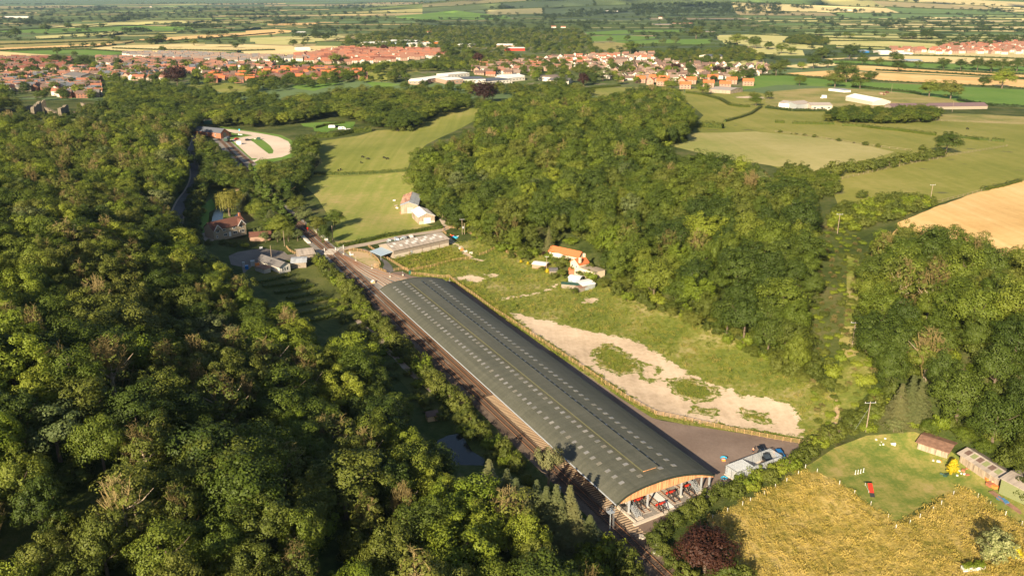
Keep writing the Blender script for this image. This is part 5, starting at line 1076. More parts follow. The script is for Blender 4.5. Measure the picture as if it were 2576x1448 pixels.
# --- the cottage with its yard of sheds
bldg('bungalow', K8, (950,402), (1330,462), (1000,352), 2.5, 4.4, 'x', 'cream', 'pantile', 'long low wing with bright orange tiles behind the cottage', 'house', wins=[('f',.2,1.3,1.4,1.0),('f',.5,1.3,1.4,1.0)])
r_, L, W = bldg('cottage', K8, (1225,610), (1335,655), (1190,500), 4.8, 6.6, 'y', 'lime_stone', 'pantile', 'tall cream cottage with orange pantiles and two chimneys', 'house', wins=[('f',.25,3.6,.8,1.1),('f',.7,3.6,.8,1.1),('f',.7,1.3,.8,1.2),('l',.5,3.4,.8,1.1)], chim=[(.5,.97,1.5),(.98,.1,1.2)])
bldg('cottage_wing', K8, (1340,655), (1535,722), (1400,570), 3.6, 3.8, 'x', 'lime_stone', 'stonewall', 'cream stone wing with a parapet at the right of the cottage', 'house', wins=[('f',.35,2.5,.6,.8),('f',.55,1.0,.9,1.9,'door','red_tile','brick'),('f',.9,1.0,.9,1.9,'door','red_tile','brick')], over=.05)
for (A, B, C, h, wl, rf, nm, lab) in [((735,560),(905,575),(705,510),2.1,'pinkbrick','tinwhite','shed','shed with a bright white roof at the left of the cottage garden'),((960,650),(1062,645),(950,600),1.9,'cladding','greyroof','shed','small black roofed shed in front of the cottage garden'),
   ((1200,740),(1345,755),(1195,690),2.2,'blue_sheet','tinwhite','greenhouse','pale greenhouse in front of the cottage'),((1385,850),(1545,810),(1345,780),2.3,'galv','tinwhite','shed','wide shed with a pale grey roof below the cottage'),
   ((1345,865),(1440,835),(1330,830),1.7,'cladding','rust_sheet','shed','low lean-to with a rusty strip of roof'),((1205,632),(1295,632),(1205,590),1.9,'brick','pantile','summerhouse','little red summerhouse before the cottage door'),((1110,815),(1340,828),(1100,785),1.9,'cladding','dark_green','pergola','low black roofed pergola below the cottage'),((985,450),(1130,445),(975,410),2.2,'cream','tinwhite','conservatory','white roofed porch in front of the orange tiled wing')]:
    bldg(nm, K8, A, B, C, h, h + .35, 'x', wl, rf, lab, 'shed' if nm != 'greenhouse' else 'greenhouse', over=.2)
# --- sheds at the bottom right
r_, L, W = bldg('rusty_shed', KB, (895,225), (1180,320), (985,60), 1.9, 2.5, 'x', 'board_wall', 'rust_sheet', 'tumbledown open shed with a rusty brown roof', 'shed', over=.5)
r_, L, W = bldg('long_shed', KB, (1300,350), (1665,595), (1390,220), 2.3, 3.2, 'x', 'board_wall', 'asb', 'long open-sided shed with a corrugated grey roof and brown panels', 'shed', over=.6)
for i in range(6): u = .1 + i * .155; k = .9 / (W / 2); MB().bar((u * L, .4, 2.3 + .4 * k + .2), (u * L, W * .40, 2.3 + W * .4 * k + .2), 1.3, .05).obj('roof_light', M['olive_wall' if i % 2 else 'brownroof'], r_)
r_, L, W = bldg('green_shed', KB, (1678,652), (2010,800), (1790,480), 3.9, 4.7, 'x', 'olive_wall', 'asb', 'tall shed with an olive green wall and grey corrugated roof at the right edge', 'shed', over=.3)
# --- goods shed up the line
r_, L, W = bldg('goods_shed', K5, (915,338), (1018,325), (795,215), 4.4, 7.2, 'y', 'brick', 'slate', 'red brick goods shed with a dark slate roof and arched doorway', 'goods shed', over=.3)
b = MB(); n = 10; b.add([(L / 2 - 1.9, -.06, 0), (L / 2 + 1.9, -.06, 0)] + [(L / 2 + 1.9 * math.cos(math.pi * i / n), -.06, 2.6 + 1.9 * math.sin(math.pi * i / n)) for i in range(n + 1)] + [(L / 2 - 1.9, .0, 0)], [tuple(range(0, 13))]); b.obj('doorway', M['glass'], r_)  # dark sheet on the brick, painting in the unlit inside of the arch
for i in range(5): opening(r_, 'l', L, W, W * (.12 + .19 * i), 2.4, 1.2, 2.0)
MB().box((L + 2.6, W * .45, 1.5), (5.0, W * .8, 3.0)).obj('lean_to', M['brick'], r_); MB().box((L + 2.6, W * .45, 3.3), (5.4, W * .84, .14), tilt=(.28, 'Y')).obj('lean_to_roof', M['slate'], r_)
bldg('green_hut', K5, (690,150), (810,152), (690,95), 3.2, 4.6, 'x', 'green_box', 'tinwhite', 'green walled hut with a white roof among trees', 'hut')
# --- big pale buildings of the school, works and farms
BIG = [(K2,(1480,788),(1640,798),(1465,760),4,5.5,'x','pinkbrick','tinwhite','white roofed school block at the left end of the school'),(K2,(1640,778),(1860,742),(1650,740),4.5,5.5,'x','pinkbrick','tinwhite','long white roofed school block'),(K2,(1840,790),(1990,783),(1800,742),5,6,'x','pinkbrick','tinwhite','tall white roofed school hall with a brick end'),(K2,(1850,735),(2050,722),(1850,705),4.5,5,'x','render','tinwhite','white roofed school block at the back'),
 (K2,(2000,775),(2200,782),(2000,735),4.2,4.4,'x','render','slate','flat roofed school block with a band of windows'),(K2,(2200,790),(2450,780),(2200,750),3.8,4.0,'x','render','slate','second flat roofed school block'),(K2,(2420,765),(2569,752),(2420,730),4.5,4.8,'x','render','tinwhite','white flat roofed school wing on the right'),(K3,(60,750),(230,745),(60,722),4.5,5.2,'x','render','tinwhite','white workshop roof beside the school chimney'),
 (K3,(355,752),(500,768),(355,718),5,5.3,'x','render','tanroof','cream two storey block beside the gym'),(K3,(448,785),(640,792),(445,740),4.5,6.2,'x','render','greyroof','beige sports hall with a wide grey roof'),
 (K2,(1090,428),(1300,420),(1090,400),5,7,'x','render','tinwhite','white factory unit at the left of the works'),(K2,(1300,415),(1550,418),(1310,390),7,9,'x','blue_sheet','tinwhite','large factory with a pale blue-grey side'),(K2,(1530,445),(1700,440),(1530,408),7,9,'x','render','tinwhite','white factory block with silos'),(K2,(1690,415),(1790,410),(1690,395),5,6,'x','orange','tinwhite','small white factory with orange trim'),(K2,(1935,440),(2060,445),(1940,420),5,6.5,'x','render','tinwhite','white warehouse among trees'),
 (K2,(2300,450),(2480,452),(2290,418),6,8,'x','pinkbrick','tinwhite','white roofed works with brick walls'),(K2,(2380,475),(2569,475),(2370,452),5,6,'x','red','tinwhite','works building with a red band'),(K2,(440,475),(565,472),(445,452),4,5.5,'x','render','tinwhite','white barn beside the yellow field'),(K2,(430,318),(510,318),(430,308),4,5.5,'x','render','tinwhite','white barn in the far hedges'),
 (K4,(275,1000),(440,1015),(300,945),4,5.5,'x','tinwhite','asbestos','white farm building with a grey roof'),(K4,(440,1018),(570,1012),(440,960),4.2,6,'x','galv','asbestos','grey open fronted farm shed'),(K4,(580,1025),(775,1028),(600,965),3.8,5.6,'x','block','asbestos','farm shed with dark open bays'),(K4,(900,940),(1150,985),(960,900),4.2,7.0,'x','block','tinwhite','large farm barn with a bright white roof'),
 (K4,(1335,1020),(2225,1022),(1335,985),2.0,4.4,'x','stonewall','poultry','very long low poultry house with a dull purple roof'),(K4,(1030,505),(1120,505),(1030,485),5,6.5,'x','blue_paint','galv','blue walled depot shed'),(K4,(1225,512),(1330,512),(1230,478),5,7,'x','render','tinwhite','white roofed garage building'),(K4,(1385,518),(1530,518),(1380,500),4,4.4,'x','render','tinwhite','white canopy of the filling station'),
 (K4,(1480,585),(1620,585),(1480,565),3,4.2,'x','asbestos','blue_sheet','low grey-blue barn in the stubble'),(K4,(890,865),(950,862),(890,840),2.2,2.6,'x','tinwhite','galv','small white tank in the upland rough grass'),(K3,(1440,242),(1600,240),(1440,222),4,6,'x','stonewall','greyroof','distant farmyard barn with a grey roof'),(K3,(1620,232),(1800,232),(1620,220),4,6,'x','stonewall','orangeroof','distant farmyard barn with a pink roof'),
 (K3,(1775,310),(2010,308),(1775,298),3.5,5,'x','stonewall','greyroof','long low grey farm range in the plain'),(K3,(1950,865),(2150,878),(1960,825),3.8,5.2,'x','board_wall','asbestos','open cattle shed with a grey roof beside the orange houses'),(K3,(985,112),(1100,112),(985,100),4,6,'x','render','tinwhite','white farm buildings far out on the plain'),(K3,(1970,565),(2095,560),(1980,530),6,9,'x','cream','slate','large cream house with a slate roof among trees'),(K1,(590,760),(750,775),(600,730),8,11,'x','stonewall','greyroof','stone church-like hall with a grey roof'),
 (K1,(1180,530),(1320,528),(1180,515),5,8,'x','render','greyroof','white terrace at the edge of the yellow field'),(K4,(885,105),(965,104),(885,92),4,6,'x','render','tinwhite','white farm barn on the far slope'),(K1,(30,172),(270,170),(30,160),5,8,'x','render','tinwhite','row of white greenhouses far off')]
for (K, A, B, C, e_, r2, al, wl, rf, lab) in BIG:
    r_, L, W = bldg('building', K, A, B, C, e_, r2, al, wl, rf, lab, 'building', wmax=14 if 'poultry' in lab else 18 if 'farm shed' in lab or 'farm building' in lab else 20 if 'bright white roof' in lab else 34)
    if 'school' in lab or 'two storey' in lab or 'open bays' in lab:
        n = int(L / 5)
        for i in range(n): opening(r_, 'f', L, W, L * (i + .5) / n, e_ * .5, 2.6, 1.3)
# ---------------- houses of the town ----------------
def house_mesh(L, W, e, r, wall, roof, seed):
    g = random.Random(seed); w_, ro = gable(L, W, e, r, 'x', .3); b = MB(); b.mi = 0; b.add(w_.v, w_.f); b.mi = 1; b.add(ro.v, ro.f)
    b.mi = 2
    for q in (.22, .5, .78):
        for z in ((1.3, 3.7) if e > 4 else (1.3,)):
            b.box((q * L, -.02, z), (1.2, .1, 1.0)); b.box((q * L, W + .02, z), (1.2, .1, 1.0))
    b.box((-.02, W / 2, e * .7), (.1, 1.0, 1.0)); b.mi = 3; b.box((L * g.choice((.06, .94, .5)), W / 2, r + .35), (.8, .7, 1.3))
    Mx = Matrix.Translation((-L / 2, -W / 2, 0)); b.v = [tuple(Mx @ Vector(v)) for v in b.v]
    return b.mesh('house', [M[wall], M[roof], M['glass'], M['redbrick']])
HM = {}
def hm(style, k):
    if (style, k) not in HM:
        wl, rf = style; L, W, e, r = [(12, 7.5, 5, 7.8), (9.5, 8, 5, 8), (16, 8, 5, 7.6), (13, 8.5, 2.8, 5.6)][k]; HM[(style, k)] = house_mesh(L, W, e, r, wl, rf, k)
    return HM[(style, k)]
RW = {'pantile': 'orange tiled', 'orangeroof': 'orange roofed', 'pinkroof': 'pink roofed', 'brownroof': 'brown roofed', 'tanroof': 'tan roofed', 'greyroof': 'grey roofed', 'slate': 'slate roofed', 'darkred': 'dark red roofed'}
WW = {'render': 'pale rendered', 'pinkbrick': 'pink brick', 'redbrick': 'red brick', 'stonewall': 'stone'}
LM = [((155,200),'the hall with the pillared gable'),((30,215),'the left edge'),((230,150),'the big trees at the field edge'),((430,140),'the yellow field'),((560,140),'the white terrace row'),((330,190),'the tall trees in town'),((510,200),'the paddock'),((420,170),'the middle of town'),((650,175),'the hillock hedge'),((740,190),'the two paired bungalows'),((800,135),'the white barn'),((900,130),'the factory trees'),((960,150),'the grassy hillock'),((1080,140),'the dark purple tree'),((1200,150),'the tall grey trees'),
      ((1310,185),'the school chimney'),((1400,150),'the river trees'),((1480,170),'the poplars'),((1560,190),'the tennis court'),((1600,140),'the black barn'),((1690,155),'the copper beeches'),((1780,190),'the orange estate'),((1860,170),'the round tree'),((1920,165),'the wheat strip'),((2260,120),'the filling station'),((2380,115),'the far village lane'),((2500,120),'the right edge of the far village')]
HOUSES = []; hseen = {}
def house(p, style, k, rz, sc_=1.0, lab=None, group='houses of the town'):
    px, py, d = proj(*p); HOUSES.append((([12, 9.5, 16, 13][k] * sc_ / d if -30 < px < 2606 else 0) + (9 if lab else 0), p, style, k, rz, sc_, lab, group, px, py))
def house_label(h):
    (_, p, style, k, rz, sc_, lab, group, px, py) = h
    wl, rf = style; word = ['house', 'square house', 'terrace', 'bungalow'][k]; rs_ = RW[rf].replace(' roofed', '-roofed').replace(' tiled', '-tiled')
    if lab: return lab
    best = None
    for (lx, ly), nm in sorted(LM, key=lambda l: (l[0][0] - px) ** 2 + 9 * (l[0][1] - py) ** 2)[:3]:
        dx = px - lx; dy = py - ly; rel = ('far right of' if dx > 45 else 'just right of' if dx > 0 else 'just left of' if dx > -45 else 'far left of') if abs(dx) > 4 * abs(dy) else ('behind' if dy < 0 else 'in front of')
        for extra in ('', ', facing the lane', ', gable end on', ', with a tall chimney'):
            if extra == ', gable end on' and abs(math.sin(rz)) < .6: continue
            if extra == ', facing the lane' and abs(math.sin(rz)) > .6: continue
            la = '%s %s %s%s, %s %s' % (rs_, WW[wl], word, extra if extra != ', with a tall chimney' else '', rel, nm); la = ' '.join(la.split()[:16])
            if la not in hseen: hseen[la] = 1; return la
            best = best or la
    return best
S = lambda *a: list(a)
ZONES = [
 (K1, [(0,545),(460,545),(640,560),(640,640),(300,650),(0,670)], 16, [('redbrick','brownroof'),('pinkbrick','darkred'),('redbrick','darkred')], (2,0), .0, 78),
 (K1, [(1180,505),(1700,498),(1960,515),(2569,535),(2900,545),(2900,560),(2250,580),(1900,562),(1200,528)], 14, [('render','greyroof'),('render','tanroof')], (0,2,1), .0, 120),
 (K1, [(920,540),(1700,565),(2100,590),(2100,612),(1600,612),(950,600)], 14, [('redbrick','brownroof'),('pinkbrick','pinkroof'),('render','brownroof')], (0,1,2), .0, 90),
 (K1, [(660,640),(1500,605),(2569,600),(2569,640),(2200,640),(1750,680),(1480,760),(1000,705),(760,705)], 14, [('render','pinkroof'),('pinkbrick','orangeroof'),('stonewall','brownroof'),('render','pinkroof'),('stonewall','slate')], (0,1,2), .3, 138),
 (K1, [(20,700),(600,690),(900,740),(930,900),(620,900),(420,830),(20,850)], 13, [('stonewall','slate'),('stonewall','greyroof'),('render','pinkroof'),('redbrick','brownroof'),('render','orangeroof')], (2,0,2), .3, 120),
 (K1, [(1930,690),(2250,700),(2569,650),(2900,640),(3250,660),(3400,730),(2900,730),(2300,760),(1960,760)], 13, [('redbrick','darkred'),('redbrick','brownroof'),('pinkbrick','pantile')], (1,0), .2, 96),
 (K2, [(440,520),(880,452),(1160,462),(1480,468),(1830,470),(1780,530),(1350,565),(1240,585),(1000,592),(620,592),(440,560)], 15, [('pinkbrick','orangeroof'),('pinkbrick','pinkroof'),('render','orangeroof'),('pinkbrick','darkred'),('render','pinkroof')], (0,1,2), .1, 156),
 (K2, [(2080,590),(2400,600),(2700,590),(2700,690),(2300,700),(2100,690)], 16, [('render','tanroof'),('pinkbrick','brownroof'),('pinkbrick','orangeroof')], (0,3), .3, 54),
 (K3, [(0,570),(300,585),(420,540),(760,520),(1450,505),(1450,545),(980,585),(880,640),(300,650),(0,690)], 16, [('pinkbrick','tanroof'),('render','brownroof'),('render','pinkroof'),('render','orangeroof')], (0,3,1), .3, 132),
 (K3, [(880,590),(1500,570),(1700,600),(2200,610),(2500,620),(2510,670),(2250,720),(1900,730),(1700,765),(1300,745),(1060,745),(900,660)], 15, [('render','tanroof'),('pinkbrick','brownroof'),('pinkbrick','tanroof'),('render','brownroof')], (0,3,3,1), .5, 174),
 (K4, [(1760,440),(1900,420),(2569,392),(2700,400),(2700,505),(2000,492),(1760,500)], 19, [('render','pinkroof'),('render','orangeroof'),('pinkbrick','pinkroof')], (0,1,2), .2, 90),
 (K4, [(1340,452),(1740,460),(1740,488),(1340,485)], 19, [('pinkbrick','pinkroof'),('render','orangeroof')], (0,2), .0, 24),
]
gh = random.Random(31); TOWNPOLY = []
BOXES = []
for zi, (K, P, d, styles, ks, turn, cap) in enumerate(ZONES):
    poly = wpoly([K(*q) for q in P], 2); TOWNPOLY.append(poly); pts = poisson(poly, d * .92, 500 + zi)[:cap * 2]
    base = {0:.05,1:-.02,2:.0,3:-.15,4:.2,5:.1,6:.15,7:-.1,8:-.12,9:-.2,10:.1,11:0}[zi]
    for x, y in pts:
        rz = base + gh.choice((0, 0, 0, math.pi)) + gh.uniform(-.12, .12) + (math.pi / 2 if gh.random() < turn else 0)
        house((x, y, hz(x, y)), gh.choice(styles), gh.choice(ks), rz)
for x, y, rz in [(1310,775,-.2),(1405,790,1.3),(1440,760,-.25),(1510,800,-.2),(1530,770,-.2),(1700,790,1.2),(1780,785,-.2),(1730,830,-.25),(1985,760,-.2),(2160,785,-.2),(1945,815,-.2),(2100,825,-.2),(2315,800,-.2)]:
    p = at(*K3(x, y)); house(p, ('pinkbrick', 'pantile'), 0 if rz < 0 else 1, rz, 1.1, 'new brick house with a bright orange roof, ' + {1310:'at the left end of the new estate',1405:'second from the left in the new estate',1440:'behind the solar roofed house',1510:'with solar panels in front',1530:'behind the solar house',1700:'left of the round tree, back row',1780:'right of the round tree, back row',1730:'dark shaded beside the round tree',1985:'long one behind the cattle shed',2160:'behind the right-hand pair',1945:'just above the cattle shed, left',2100:'just above the cattle shed, right',2315:'alone at the right end of the estate'}[x], 'new orange roofed houses')
for x, y, k in [(150,175,0),(1510,170,1),(250,90,0),(2440,240,0),(1480,165,1)]: pass
for K, x, y in [(K1,1320,80),(K1,1410,70),(K3,1497,175),(K3,500,265),(K3,590,268),(K2,1680,320),(K4,1400+0,0) ][:6]:
    p = at(*K(x, y)); house(p, ('render','orangeroof'), 2, 0, 1.3, None, 'farmhouses out on the plain')
HOUSES.sort(key=lambda h: -h[0]); rest_h = []; hk = []
for i, h in enumerate(HOUSES):
    if i < 285: o = link('house', hm(h[2], h[3]), None, h[1], h[4], h[5]); tag(o, house_label(h), 'house', h[7])
    else:
        key = 'house %s %s %d' % (h[2][0], h[2][1], h[3])
        if key not in PROTO: PROTO[key] = [(hm(h[2], h[3]), None, 1.0, 1.0)]; hk.append(key)
        elif key not in hk: hk.append(key)
        rest_h.append((h[1][0], h[1][1], h[1][2], 1, 1, hk.index(key), h[4]))
instancer('far_houses', hk, rest_h)
# ---------------- castle ruin ----------------
e = empty('castle_ruin', at(*K1(400,1075)), 0, 'broken stone castle walls rising out of the trees', 'castle ruin')
def ruin(A, B, hA, hB, th=2.2, sd=0):
    a = at(*K1(*A)); b_ = at(*K1(*B)); g = random.Random(sd); n = max(3, int((b_ - a).length / 1.6)); d = (b_ - a).normalized(); nn = Vector((-d.y, d.x, 0)) * th / 2; b = MB(); vs = []; fs = []
    for i in range(n + 1):
        t = i / n; p = a.lerp(b_, t) - e.location; h = hA + (hB - hA) * t + g.uniform(-.9, .7); z = p.z
        q = Vector((p.x, p.y, 0)); vs += [tuple(q - nn + Vector((0, 0, z - 2))), tuple(q - nn + Vector((0, 0, z + h))), tuple(q + nn * .8 + Vector((0, 0, z + h - .2))), tuple(q + nn + Vector((0, 0, z - 2)))]
    for i in range(n):
        k = 4 * i
        for j in range(4): fs.append((k + j, k + (j + 1) % 4, k + 4 + (j + 1) % 4, k + 4 + j))
    fs += [(3, 2, 1, 0), (4 * n, 4 * n + 1, 4 * n + 2, 4 * n + 3)]; b.add(vs, fs); b.obj('wall', M['ruinstone'], e)
ruin((310,1085),(385,1065),7,11,3,1); ruin((345,1040),(435,1035),6,10,2.5,2); ruin((435,1070),(550,1090),7,3,2.4,3); ruin((565,1105),(640,1090),9,10,3,4); ruin((190,1040),(325,1020),3,4,1.6,5); ruin((640,1060),(725,1058),2.5,2,1.4,6); ruin((770,1010),(830,1015),6,3,2.4,7)
e2 = e
# ---------------- trees with a place of their own ----------------
def ptree(kind, K, x, y, wpx, label, hr=None, top=False, group=None, h=None, parts=True):
    f = .2693 if K in (K1, K2, K3, K4) else .2433 if K is KE else .2615 if K is KB else .2832 if K is KD else .1955 if K not in (None,) else 1.0
    D = K(x, y) if K else (x, y)
    p = at(D[0], D[1], h) if top else at(*D); d = proj(*p)[2]; R_ = wpx * f / 2 * d / FPX
    return tree(kind, p, R_, h or R_ * (hr or 1.9), label, group, parts)
KQ = None
ptree('copper', None, 1782, 1338, 142, 'large dark purple copper beech beside the long grass', top=True, h=9.5)
ptree('copper', None, 850, 893, 78, 'small dark purple tree in front of the reed beds', top=True, h=9)
ptree('copper', K2, 2190, 962, 235, 'big dark purple beech at the top of the large meadow', hr=1.7); ptree('copper', K2, 2140, 590, 115, 'dark purple tree left of the cream houses', hr=1.6); ptree('copper', K2, 1255, 480, 70, 'dark purple tree behind the orange terraces', hr=1.7)
ptree('copper', K3, 780, 805, 110, 'dark purple tree left of the tennis court', hr=2.2); ptree('copper', K3, 1635, 662, 110, 'dark purple tree among the pale gables', hr=1.2); ptree('copper', K3, 2030, 690, 110, 'left of the twin dark purple trees by the bungalows', hr=1.2); ptree('copper', K3, 2125, 680, 80, 'right of the twin dark purple trees by the bungalows', hr=1.4)
ptree('copper', K1, 1660, 800, 190, 'very dark wide tree at the edge of town', hr=1.9); ptree('copper', K1, 930, 800, 60, 'narrow dark purple tree in the middle of town', hr=2.6)
ptree('yellow', K3, 1968, 665, 36, 'bright yellow-green conifer among the bungalows', hr=3.2); ptree('yellow', KB, 1228, 475, 140, 'bright golden yellow conifer in front of the long shed', hr=2.3); ptree('yellow', KB, 1838, 1275, 150, 'golden yellow shrub beside the cream variegated tree', hr=1.7)
ptree('pale', KB, 1625, 1325, 330, 'cream and green variegated tree in the long grass', hr=2.1); ptree('willow', K7, 700, 500, 330, 'golden-green weeping willow standing in the house pond', hr=2.0)
ptree('pine', KD, 1325, 310, 250, 'round headed pine beside the shed eaves', top=True, h=11.5)
for i, (x, y, h) in enumerate([(790,398,12.5),(950,488,11),(1030,568,12),(1090,640,11),(1215,582,13),(1300,640,12.5),(1392,620,13),(1512,628,12.5),(1250,720,10),(1440,760,10),(1560,790,9),(1690,900,7),(1130,690,11)]):
    ptree('spruce', KD, x, y, 380 - 9 * (i > 8) * 5, 'grey-green spruce, ' + ['tallest on the left beside the dark pond','thin one left of the clump','at the left of the main clump','just inside the left of the clump','at the centre of the clump','right of centre in the clump','near the right of the clump','nearest the shed eaves','short one in front of the clump centre','short one in front on the right','low one beside the grey cabinet','smallest at the right end by the signal mast','half hidden one on the left'][i], top=True, h=h * 1.12, group='spruces between the pond and the shed')
for i, (K, x, y, w_, h) in enumerate([(K5,1170,665,75,11),(K5,1290,665,80,12),(K5,1360,760,80,12),(K5,1430,870,85,12),(K5,1520,910,90,12.5),(K5,1610,1030,95,12),(K5,1690,1140,95,12),(K5,1790,1290,125,10),(K7,1080,60,110,13),(K7,1170,110,120,13),(K5,770,440,120,13),(K7,1420,40,130,13)]):
    ptree('thuja', K, x, y, w_ * 1.55, 'narrow green conifer in the row by the railway, ' + ['farthest up the line','second from the far end','third from the far end','in the middle of the row','right of the bare slope','above the brown gap','below the brown gap','broad nearest one beside the line','left of the brown bank','just above the pond bank','alone beside the lane','across the line from the row'][i], top=True, h=h, group='row of narrow conifers beside the railway')
ptree('spruce', K5, 605, 255, 130, 'lone spruce between the lane and the goods shed', top=True, h=14); ptree('spruce', K8, 950, 5, 200, 'pale spruce standing behind the orange roofed wing', top=True, h=13)
for i, (x, y, w_, k) in enumerate([(1550,270,230,'olive'),(1650,400,210,'grey'),(1815,520,230,'olive'),(2040,440,230,'broad'),(1900,640,150,'deep'),(1460,170,160,'deep')]):
    ptree(k, K7, x, y, w_, ['wide pale topped tree beside the railway and meadow','second rounded tree beside the railway','pale flowering tree nearest the bridge railings','broad tree standing out into the meadow corner','dark tree beside the river bridge','dark narrow tree beside the line'][i], top=True, h=9.5)
for i, (x, y, h) in enumerate([(1150,620,13),(1250,680,12),(1090,720,12)]): ptree('spruce', KB if False else (lambda a, b: (2075.5 + a * .1955, 817.6 + b * .1955)), [1160,1275,1010][i], [625,670,735][i], 430, ['tall pale spruce in the middle of the trio above the sheds','right-hand spruce of the trio above the sheds','left-hand spruce of the trio above the sheds'][i], top=True, h=h, group='three spruces above the sheds')
ptree('bare', (lambda a, b: (2075.5 + a * .1955, 817.6 + b * .1955)), 1400, 60, 620, 'large dying tree with spreading tan branches above the sheds', top=True, h=15); ptree('grey', (lambda a, b: (2075.5 + a * .1955, 817.6 + b * .1955)), 910, 1190, 230, 'pale yellowish bush below the three spruces', top=True, h=4)
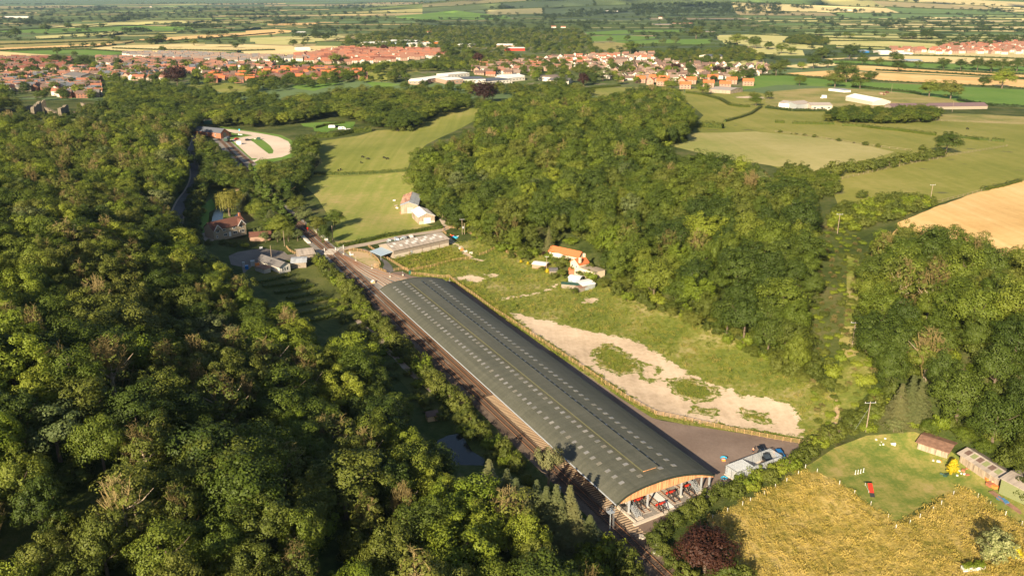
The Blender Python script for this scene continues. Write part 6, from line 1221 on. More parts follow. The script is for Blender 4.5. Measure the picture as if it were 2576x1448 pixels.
# trees out in the fields
FT = [(K4,470,798,115,'broad','tall tree at the end of the green strip'),(K4,800,815,170,'olive','brownish tree at the left of the big group'),(K4,905,770,220,'deep','dark tree at the back of the big group'),(K4,1035,828,165,'broad','green tree at the front of the big group'),(K4,1140,755,110,'deep','dark tree at the right of the big group'),(K4,250,708,150,'olive','tree at the corner of the village wheat'),(K4,1390,675,125,'deep','dark tree in the wheat, right of centre'),(K4,1390,590,100,'broad','tree just behind the dark wheat tree'),(K4,1055,606,105,'broad','round tree beside the depot wheat'),
 (K4,935,568,170,'deep','broad dark tree left of the depot'),(K4,680,546,125,'deep','dark tree left of the depot group'),(K4,1345,558,90,'deep','tree in front of the filling station'),(K4,1680,905,165,'broad','left of the two lone upland trees'),(K4,1880,925,195,'olive','right of the two lone upland trees with a pale trunk'),(K4,2190,815,115,'deep','left tree of the pair at the wheat edge'),(K4,2360,828,200,'lime','bright tree of the pair at the wheat edge'),
 (K4,1815,640,115,'deep','left tree in the far hedge'),(K4,1975,650,110,'deep','second tree in the far hedge'),(K4,2130,658,130,'deep','third tree in the far hedge'),(K4,2260,668,130,'deep','left end of the dark thicket'),(K4,2360,668,130,'deep','middle of the dark thicket'),(K4,2500,668,140,'deep','right end of the dark thicket'),(K4,1575,630,75,'broad','small round tree in the green strip'),(K4,1210,612,80,'olive','small tree in the green strip, left'),
 (K4,650,338,78,'deep','round tree in pale stubble'),(K4,900,350,60,'broad','left of two small stubble trees'),(K4,970,350,42,'broad','right of two small stubble trees'),(K4,1250,365,50,'broad','slim tree in the pale fields'),(K4,1460,368,60,'deep','left of the far dark row'),(K4,1520,368,80,'deep','centre of the far dark row'),(K4,1650,372,115,'deep','large round end of the far dark row'),(K4,2350,420,110,'deep','dark tree left of the far village'),(K4,300,500,110,'broad','tall tree beside the pale strips'),(K4,390,510,90,'broad','tree right of the tall strip tree'),(K4,180,465,80,'deep','dark tree in the upper pale field'),(K4,60,455,110,'broad','wide tree at the pale field edge'),
 (K4,320,650,110,'deep','dark tree beside the far bungalows'),(K4,490,650,80,'lime','yellowish tree beside the wheat tongue'),(K4,600,640,140,'deep','dark trees behind the wheat tongue'),(K4,735,635,90,'deep','dark tree right of the wheat tongue'),
 (K1,535,508,75,'deep','tall dark tree alone before the town'),(K1,875,445,52,'deep','left of two round hedge trees'),(K1,970,440,48,'deep','right of two round hedge trees'),(K1,1400,418,80,'deep','left of the tree clump in yellow barley'),(K1,1500,412,110,'deep','right of the tree clump in yellow barley'),(K1,1605,408,52,'deep','single round tree beside the clump'),(K1,1815,428,72,'olive','pale slim tree in yellow barley'),(K1,2205,452,62,'deep','spreading tree in the yellow barley'),(K1,1095,390,60,'deep','round tree below the copse'),(K1,1520,492,70,'deep','tree behind the white terrace'),
 (K1,155,360,110,'deep','wide dark tree at far left'),(K1,430,300,85,'deep','dark trees left of the green strip'),(K1,640,278,72,'deep','dark tree on the green strip'),(K1,800,288,70,'deep','dark tree on the far left hedge'),(K1,955,262,52,'deep','small dark far tree'),(K1,2155,848,52,'deep','lone dark tree in the town paddock'),(K1,515,600,110,'deep','big dark tree among the brick terraces'),(K1,600,590,80,'deep','second dark tree among the brick terraces'),(K1,700,530,60,'deep','dark tree above the terraces'),(K1,770,640,130,'deep','dark clump in front of the orange houses'),(K1,1490,740,80,'broad','green tree before the red gables'),(K1,950,740,80,'lime','sunlit tree at the centre of town'),(K1,1060,720,60,'lime','sunlit slim tree near the town centre'),(K1,2280,690,90,'lime','sunlit tree beside the long terraces'),(K1,2030,660,60,'lime','sunlit tree in the long gardens'),(K1,2200,660,50,'broad','tree right of the long gardens'),(K1,1640,660,80,'deep','round tree behind the red gables'),
 (K3,1025,400,62,'grey','silver willow beside the green field'),(K3,1190,385,62,'deep','dark round tree in the bright green field'),(K3,1370,370,42,'deep','small dark tree in the bright green field'),(K3,1520,420,72,'grey','left silver tree below the green field'),(K3,1640,412,82,'grey','right silver tree below the green field'),(K3,1830,362,130,'olive','wide olive clump beside the lane'),(K3,1060,668,95,'deep','left dark tree of the town pair'),(K3,1150,690,95,'deep','right dark tree of the town pair'),(K3,740,700,110,'olive','tall poplar group, left'),(K3,830,720,110,'olive','tall poplar group, middle'),(K3,960,760,140,'grey','tall grey poplar group, right'),(K3,595,640,80,'deep','dark tree over the tan roofs'),(K3,2270,750,120,'deep','dark round tree left of the last orange house'),(K3,1890,885,130,'broad','round tree in front of the cattle shed'),(K3,1600,860,150,'broad','tall tree in front of the orange estate'),(K3,2210,430,130,'broad','tree at the pale field corner'),(K3,2370,440,110,'broad','second tree at the pale field corner'),(K3,2510,460,80,'deep','dark tree at the pale field edge'),(K3,2295,395,60,'broad','tree in the pale field'),(K3,1470,560,80,'deep','dark tree behind the black barn'),(K3,1220,500,130,'broad','tree group behind the orange farm'),(K3,1035,510,70,'broad','slim tree behind the orange farm'),(K3,2370,940,90,'olive','round bush beside the bare track'),(K3,2510,925,80,'olive','round bush at the end of the bare track'),(K3,2390,990,110,'broad','wide bush below the bare track'),
 (K2,800,600,120,'broad','large willow-like tree among the terraces'),(K2,890,590,80,'deep','dark tree beside the terraces'),(K2,2440,560,80,'broad','tree at the right of the works'),(K2,410,620,75,'lime','sunlit tree among the pale houses'),(K2,565,620,60,'lime','second sunlit tree among the pale houses'),(K2,240,610,110,'lime','wide sunlit tree above the brick houses'),(K2,1840,610,80,'lime','yellowish tree below the big trees'),(K2,1850,540,150,'deep','large dark tree left of the copper tree'),(K2,2030,530,110,'broad','large sunlit tree left of the copper tree'),(K2,1225,765,62,'deep','round tree on the hillock meadow edge'),(K2,1130,760,58,'deep','left round tree on the hillock edge'),(K2,1340,765,120,'deep','dark tree at the left of the school'),(K2,1460,760,90,'broad','tree in front of the school corner'),(K2,1410,440,90,'deep','round tree by the far works'),(K2,710,385,70,'deep','round tree on the plain near the white barn'),(K2,410,440,80,'deep','dark hedge tree on the plain'),(K2,500,435,55,'deep','second dark hedge tree on the plain')]
for (K, x, y, w_, k, lab) in FT: ptree(k, K, x, y, w_, LOOK[k][0].replace(' tree', '') + ' ' + lab if k in ('lime',) else lab, hr=1.75, group='single trees in fields and gardens')
ptree('deep', KE, 1765, 430, 245, 'large dark tree at the end of the upland hawthorn row', hr=1.9)
for i, (x, y, w_) in enumerate([(600,665,210),(480,640,90),(780,620,180),(860,620,130),(960,600,150),(1060,580,160),(1180,560,150),(1290,530,160),(1400,510,140),(1490,500,130),(1600,475,130),(1690,460,120),(1525,390,75),(150,595,120),(890,885,110)]):
    ptree('bush', KE, x, y, w_, 'hawthorn bush in the upland row, ' + ['leftmost','low one at the left tip','second big one','third','fourth','fifth, darker','at the middle of the row','right of the middle','three from the big tree','two from the big tree','next to the big tree, left','under the big tree','small round one above the row','round one on the field edge at the left','alone in the rough slope below'][i], hr=1.5, group='hawthorn row on the upland')
for i, (x, y, w_) in enumerate([(55,207,48),(170,222,22),(220,228,34),(307,240,44),(410,257,56),(660,296,58),(815,318,28),(930,340,74),(1067,356,66)]):
    ptree('bush', KE, x, y, w_, 'small clipped bush on the fence line, ' + ['%s from the left' % q for q in ('first','second','third','fourth','fifth','sixth','seventh','eighth','ninth')][i], hr=1.1, group='small bushes along the upland fence')
# bushes along the line and hedge below the yard
i = 0; s = 28.0
while s < 214:
    t = -8.6 - (1.2 if s < 150 else 0) + random.uniform(-.8, .8); p = st(s, t, 0); R_ = random.uniform(2.3, 3.3) if s > 60 else random.uniform(1.6, 2.4)
    wd = 'opposite the %s of the shed, %s' % ('near end' if s < 50 else 'near half' if s < 85 else 'middle' if s < 115 else 'far half' if s < 150 else 'far tip', ['taller','lower','bright','dark','ragged','rounded'][i % 6] + ' one') if s < 160 else 'between shed and crossing, ' + ['dense','tall','low','bright','broad','round'][i % 6] + ' one'
    tree('limebush' if random.random() < .22 else 'bush', (p.x, p.y, hz(p.x, p.y) - .3), R_, R_ * random.uniform(1.5, 2.0), 'lineside bush ' + wd + ', %s' % ['beside a pale one','beside a dark one','at a gap','set back','leaning out'][i % 5], 'bushes along the left of the railway'); s += R_ * 1.35; i += 1
HB = [(1668,1345,2.3),(1695,1318,2.5),(1725,1302,2.5),(1755,1282,2.5),(1785,1262,2.2),(1815,1245,2.4),(1845,1245,2.6),(1868,1225,2.8),(1890,1232,2.4),(1905,1205,2.6),(1935,1212,2.6),(1955,1190,2.8),(1985,1182,2.8),(2010,1160,2.6),(2035,1145,2.8),(2060,1125,2.8),(2085,1110,2.8),(2110,1098,2.6),(2140,1075,2.8),(2165,1060,2.6),(2195,1050,2.8),(2225,1050,2.4),(1650,1370,2.4),(1670,1395,2.2),(1690,1425,2.0)]
for i, (x, y, R_) in enumerate(HB):
    p = at(x, y); where = 'below the kerb of the near shed end' if x < 1720 else 'below the near yard' if x < 1860 else 'beside the wire cage' if x < 1960 else 'below the parked cars' if x < 2050 else 'between the yard fence and the lawn' if x < 2150 else 'at the foot of the power pole'
    tree('limebush' if i in (7, 8, 9, 11, 12, 15) else 'bush', (p.x, p.y, p.z - .2), R_ * .9, R_ * 1.45, '%s hedge bush %s' % (['dense','pale tipped','low','broad','ragged','rounded','bright'][i % 7], where), 'leafy hedge between the yard and the long grass')
for i, (x, y, h, R_, k) in enumerate([(1480,1392,5,3.0,'limebush'),(1530,1368,5.5,3.2,'limebush'),(1562,1400,5,3.0,'bush'),(1590,1430,4,2.4,'bush'),(1500,1435,5,3.0,'limebush'),(1830,1425,5,3.0,'bush'),(1868,1440,4,2.6,'bush'),(1730,1440,4,2.4,'bush')]):
    tree(k, at(x, y, h * .6), R_, h, ['bright leafy bush left of the signal mast foot','tallest bright bush beside the single track','bush touching the single track','low bush at the bottom beside the track','bright bush at the bottom of the picture','bush at the foot of the copper beech','right bush at the foot of the copper beech','low bush beside the wheel sets'][i], 'bushes round the single track')
for i, (x, y, k) in enumerate([(1095,810,'grey'),(1165,870,'grey'),(1320,860,'grey'),(1460,850,'grey'),(1580,850,'grey'),(905,930,'limebush'),(620,900,'bush'),(440,900,'bush'),(750,920,'bush')]):
    ptree(k, K7, x, y, 130 if k == 'grey' else 110, 'leafy shrub between the stone house and the crossing, ' + ['over the garage','right of the garage','left of the bare pole','right of the bare pole','nearest the line','pale one by the house corner','in front of the house','left of the house','above the yard'][i], hr=2.4 if k == 'grey' else 1.4)
for i, (x, y, w_, k) in enumerate([(620,440,150,'broad'),(590,490,60,'yellow'),(680,515,60,'yellow'),(1030,500,120,'broad'),(1090,560,110,'olive'),(930,620,80,'yellow'),(1110,660,130,'broad'),(1210,520,110,'limebush'),(1400,640,90,'broad'),(860,590,90,'bush'),(1270,880,110,'olive'),(900,400,90,'copper'),(1010,690,110,'bush'),(2290,900,170,'olive')]):
    ptree(k, K8, x, y, w_, 'garden shrub of the cottage, ' + ['round one left of the white roofed shed','yellow one at the far left','yellow one left of the white shed','between the pole and the cottage','right of the pole','yellow one before the black shed','in front of the yard','climbing one at the cottage corner','by the red doors','beside the white shed','golden-green one before the pergola','dark purple one at the orange wing','by the garden fence','at the foot of the wood'][i], hr=1.5, group='garden shrubs of the cottage')
# ---------------- hedges ----------------
def hedge(pts, wd, ht, label, K=None, cat='hedge', mat='hedge', leaf=.7, dens=11, parts=True, name='hedge'):
    P = [at(*(K(*q) if K else q)) for q in pts]; P = [Vector((p.x, p.y, 0)) for p in P]; L = sum((a - b).length for a, b in zip(P, P[1:])); n = int(L * dens * (wd + ht) / 3)
    g = np.random.default_rng(len(label)); seg = resample(P, 1.0) + [P[-1]]; S_ = np.array([tuple(p)[:2] for p in seg]); o0 = Vector((P[0].x, P[0].y, hz(P[0].x, P[0].y)))
    u = g.uniform(0, len(S_) - 1.001, n); k = u.astype(int); f = (u - k)[:, None]; c = S_[k] * (1 - f) + S_[k + 1] * f; d = S_[k + 1] - S_[k]; d /= np.linalg.norm(d, axis=1, keepdims=True) + 1e-9; nn = np.column_stack([-d[:, 1], d[:, 0]])
    a = g.uniform(0, math.pi, n); lump = 1 + .22 * np.sin(u * .9) * np.sin(u * .37 + 1); x = np.cos(a) * wd / 2 * lump; z = np.sin(a) ** .6 * ht * lump
    Z = H(c[:, 0], c[:, 1]); C = np.column_stack([c[:, 0] + nn[:, 0] * x - o0.x, c[:, 1] + nn[:, 1] * x - o0.y, Z + z - o0.z]); Nn = np.column_stack([nn[:, 0] * np.cos(a), nn[:, 1] * np.cos(a), np.sin(a) + .3])
    me = leafmesh('hedge_leaves', C, Nn, leaf, FOL[mat], 5); o = link(name, me, None, o0); tag(o, label, cat); 
    b = MB(); Q = [Vector((p.x, p.y, hz(p.x, p.y))) - o0 for p in seg[::3] + [seg[-1]]]
    for i in range(len(Q) - 1): b.bar(Q[i] + Vector((0, 0, ht * .3)), Q[i + 1] + Vector((0, 0, ht * .3)), wd * .5, ht * .8)
    b.obj('stems', FOL['deep' if mat == 'hedge' else mat], o); return o
hedge([(790,438),(870,440),(950,436),(1030,430)], 2.5, 2.0, 'dark hedge between the large meadow and the lower field'); hedge([(500,932),(700,885),(900,842),(1100,790),(1250,770),(1400,748),(1640,705),(1840,680)], 2.6, 1.8, 'low hedge along the lane at the foot of the lower field', K6)
hedge([(180,118),(400,122),(610,125)], 3.2, 2.2, 'trimmed hedge on the upland, left length', KE); hedge([(0,108),(95,108)], 3, 2.2, 'short trimmed hedge at the left of the upland', KE); hedge([(690,138),(900,148),(1100,175),(1300,195),(1500,220),(1660,240)], 3.2, 2.4, 'long trimmed hedge curving across the upland', KE); hedge([(1870,260),(2000,272),(2100,285),(2210,292)], 3, 2.2, 'trimmed hedge right of the big upland tree', KE); hedge([(2240,295),(2370,305)], 3, 2.2, 'last short hedge at the right of the upland', KE)
hedge([(500,70),(700,90),(900,92),(1200,95),(1500,88),(1650,75)], 4, 2.4, 'hedge below the farm thicket', KE); hedge([(2140,805),(2350,765),(2540,712)], 2.5, 1.8, 'thin hedge along the top of the golden field', KE)
hedge([(560,855),(700,848),(900,828),(1120,808)], 4, 3, 'clipped hedge behind the school field', K3); hedge([(610,1200),(700,1175),(880,1150)], 3, 2.2, 'hedge across the caravan field', K2); hedge([(620,1290),(800,1275),(960,1240),(1130,1225)], 6, 4.5, 'thick hedge below the caravans', K2); hedge([(1740,870),(1900,890),(2050,930),(2150,985),(2250,1000),(2330,1000)], 4, 2.6, 'hedge curving down from the cattle shed', K3); hedge([(1690,1190),(1900,1185),(2080,1200)], 8, 4.5, 'thick hedge at the top of the mown field', K3); hedge([(2100,1140),(2250,1100),(2350,1065),(2440,1000)], 3, 2, 'thin hedge beside the wire fence below town', K3)
for i, L_ in enumerate([[(0,708),(340,706),(720,740),(940,768)],[(1110,762),(1500,780),(2000,805),(2569,835),(2700,842)],[(540,728),(720,734)],[(1180,660),(1500,675),(1900,695),(2300,720),(2700,748)],[(800,600),(1100,612),(1700,655),(2300,690),(2700,705)],[(780,566),(1300,578),(1800,600)],[(1400,520),(1900,530),(2700,560)],[(700,385),(1340,386),(1900,418)],[(330,400),(720,430),(1200,445),(1740,470)],[(0,325),(500,345),(1100,372),(1890,400)],[(0,300),(700,300),(1400,315),(1900,330)],[(960,815),(1100,828),(1500,866),(1600,885)],[(1950,940),(2100,970),(2300,992),(2700,1010)],[(160,1010),(400,1040),(720,1042)]]):
    hedge(L_, 4.5, 2.6, 'hedgerow between the strip fields on the right, ' + ['under the bright green strip','below the long wheat strip','short piece by the tall tree','between the two wheat strips','above the upper wheat strip','behind the depot strip','nearest the far village','above the pale strip','across the pale strips','at the back of the pale fields','farthest of the set','above the farm rough','right of the lone trees','above the white farm buildings'][i], K4, mat='far', leaf=1.5, dens=3.2)
for i, L_ in enumerate([[(0,478),(300,462),(800,445),(1050,430),(1250,398)],[(100,478),(500,470),(800,465),(1190,490)],[(0,380),(400,372),(900,345),(1110,330)],[(1190,330),(1700,320),(2569,265)],[(1250,392),(1600,385),(2000,360),(2569,310)],[(1050,455),(1500,470),(2200,480),(2569,470)],[(0,325),(600,322),(1000,300)],[(1700,240),(2100,235),(2569,212)],[(700,262),(1250,245),(1700,215)],[(0,288),(500,268),(1000,230)],[(1700,690),(1960,765),(2340,775)],[(0,420),(500,405),(1000,385),(1240,380)]]):
    hedge(L_, 4.5, 2.8, 'dark hedgerow on the left plain, ' + ['along the front strip','below the front green strip','third from the front','behind the copse','along the orange strip','under the yellow barley','fourth from the front','far right length','far middle length','far left length','behind the town paddock','second from the front'][i], K1, mat='far', leaf=1.5, dens=3.2)
BEDS = [((1090,672),(1262,648)),((1140,700),(1295,668)),((1190,722),(1320,692)),((1215,752),(1355,718)),((1240,785),(1385,748)),((1290,815),(1400,785)),((1060,655),(1200,625))]
for i, (a, b_) in enumerate(BEDS):
    f = lambda q: (q[0] * .6072, 314.5 + q[1] * .6072); hedge([f(a), f(b_)], 3.2, 1.5, 'dark planted bed among the reed rows, ' + ['second from the yard','third from the yard','fourth','fifth','sixth','nearest the purple tree','first below the yard'][i], cat='plant bed', mat='hedge', name='plant_bed')
# ---------------- masses ----------------
gm = random.Random(77)
def scatter(name, poly, d, kinds, R0, R1, hr, seed, clear=()):
    P = [(x, y, hz(x, y), r, r * gm.uniform(*hr), gm.randrange(len(kinds)), gm.uniform(0, 6.28)) for x, y in poisson(poly, d, seed, clear) for r in [gm.uniform(R0, R1)]]
    return instancer(name, kinds, P)
scatter('hillside_scrub', wpoly([(80,600),(300,600),(600,690),(690,790),(600,830),(400,900),(0,830),(0,700)], 1, KE), 3.0, ['bush', 'bush', 'broad'], 1.8, 2.8, (1.3, 1.9), 1)
scatter('gorse_scrub', wpoly([(550,1080),(700,980),(1100,870),(1400,850),(1640,900),(1640,950),(1250,1090),(1000,1150),(800,1230),(560,1180)], 1, KE), 3.0, ['bush', 'limebush'], 1.6, 2.6, (1.2, 1.8), 2)
scatter('wood_edge_scrub', wpoly([(1150,575),(1300,650),(1380,640),(1500,720),(1700,800),(1850,870),(1980,940),(2060,985),(2090,960),(2120,900),(2080,880),(1980,890),(1850,820),(1700,765),(1550,700),(1300,620),(1150,555)], 1), 3.6, ['bush', 'bush', 'limebush', 'olive'], 1.6, 2.8, (1.2, 2.2), 3)
scatter('clearing_scrub', wpoly([(2060,560),(2170,590),(2200,700),(2200,900),(2220,1040),(2120,1080),(2060,1080),(2040,960),(2050,800)], 1), 2.7, ['bush', 'limebush', 'bare'], 0.8, 1.6, (.8, 1.4), 4)
scatter('hedge_scrub', wpoly([(2130,1060),(2190,960),(2240,990),(2300,1060),(2345,1085),(2330,1100),(2300,1090),(2240,1070),(2190,1085),(2140,1090)], 1), 3.2, ['bush', 'bush', 'limebush'], 1.2, 2.4, (.9, 1.5), 25)
scatter('shed_back_scrub', wpoly([(2330,1080),(2400,1120),(2480,1165),(2600,1260),(2640,1230),(2500,1130),(2400,1070)], 1), 3.6, ['bush', 'broad'], 2.0, 3.2, (1.4, 2.0), 26)
scatter('valley_scrub', wpoly([(480,470),(520,470),(505,540),(490,640),(465,640),(465,560)], 1), 3.4, ['bush', 'deep'], 1.5, 2.8, (1.2, 2.0), 5)
scatter('lineside_scrub', wpoly([(860,720),(1000,860),(1130,1000),(1230,1090),(1330,1180),(1440,1270),(1380,1260),(1260,1180),(1220,1150),(1140,1070),(1080,1050),(1010,960),(900,870),(830,760)], 1), 4.2, ['bush', 'bush', 'limebush'], 1.1, 2.3, (1.0, 1.6), 6, [wpoly([(1090,1090),(1150,1080),(1230,1160),(1110,1170)], 0)])
scatter('castle_scrub', wpoly([(40,268),(300,262),(300,300),(60,300)], 2), 7, ['bush', 'deep'], 2.2, 3.6, (1.2, 1.8), 8, [wpoly([(60,265),(200,265),(200,290),(60,290)], 0)])
scatter('farm_thicket', wpoly([(520,60),(560,20),(640,0),(760,-20),(1050,-10),(1640,-20),(1690,10),(1640,70),(1200,85),(700,75)], 3, KE), 7, ['broad', 'deep', 'olive'], 3.8, 5.6, (1.5, 2.0), 9)
tall_pts = []
for nm, K, P, d, kinds, sd in [('town_trees', K1, [(0,560),(640,545),(1500,560),(2569,580),(3400,600),(4500,590),(4500,620),(3400,740),(2500,760),(1700,780),(1000,900),(0,900)], 20, ['deep','deep','broad','lime'], 11),
    ('riverside_trees', K2, [(900,340),(1300,290),(1500,235),(2200,260),(2700,270),(2700,400),(2300,470),(2100,440),(1800,460),(1500,450),(950,450),(880,400)], 19, ['broad','deep','olive','grey'], 12),
    ('river_willows', K3, [(0,330),(300,350),(480,280),(700,260),(830,340),(860,430),(990,480),(900,510),(600,500),(300,480),(140,420),(0,430)], 19, ['broad','grey','olive','deep'], 13),
    ('school_trees', K2, [(1800,480),(2340,480),(2569,520),(3100,620),(3000,680),(2000,650),(1700,640),(1500,640),(1400,740),(1290,760),(1320,650),(1650,600)], 17, ['broad','deep','olive'], 14),
    ('village_edge_trees', K3, [(1460,480),(2000,470),(2200,430),(2460,500),(2460,560),(1950,580),(1500,560)], 15, ['broad','deep','olive'], 15),
    ('estate_trees', K3, [(300,560),(900,560),(1500,590),(2500,640),(2300,740),(1300,760),(600,760),(300,720)], 22, ['deep','deep','broad','lime'], 16),
    ('hillock_trees', K2, [(0,700),(600,760),(850,640),(1100,600),(1110,650),(960,700),(870,760),(360,800),(0,860)], 13, ['deep','deep','broad'], 17),
    ('paddock_trees', K1, [(1000,820),(1600,800),(1700,820),(1900,840),(2100,880),(2400,870),(2569,900),(2569,980),(1800,960),(1100,940),(1000,900)], 12, ['deep','deep','broad'], 18),
    ('school_front_trees', K2, [(1400,800),(2000,800),(2600,800),(2900,760),(3250,850),(2900,880),(2300,850),(1600,860)], 12, ['deep','broad','olive'], 19),
    ('upland_copse', K4, [(345,400),(360,350),(560,330),(745,370),(740,405)], 13, ['olive','deep'], 20), ('far_village_trees', K4, [(1750,400),(2000,340),(2569,330),(2700,340),(2700,400),(2200,420),(1800,440)], 26, ['far','deep'], 21)]:
    scatter(nm, wpoly(P, 5, K), d, kinds, 4.0, 6.5, (1.5, 2.1), sd)
# far hedges along the strips, and trees dotted on them
b = MB(); FT_ = []; gf = random.Random(3)
def outside(p): return True
NR = [P for n_, c_, P in REG if n_ in ('field', 'town_ground')]
for (A, B) in HEDGES:
    m = (A + B) / 2; dist = m.length
    if dist > 7500 or abs(m.x) > m.y * .75 + 200: continue
    L = (B - A).length; n = max(2, int(L / (14 + dist / 160))); hh = gf.uniform(2.6, 4.6); gap = gf.random() < .12
    if gap: continue
    pts = [A.lerp(B, i / n) for i in range(n + 1)]; X = np.array([p.x for p in pts]); Y = np.array([p.y for p in pts]); ins = np.zeros(len(X), bool)
    for Pn in NR: ins |= pip(X, Y, Pn)
    Z = H(X, Y); d = (B - A).normalized(); nn = Vector((-d.y, d.x)) * gf.uniform(1.6, 2.6) * (1 + dist / 9000)
    for i in range(n):
        if ins[i] or ins[i + 1]: continue
        h0 = hh * gf.uniform(.7, 1.5); p, q = pts[i], pts[i + 1]; z0, z1 = Z[i], Z[i + 1]
        b.add([(p.x - nn.x, p.y - nn.y, z0 - 1), (p.x + nn.x, p.y + nn.y, z0 - 1), (p.x, p.y, z0 + h0), (q.x - nn.x, q.y - nn.y, z1 - 1), (q.x + nn.x, q.y + nn.y, z1 - 1), (q.x, q.y, z1 + h0 * gf.uniform(.8, 1.2))], [(0, 3, 5, 2), (1, 2, 5, 4)])
        if gf.random() < .55 and dist < 7500: r = gf.uniform(4.5, 8.5) * (1 + dist / 14000); FT_.append((p.x + gf.uniform(-4, 4), p.y + gf.uniform(-4, 4), z0, r, r * gf.uniform(1.2, 1.7), 0, gf.uniform(0, 6.28)))
o = b.obj('far_hedgerows', FOL['far']); o['kind'] = 'stuff'
# copses on the plain
def copse(px, py, wpx, hpx, n):
    c = at(px, py); dd = proj(*c)[2]; W_ = wpx / 2 * dd / FPX; D_ = W_ * .5
    for i in range(n):
        a = gf.uniform(0, 6.28); k = math.sqrt(gf.random()); x = c.x + math.cos(a) * W_ * k; y = c.y + math.sin(a) * D_ * k; r = gf.uniform(6, 9); FT_.append((x, y, hz(x, y), r, r * 1.6, 0, a))
for q in [(300,50,52,12,26),(365,42,110,10,40),(335,80,60,10,30),(625,40,110,12,40),(620,30,60,8,16),(1070,58,70,10,26),(1240,45,60,8,30),(865,16,110,6,34),(1500,30,150,12,60),(1440,45,60,8,20),(1260,22,60,6,20),(2220,42,50,8,22),(1370,42,55,6,18),(1960,35,60,8,24),(120,60,110,10,40),(60,62,80,10,26),(470,70,80,8,24),(700,62,90,8,24),(830,75,120,8,30),(540,88,60,8,18),(2500,30,120,6,24),(2120,28,110,8,24),(2010,20,80,6,24),(200,20,200,4,60),(600,12,200,4,50),(1000,10,260,4,60),(90,12,160,6,60),(420,10,200,4,40),(1150,66,90,8,30),(930,60,50,8,16),(2440,80,120,8,24),(2230,66,60,8,18),(1700,52,60,6,16),(1440,62,120,8,24),(1000,95,140,10,40),(790,95,120,8,30),(740,50,90,6,24)]: copse(*q)
# the wooded ridge on the horizon
for i in range(420):
    px = gf.uniform(1590, 1965); py = gf.uniform(8, 36) + abs(px - 1780) * .02; c = at(px, py); r = gf.uniform(7, 11); FT_.append((c.x, c.y, c.z, r, r * 1.5, 0, gf.uniform(0, 6)))
for i in range(120):
    px = gf.uniform(1380, 1640); py = 45 - (px - 1380) * .09 + gf.uniform(-4, 4); c = at(px, py); r = gf.uniform(6, 10); FT_.append((c.x, c.y, c.z, r, r * 1.5, 0, gf.uniform(0, 6)))
instancer('far_trees', ['far'], FT_)
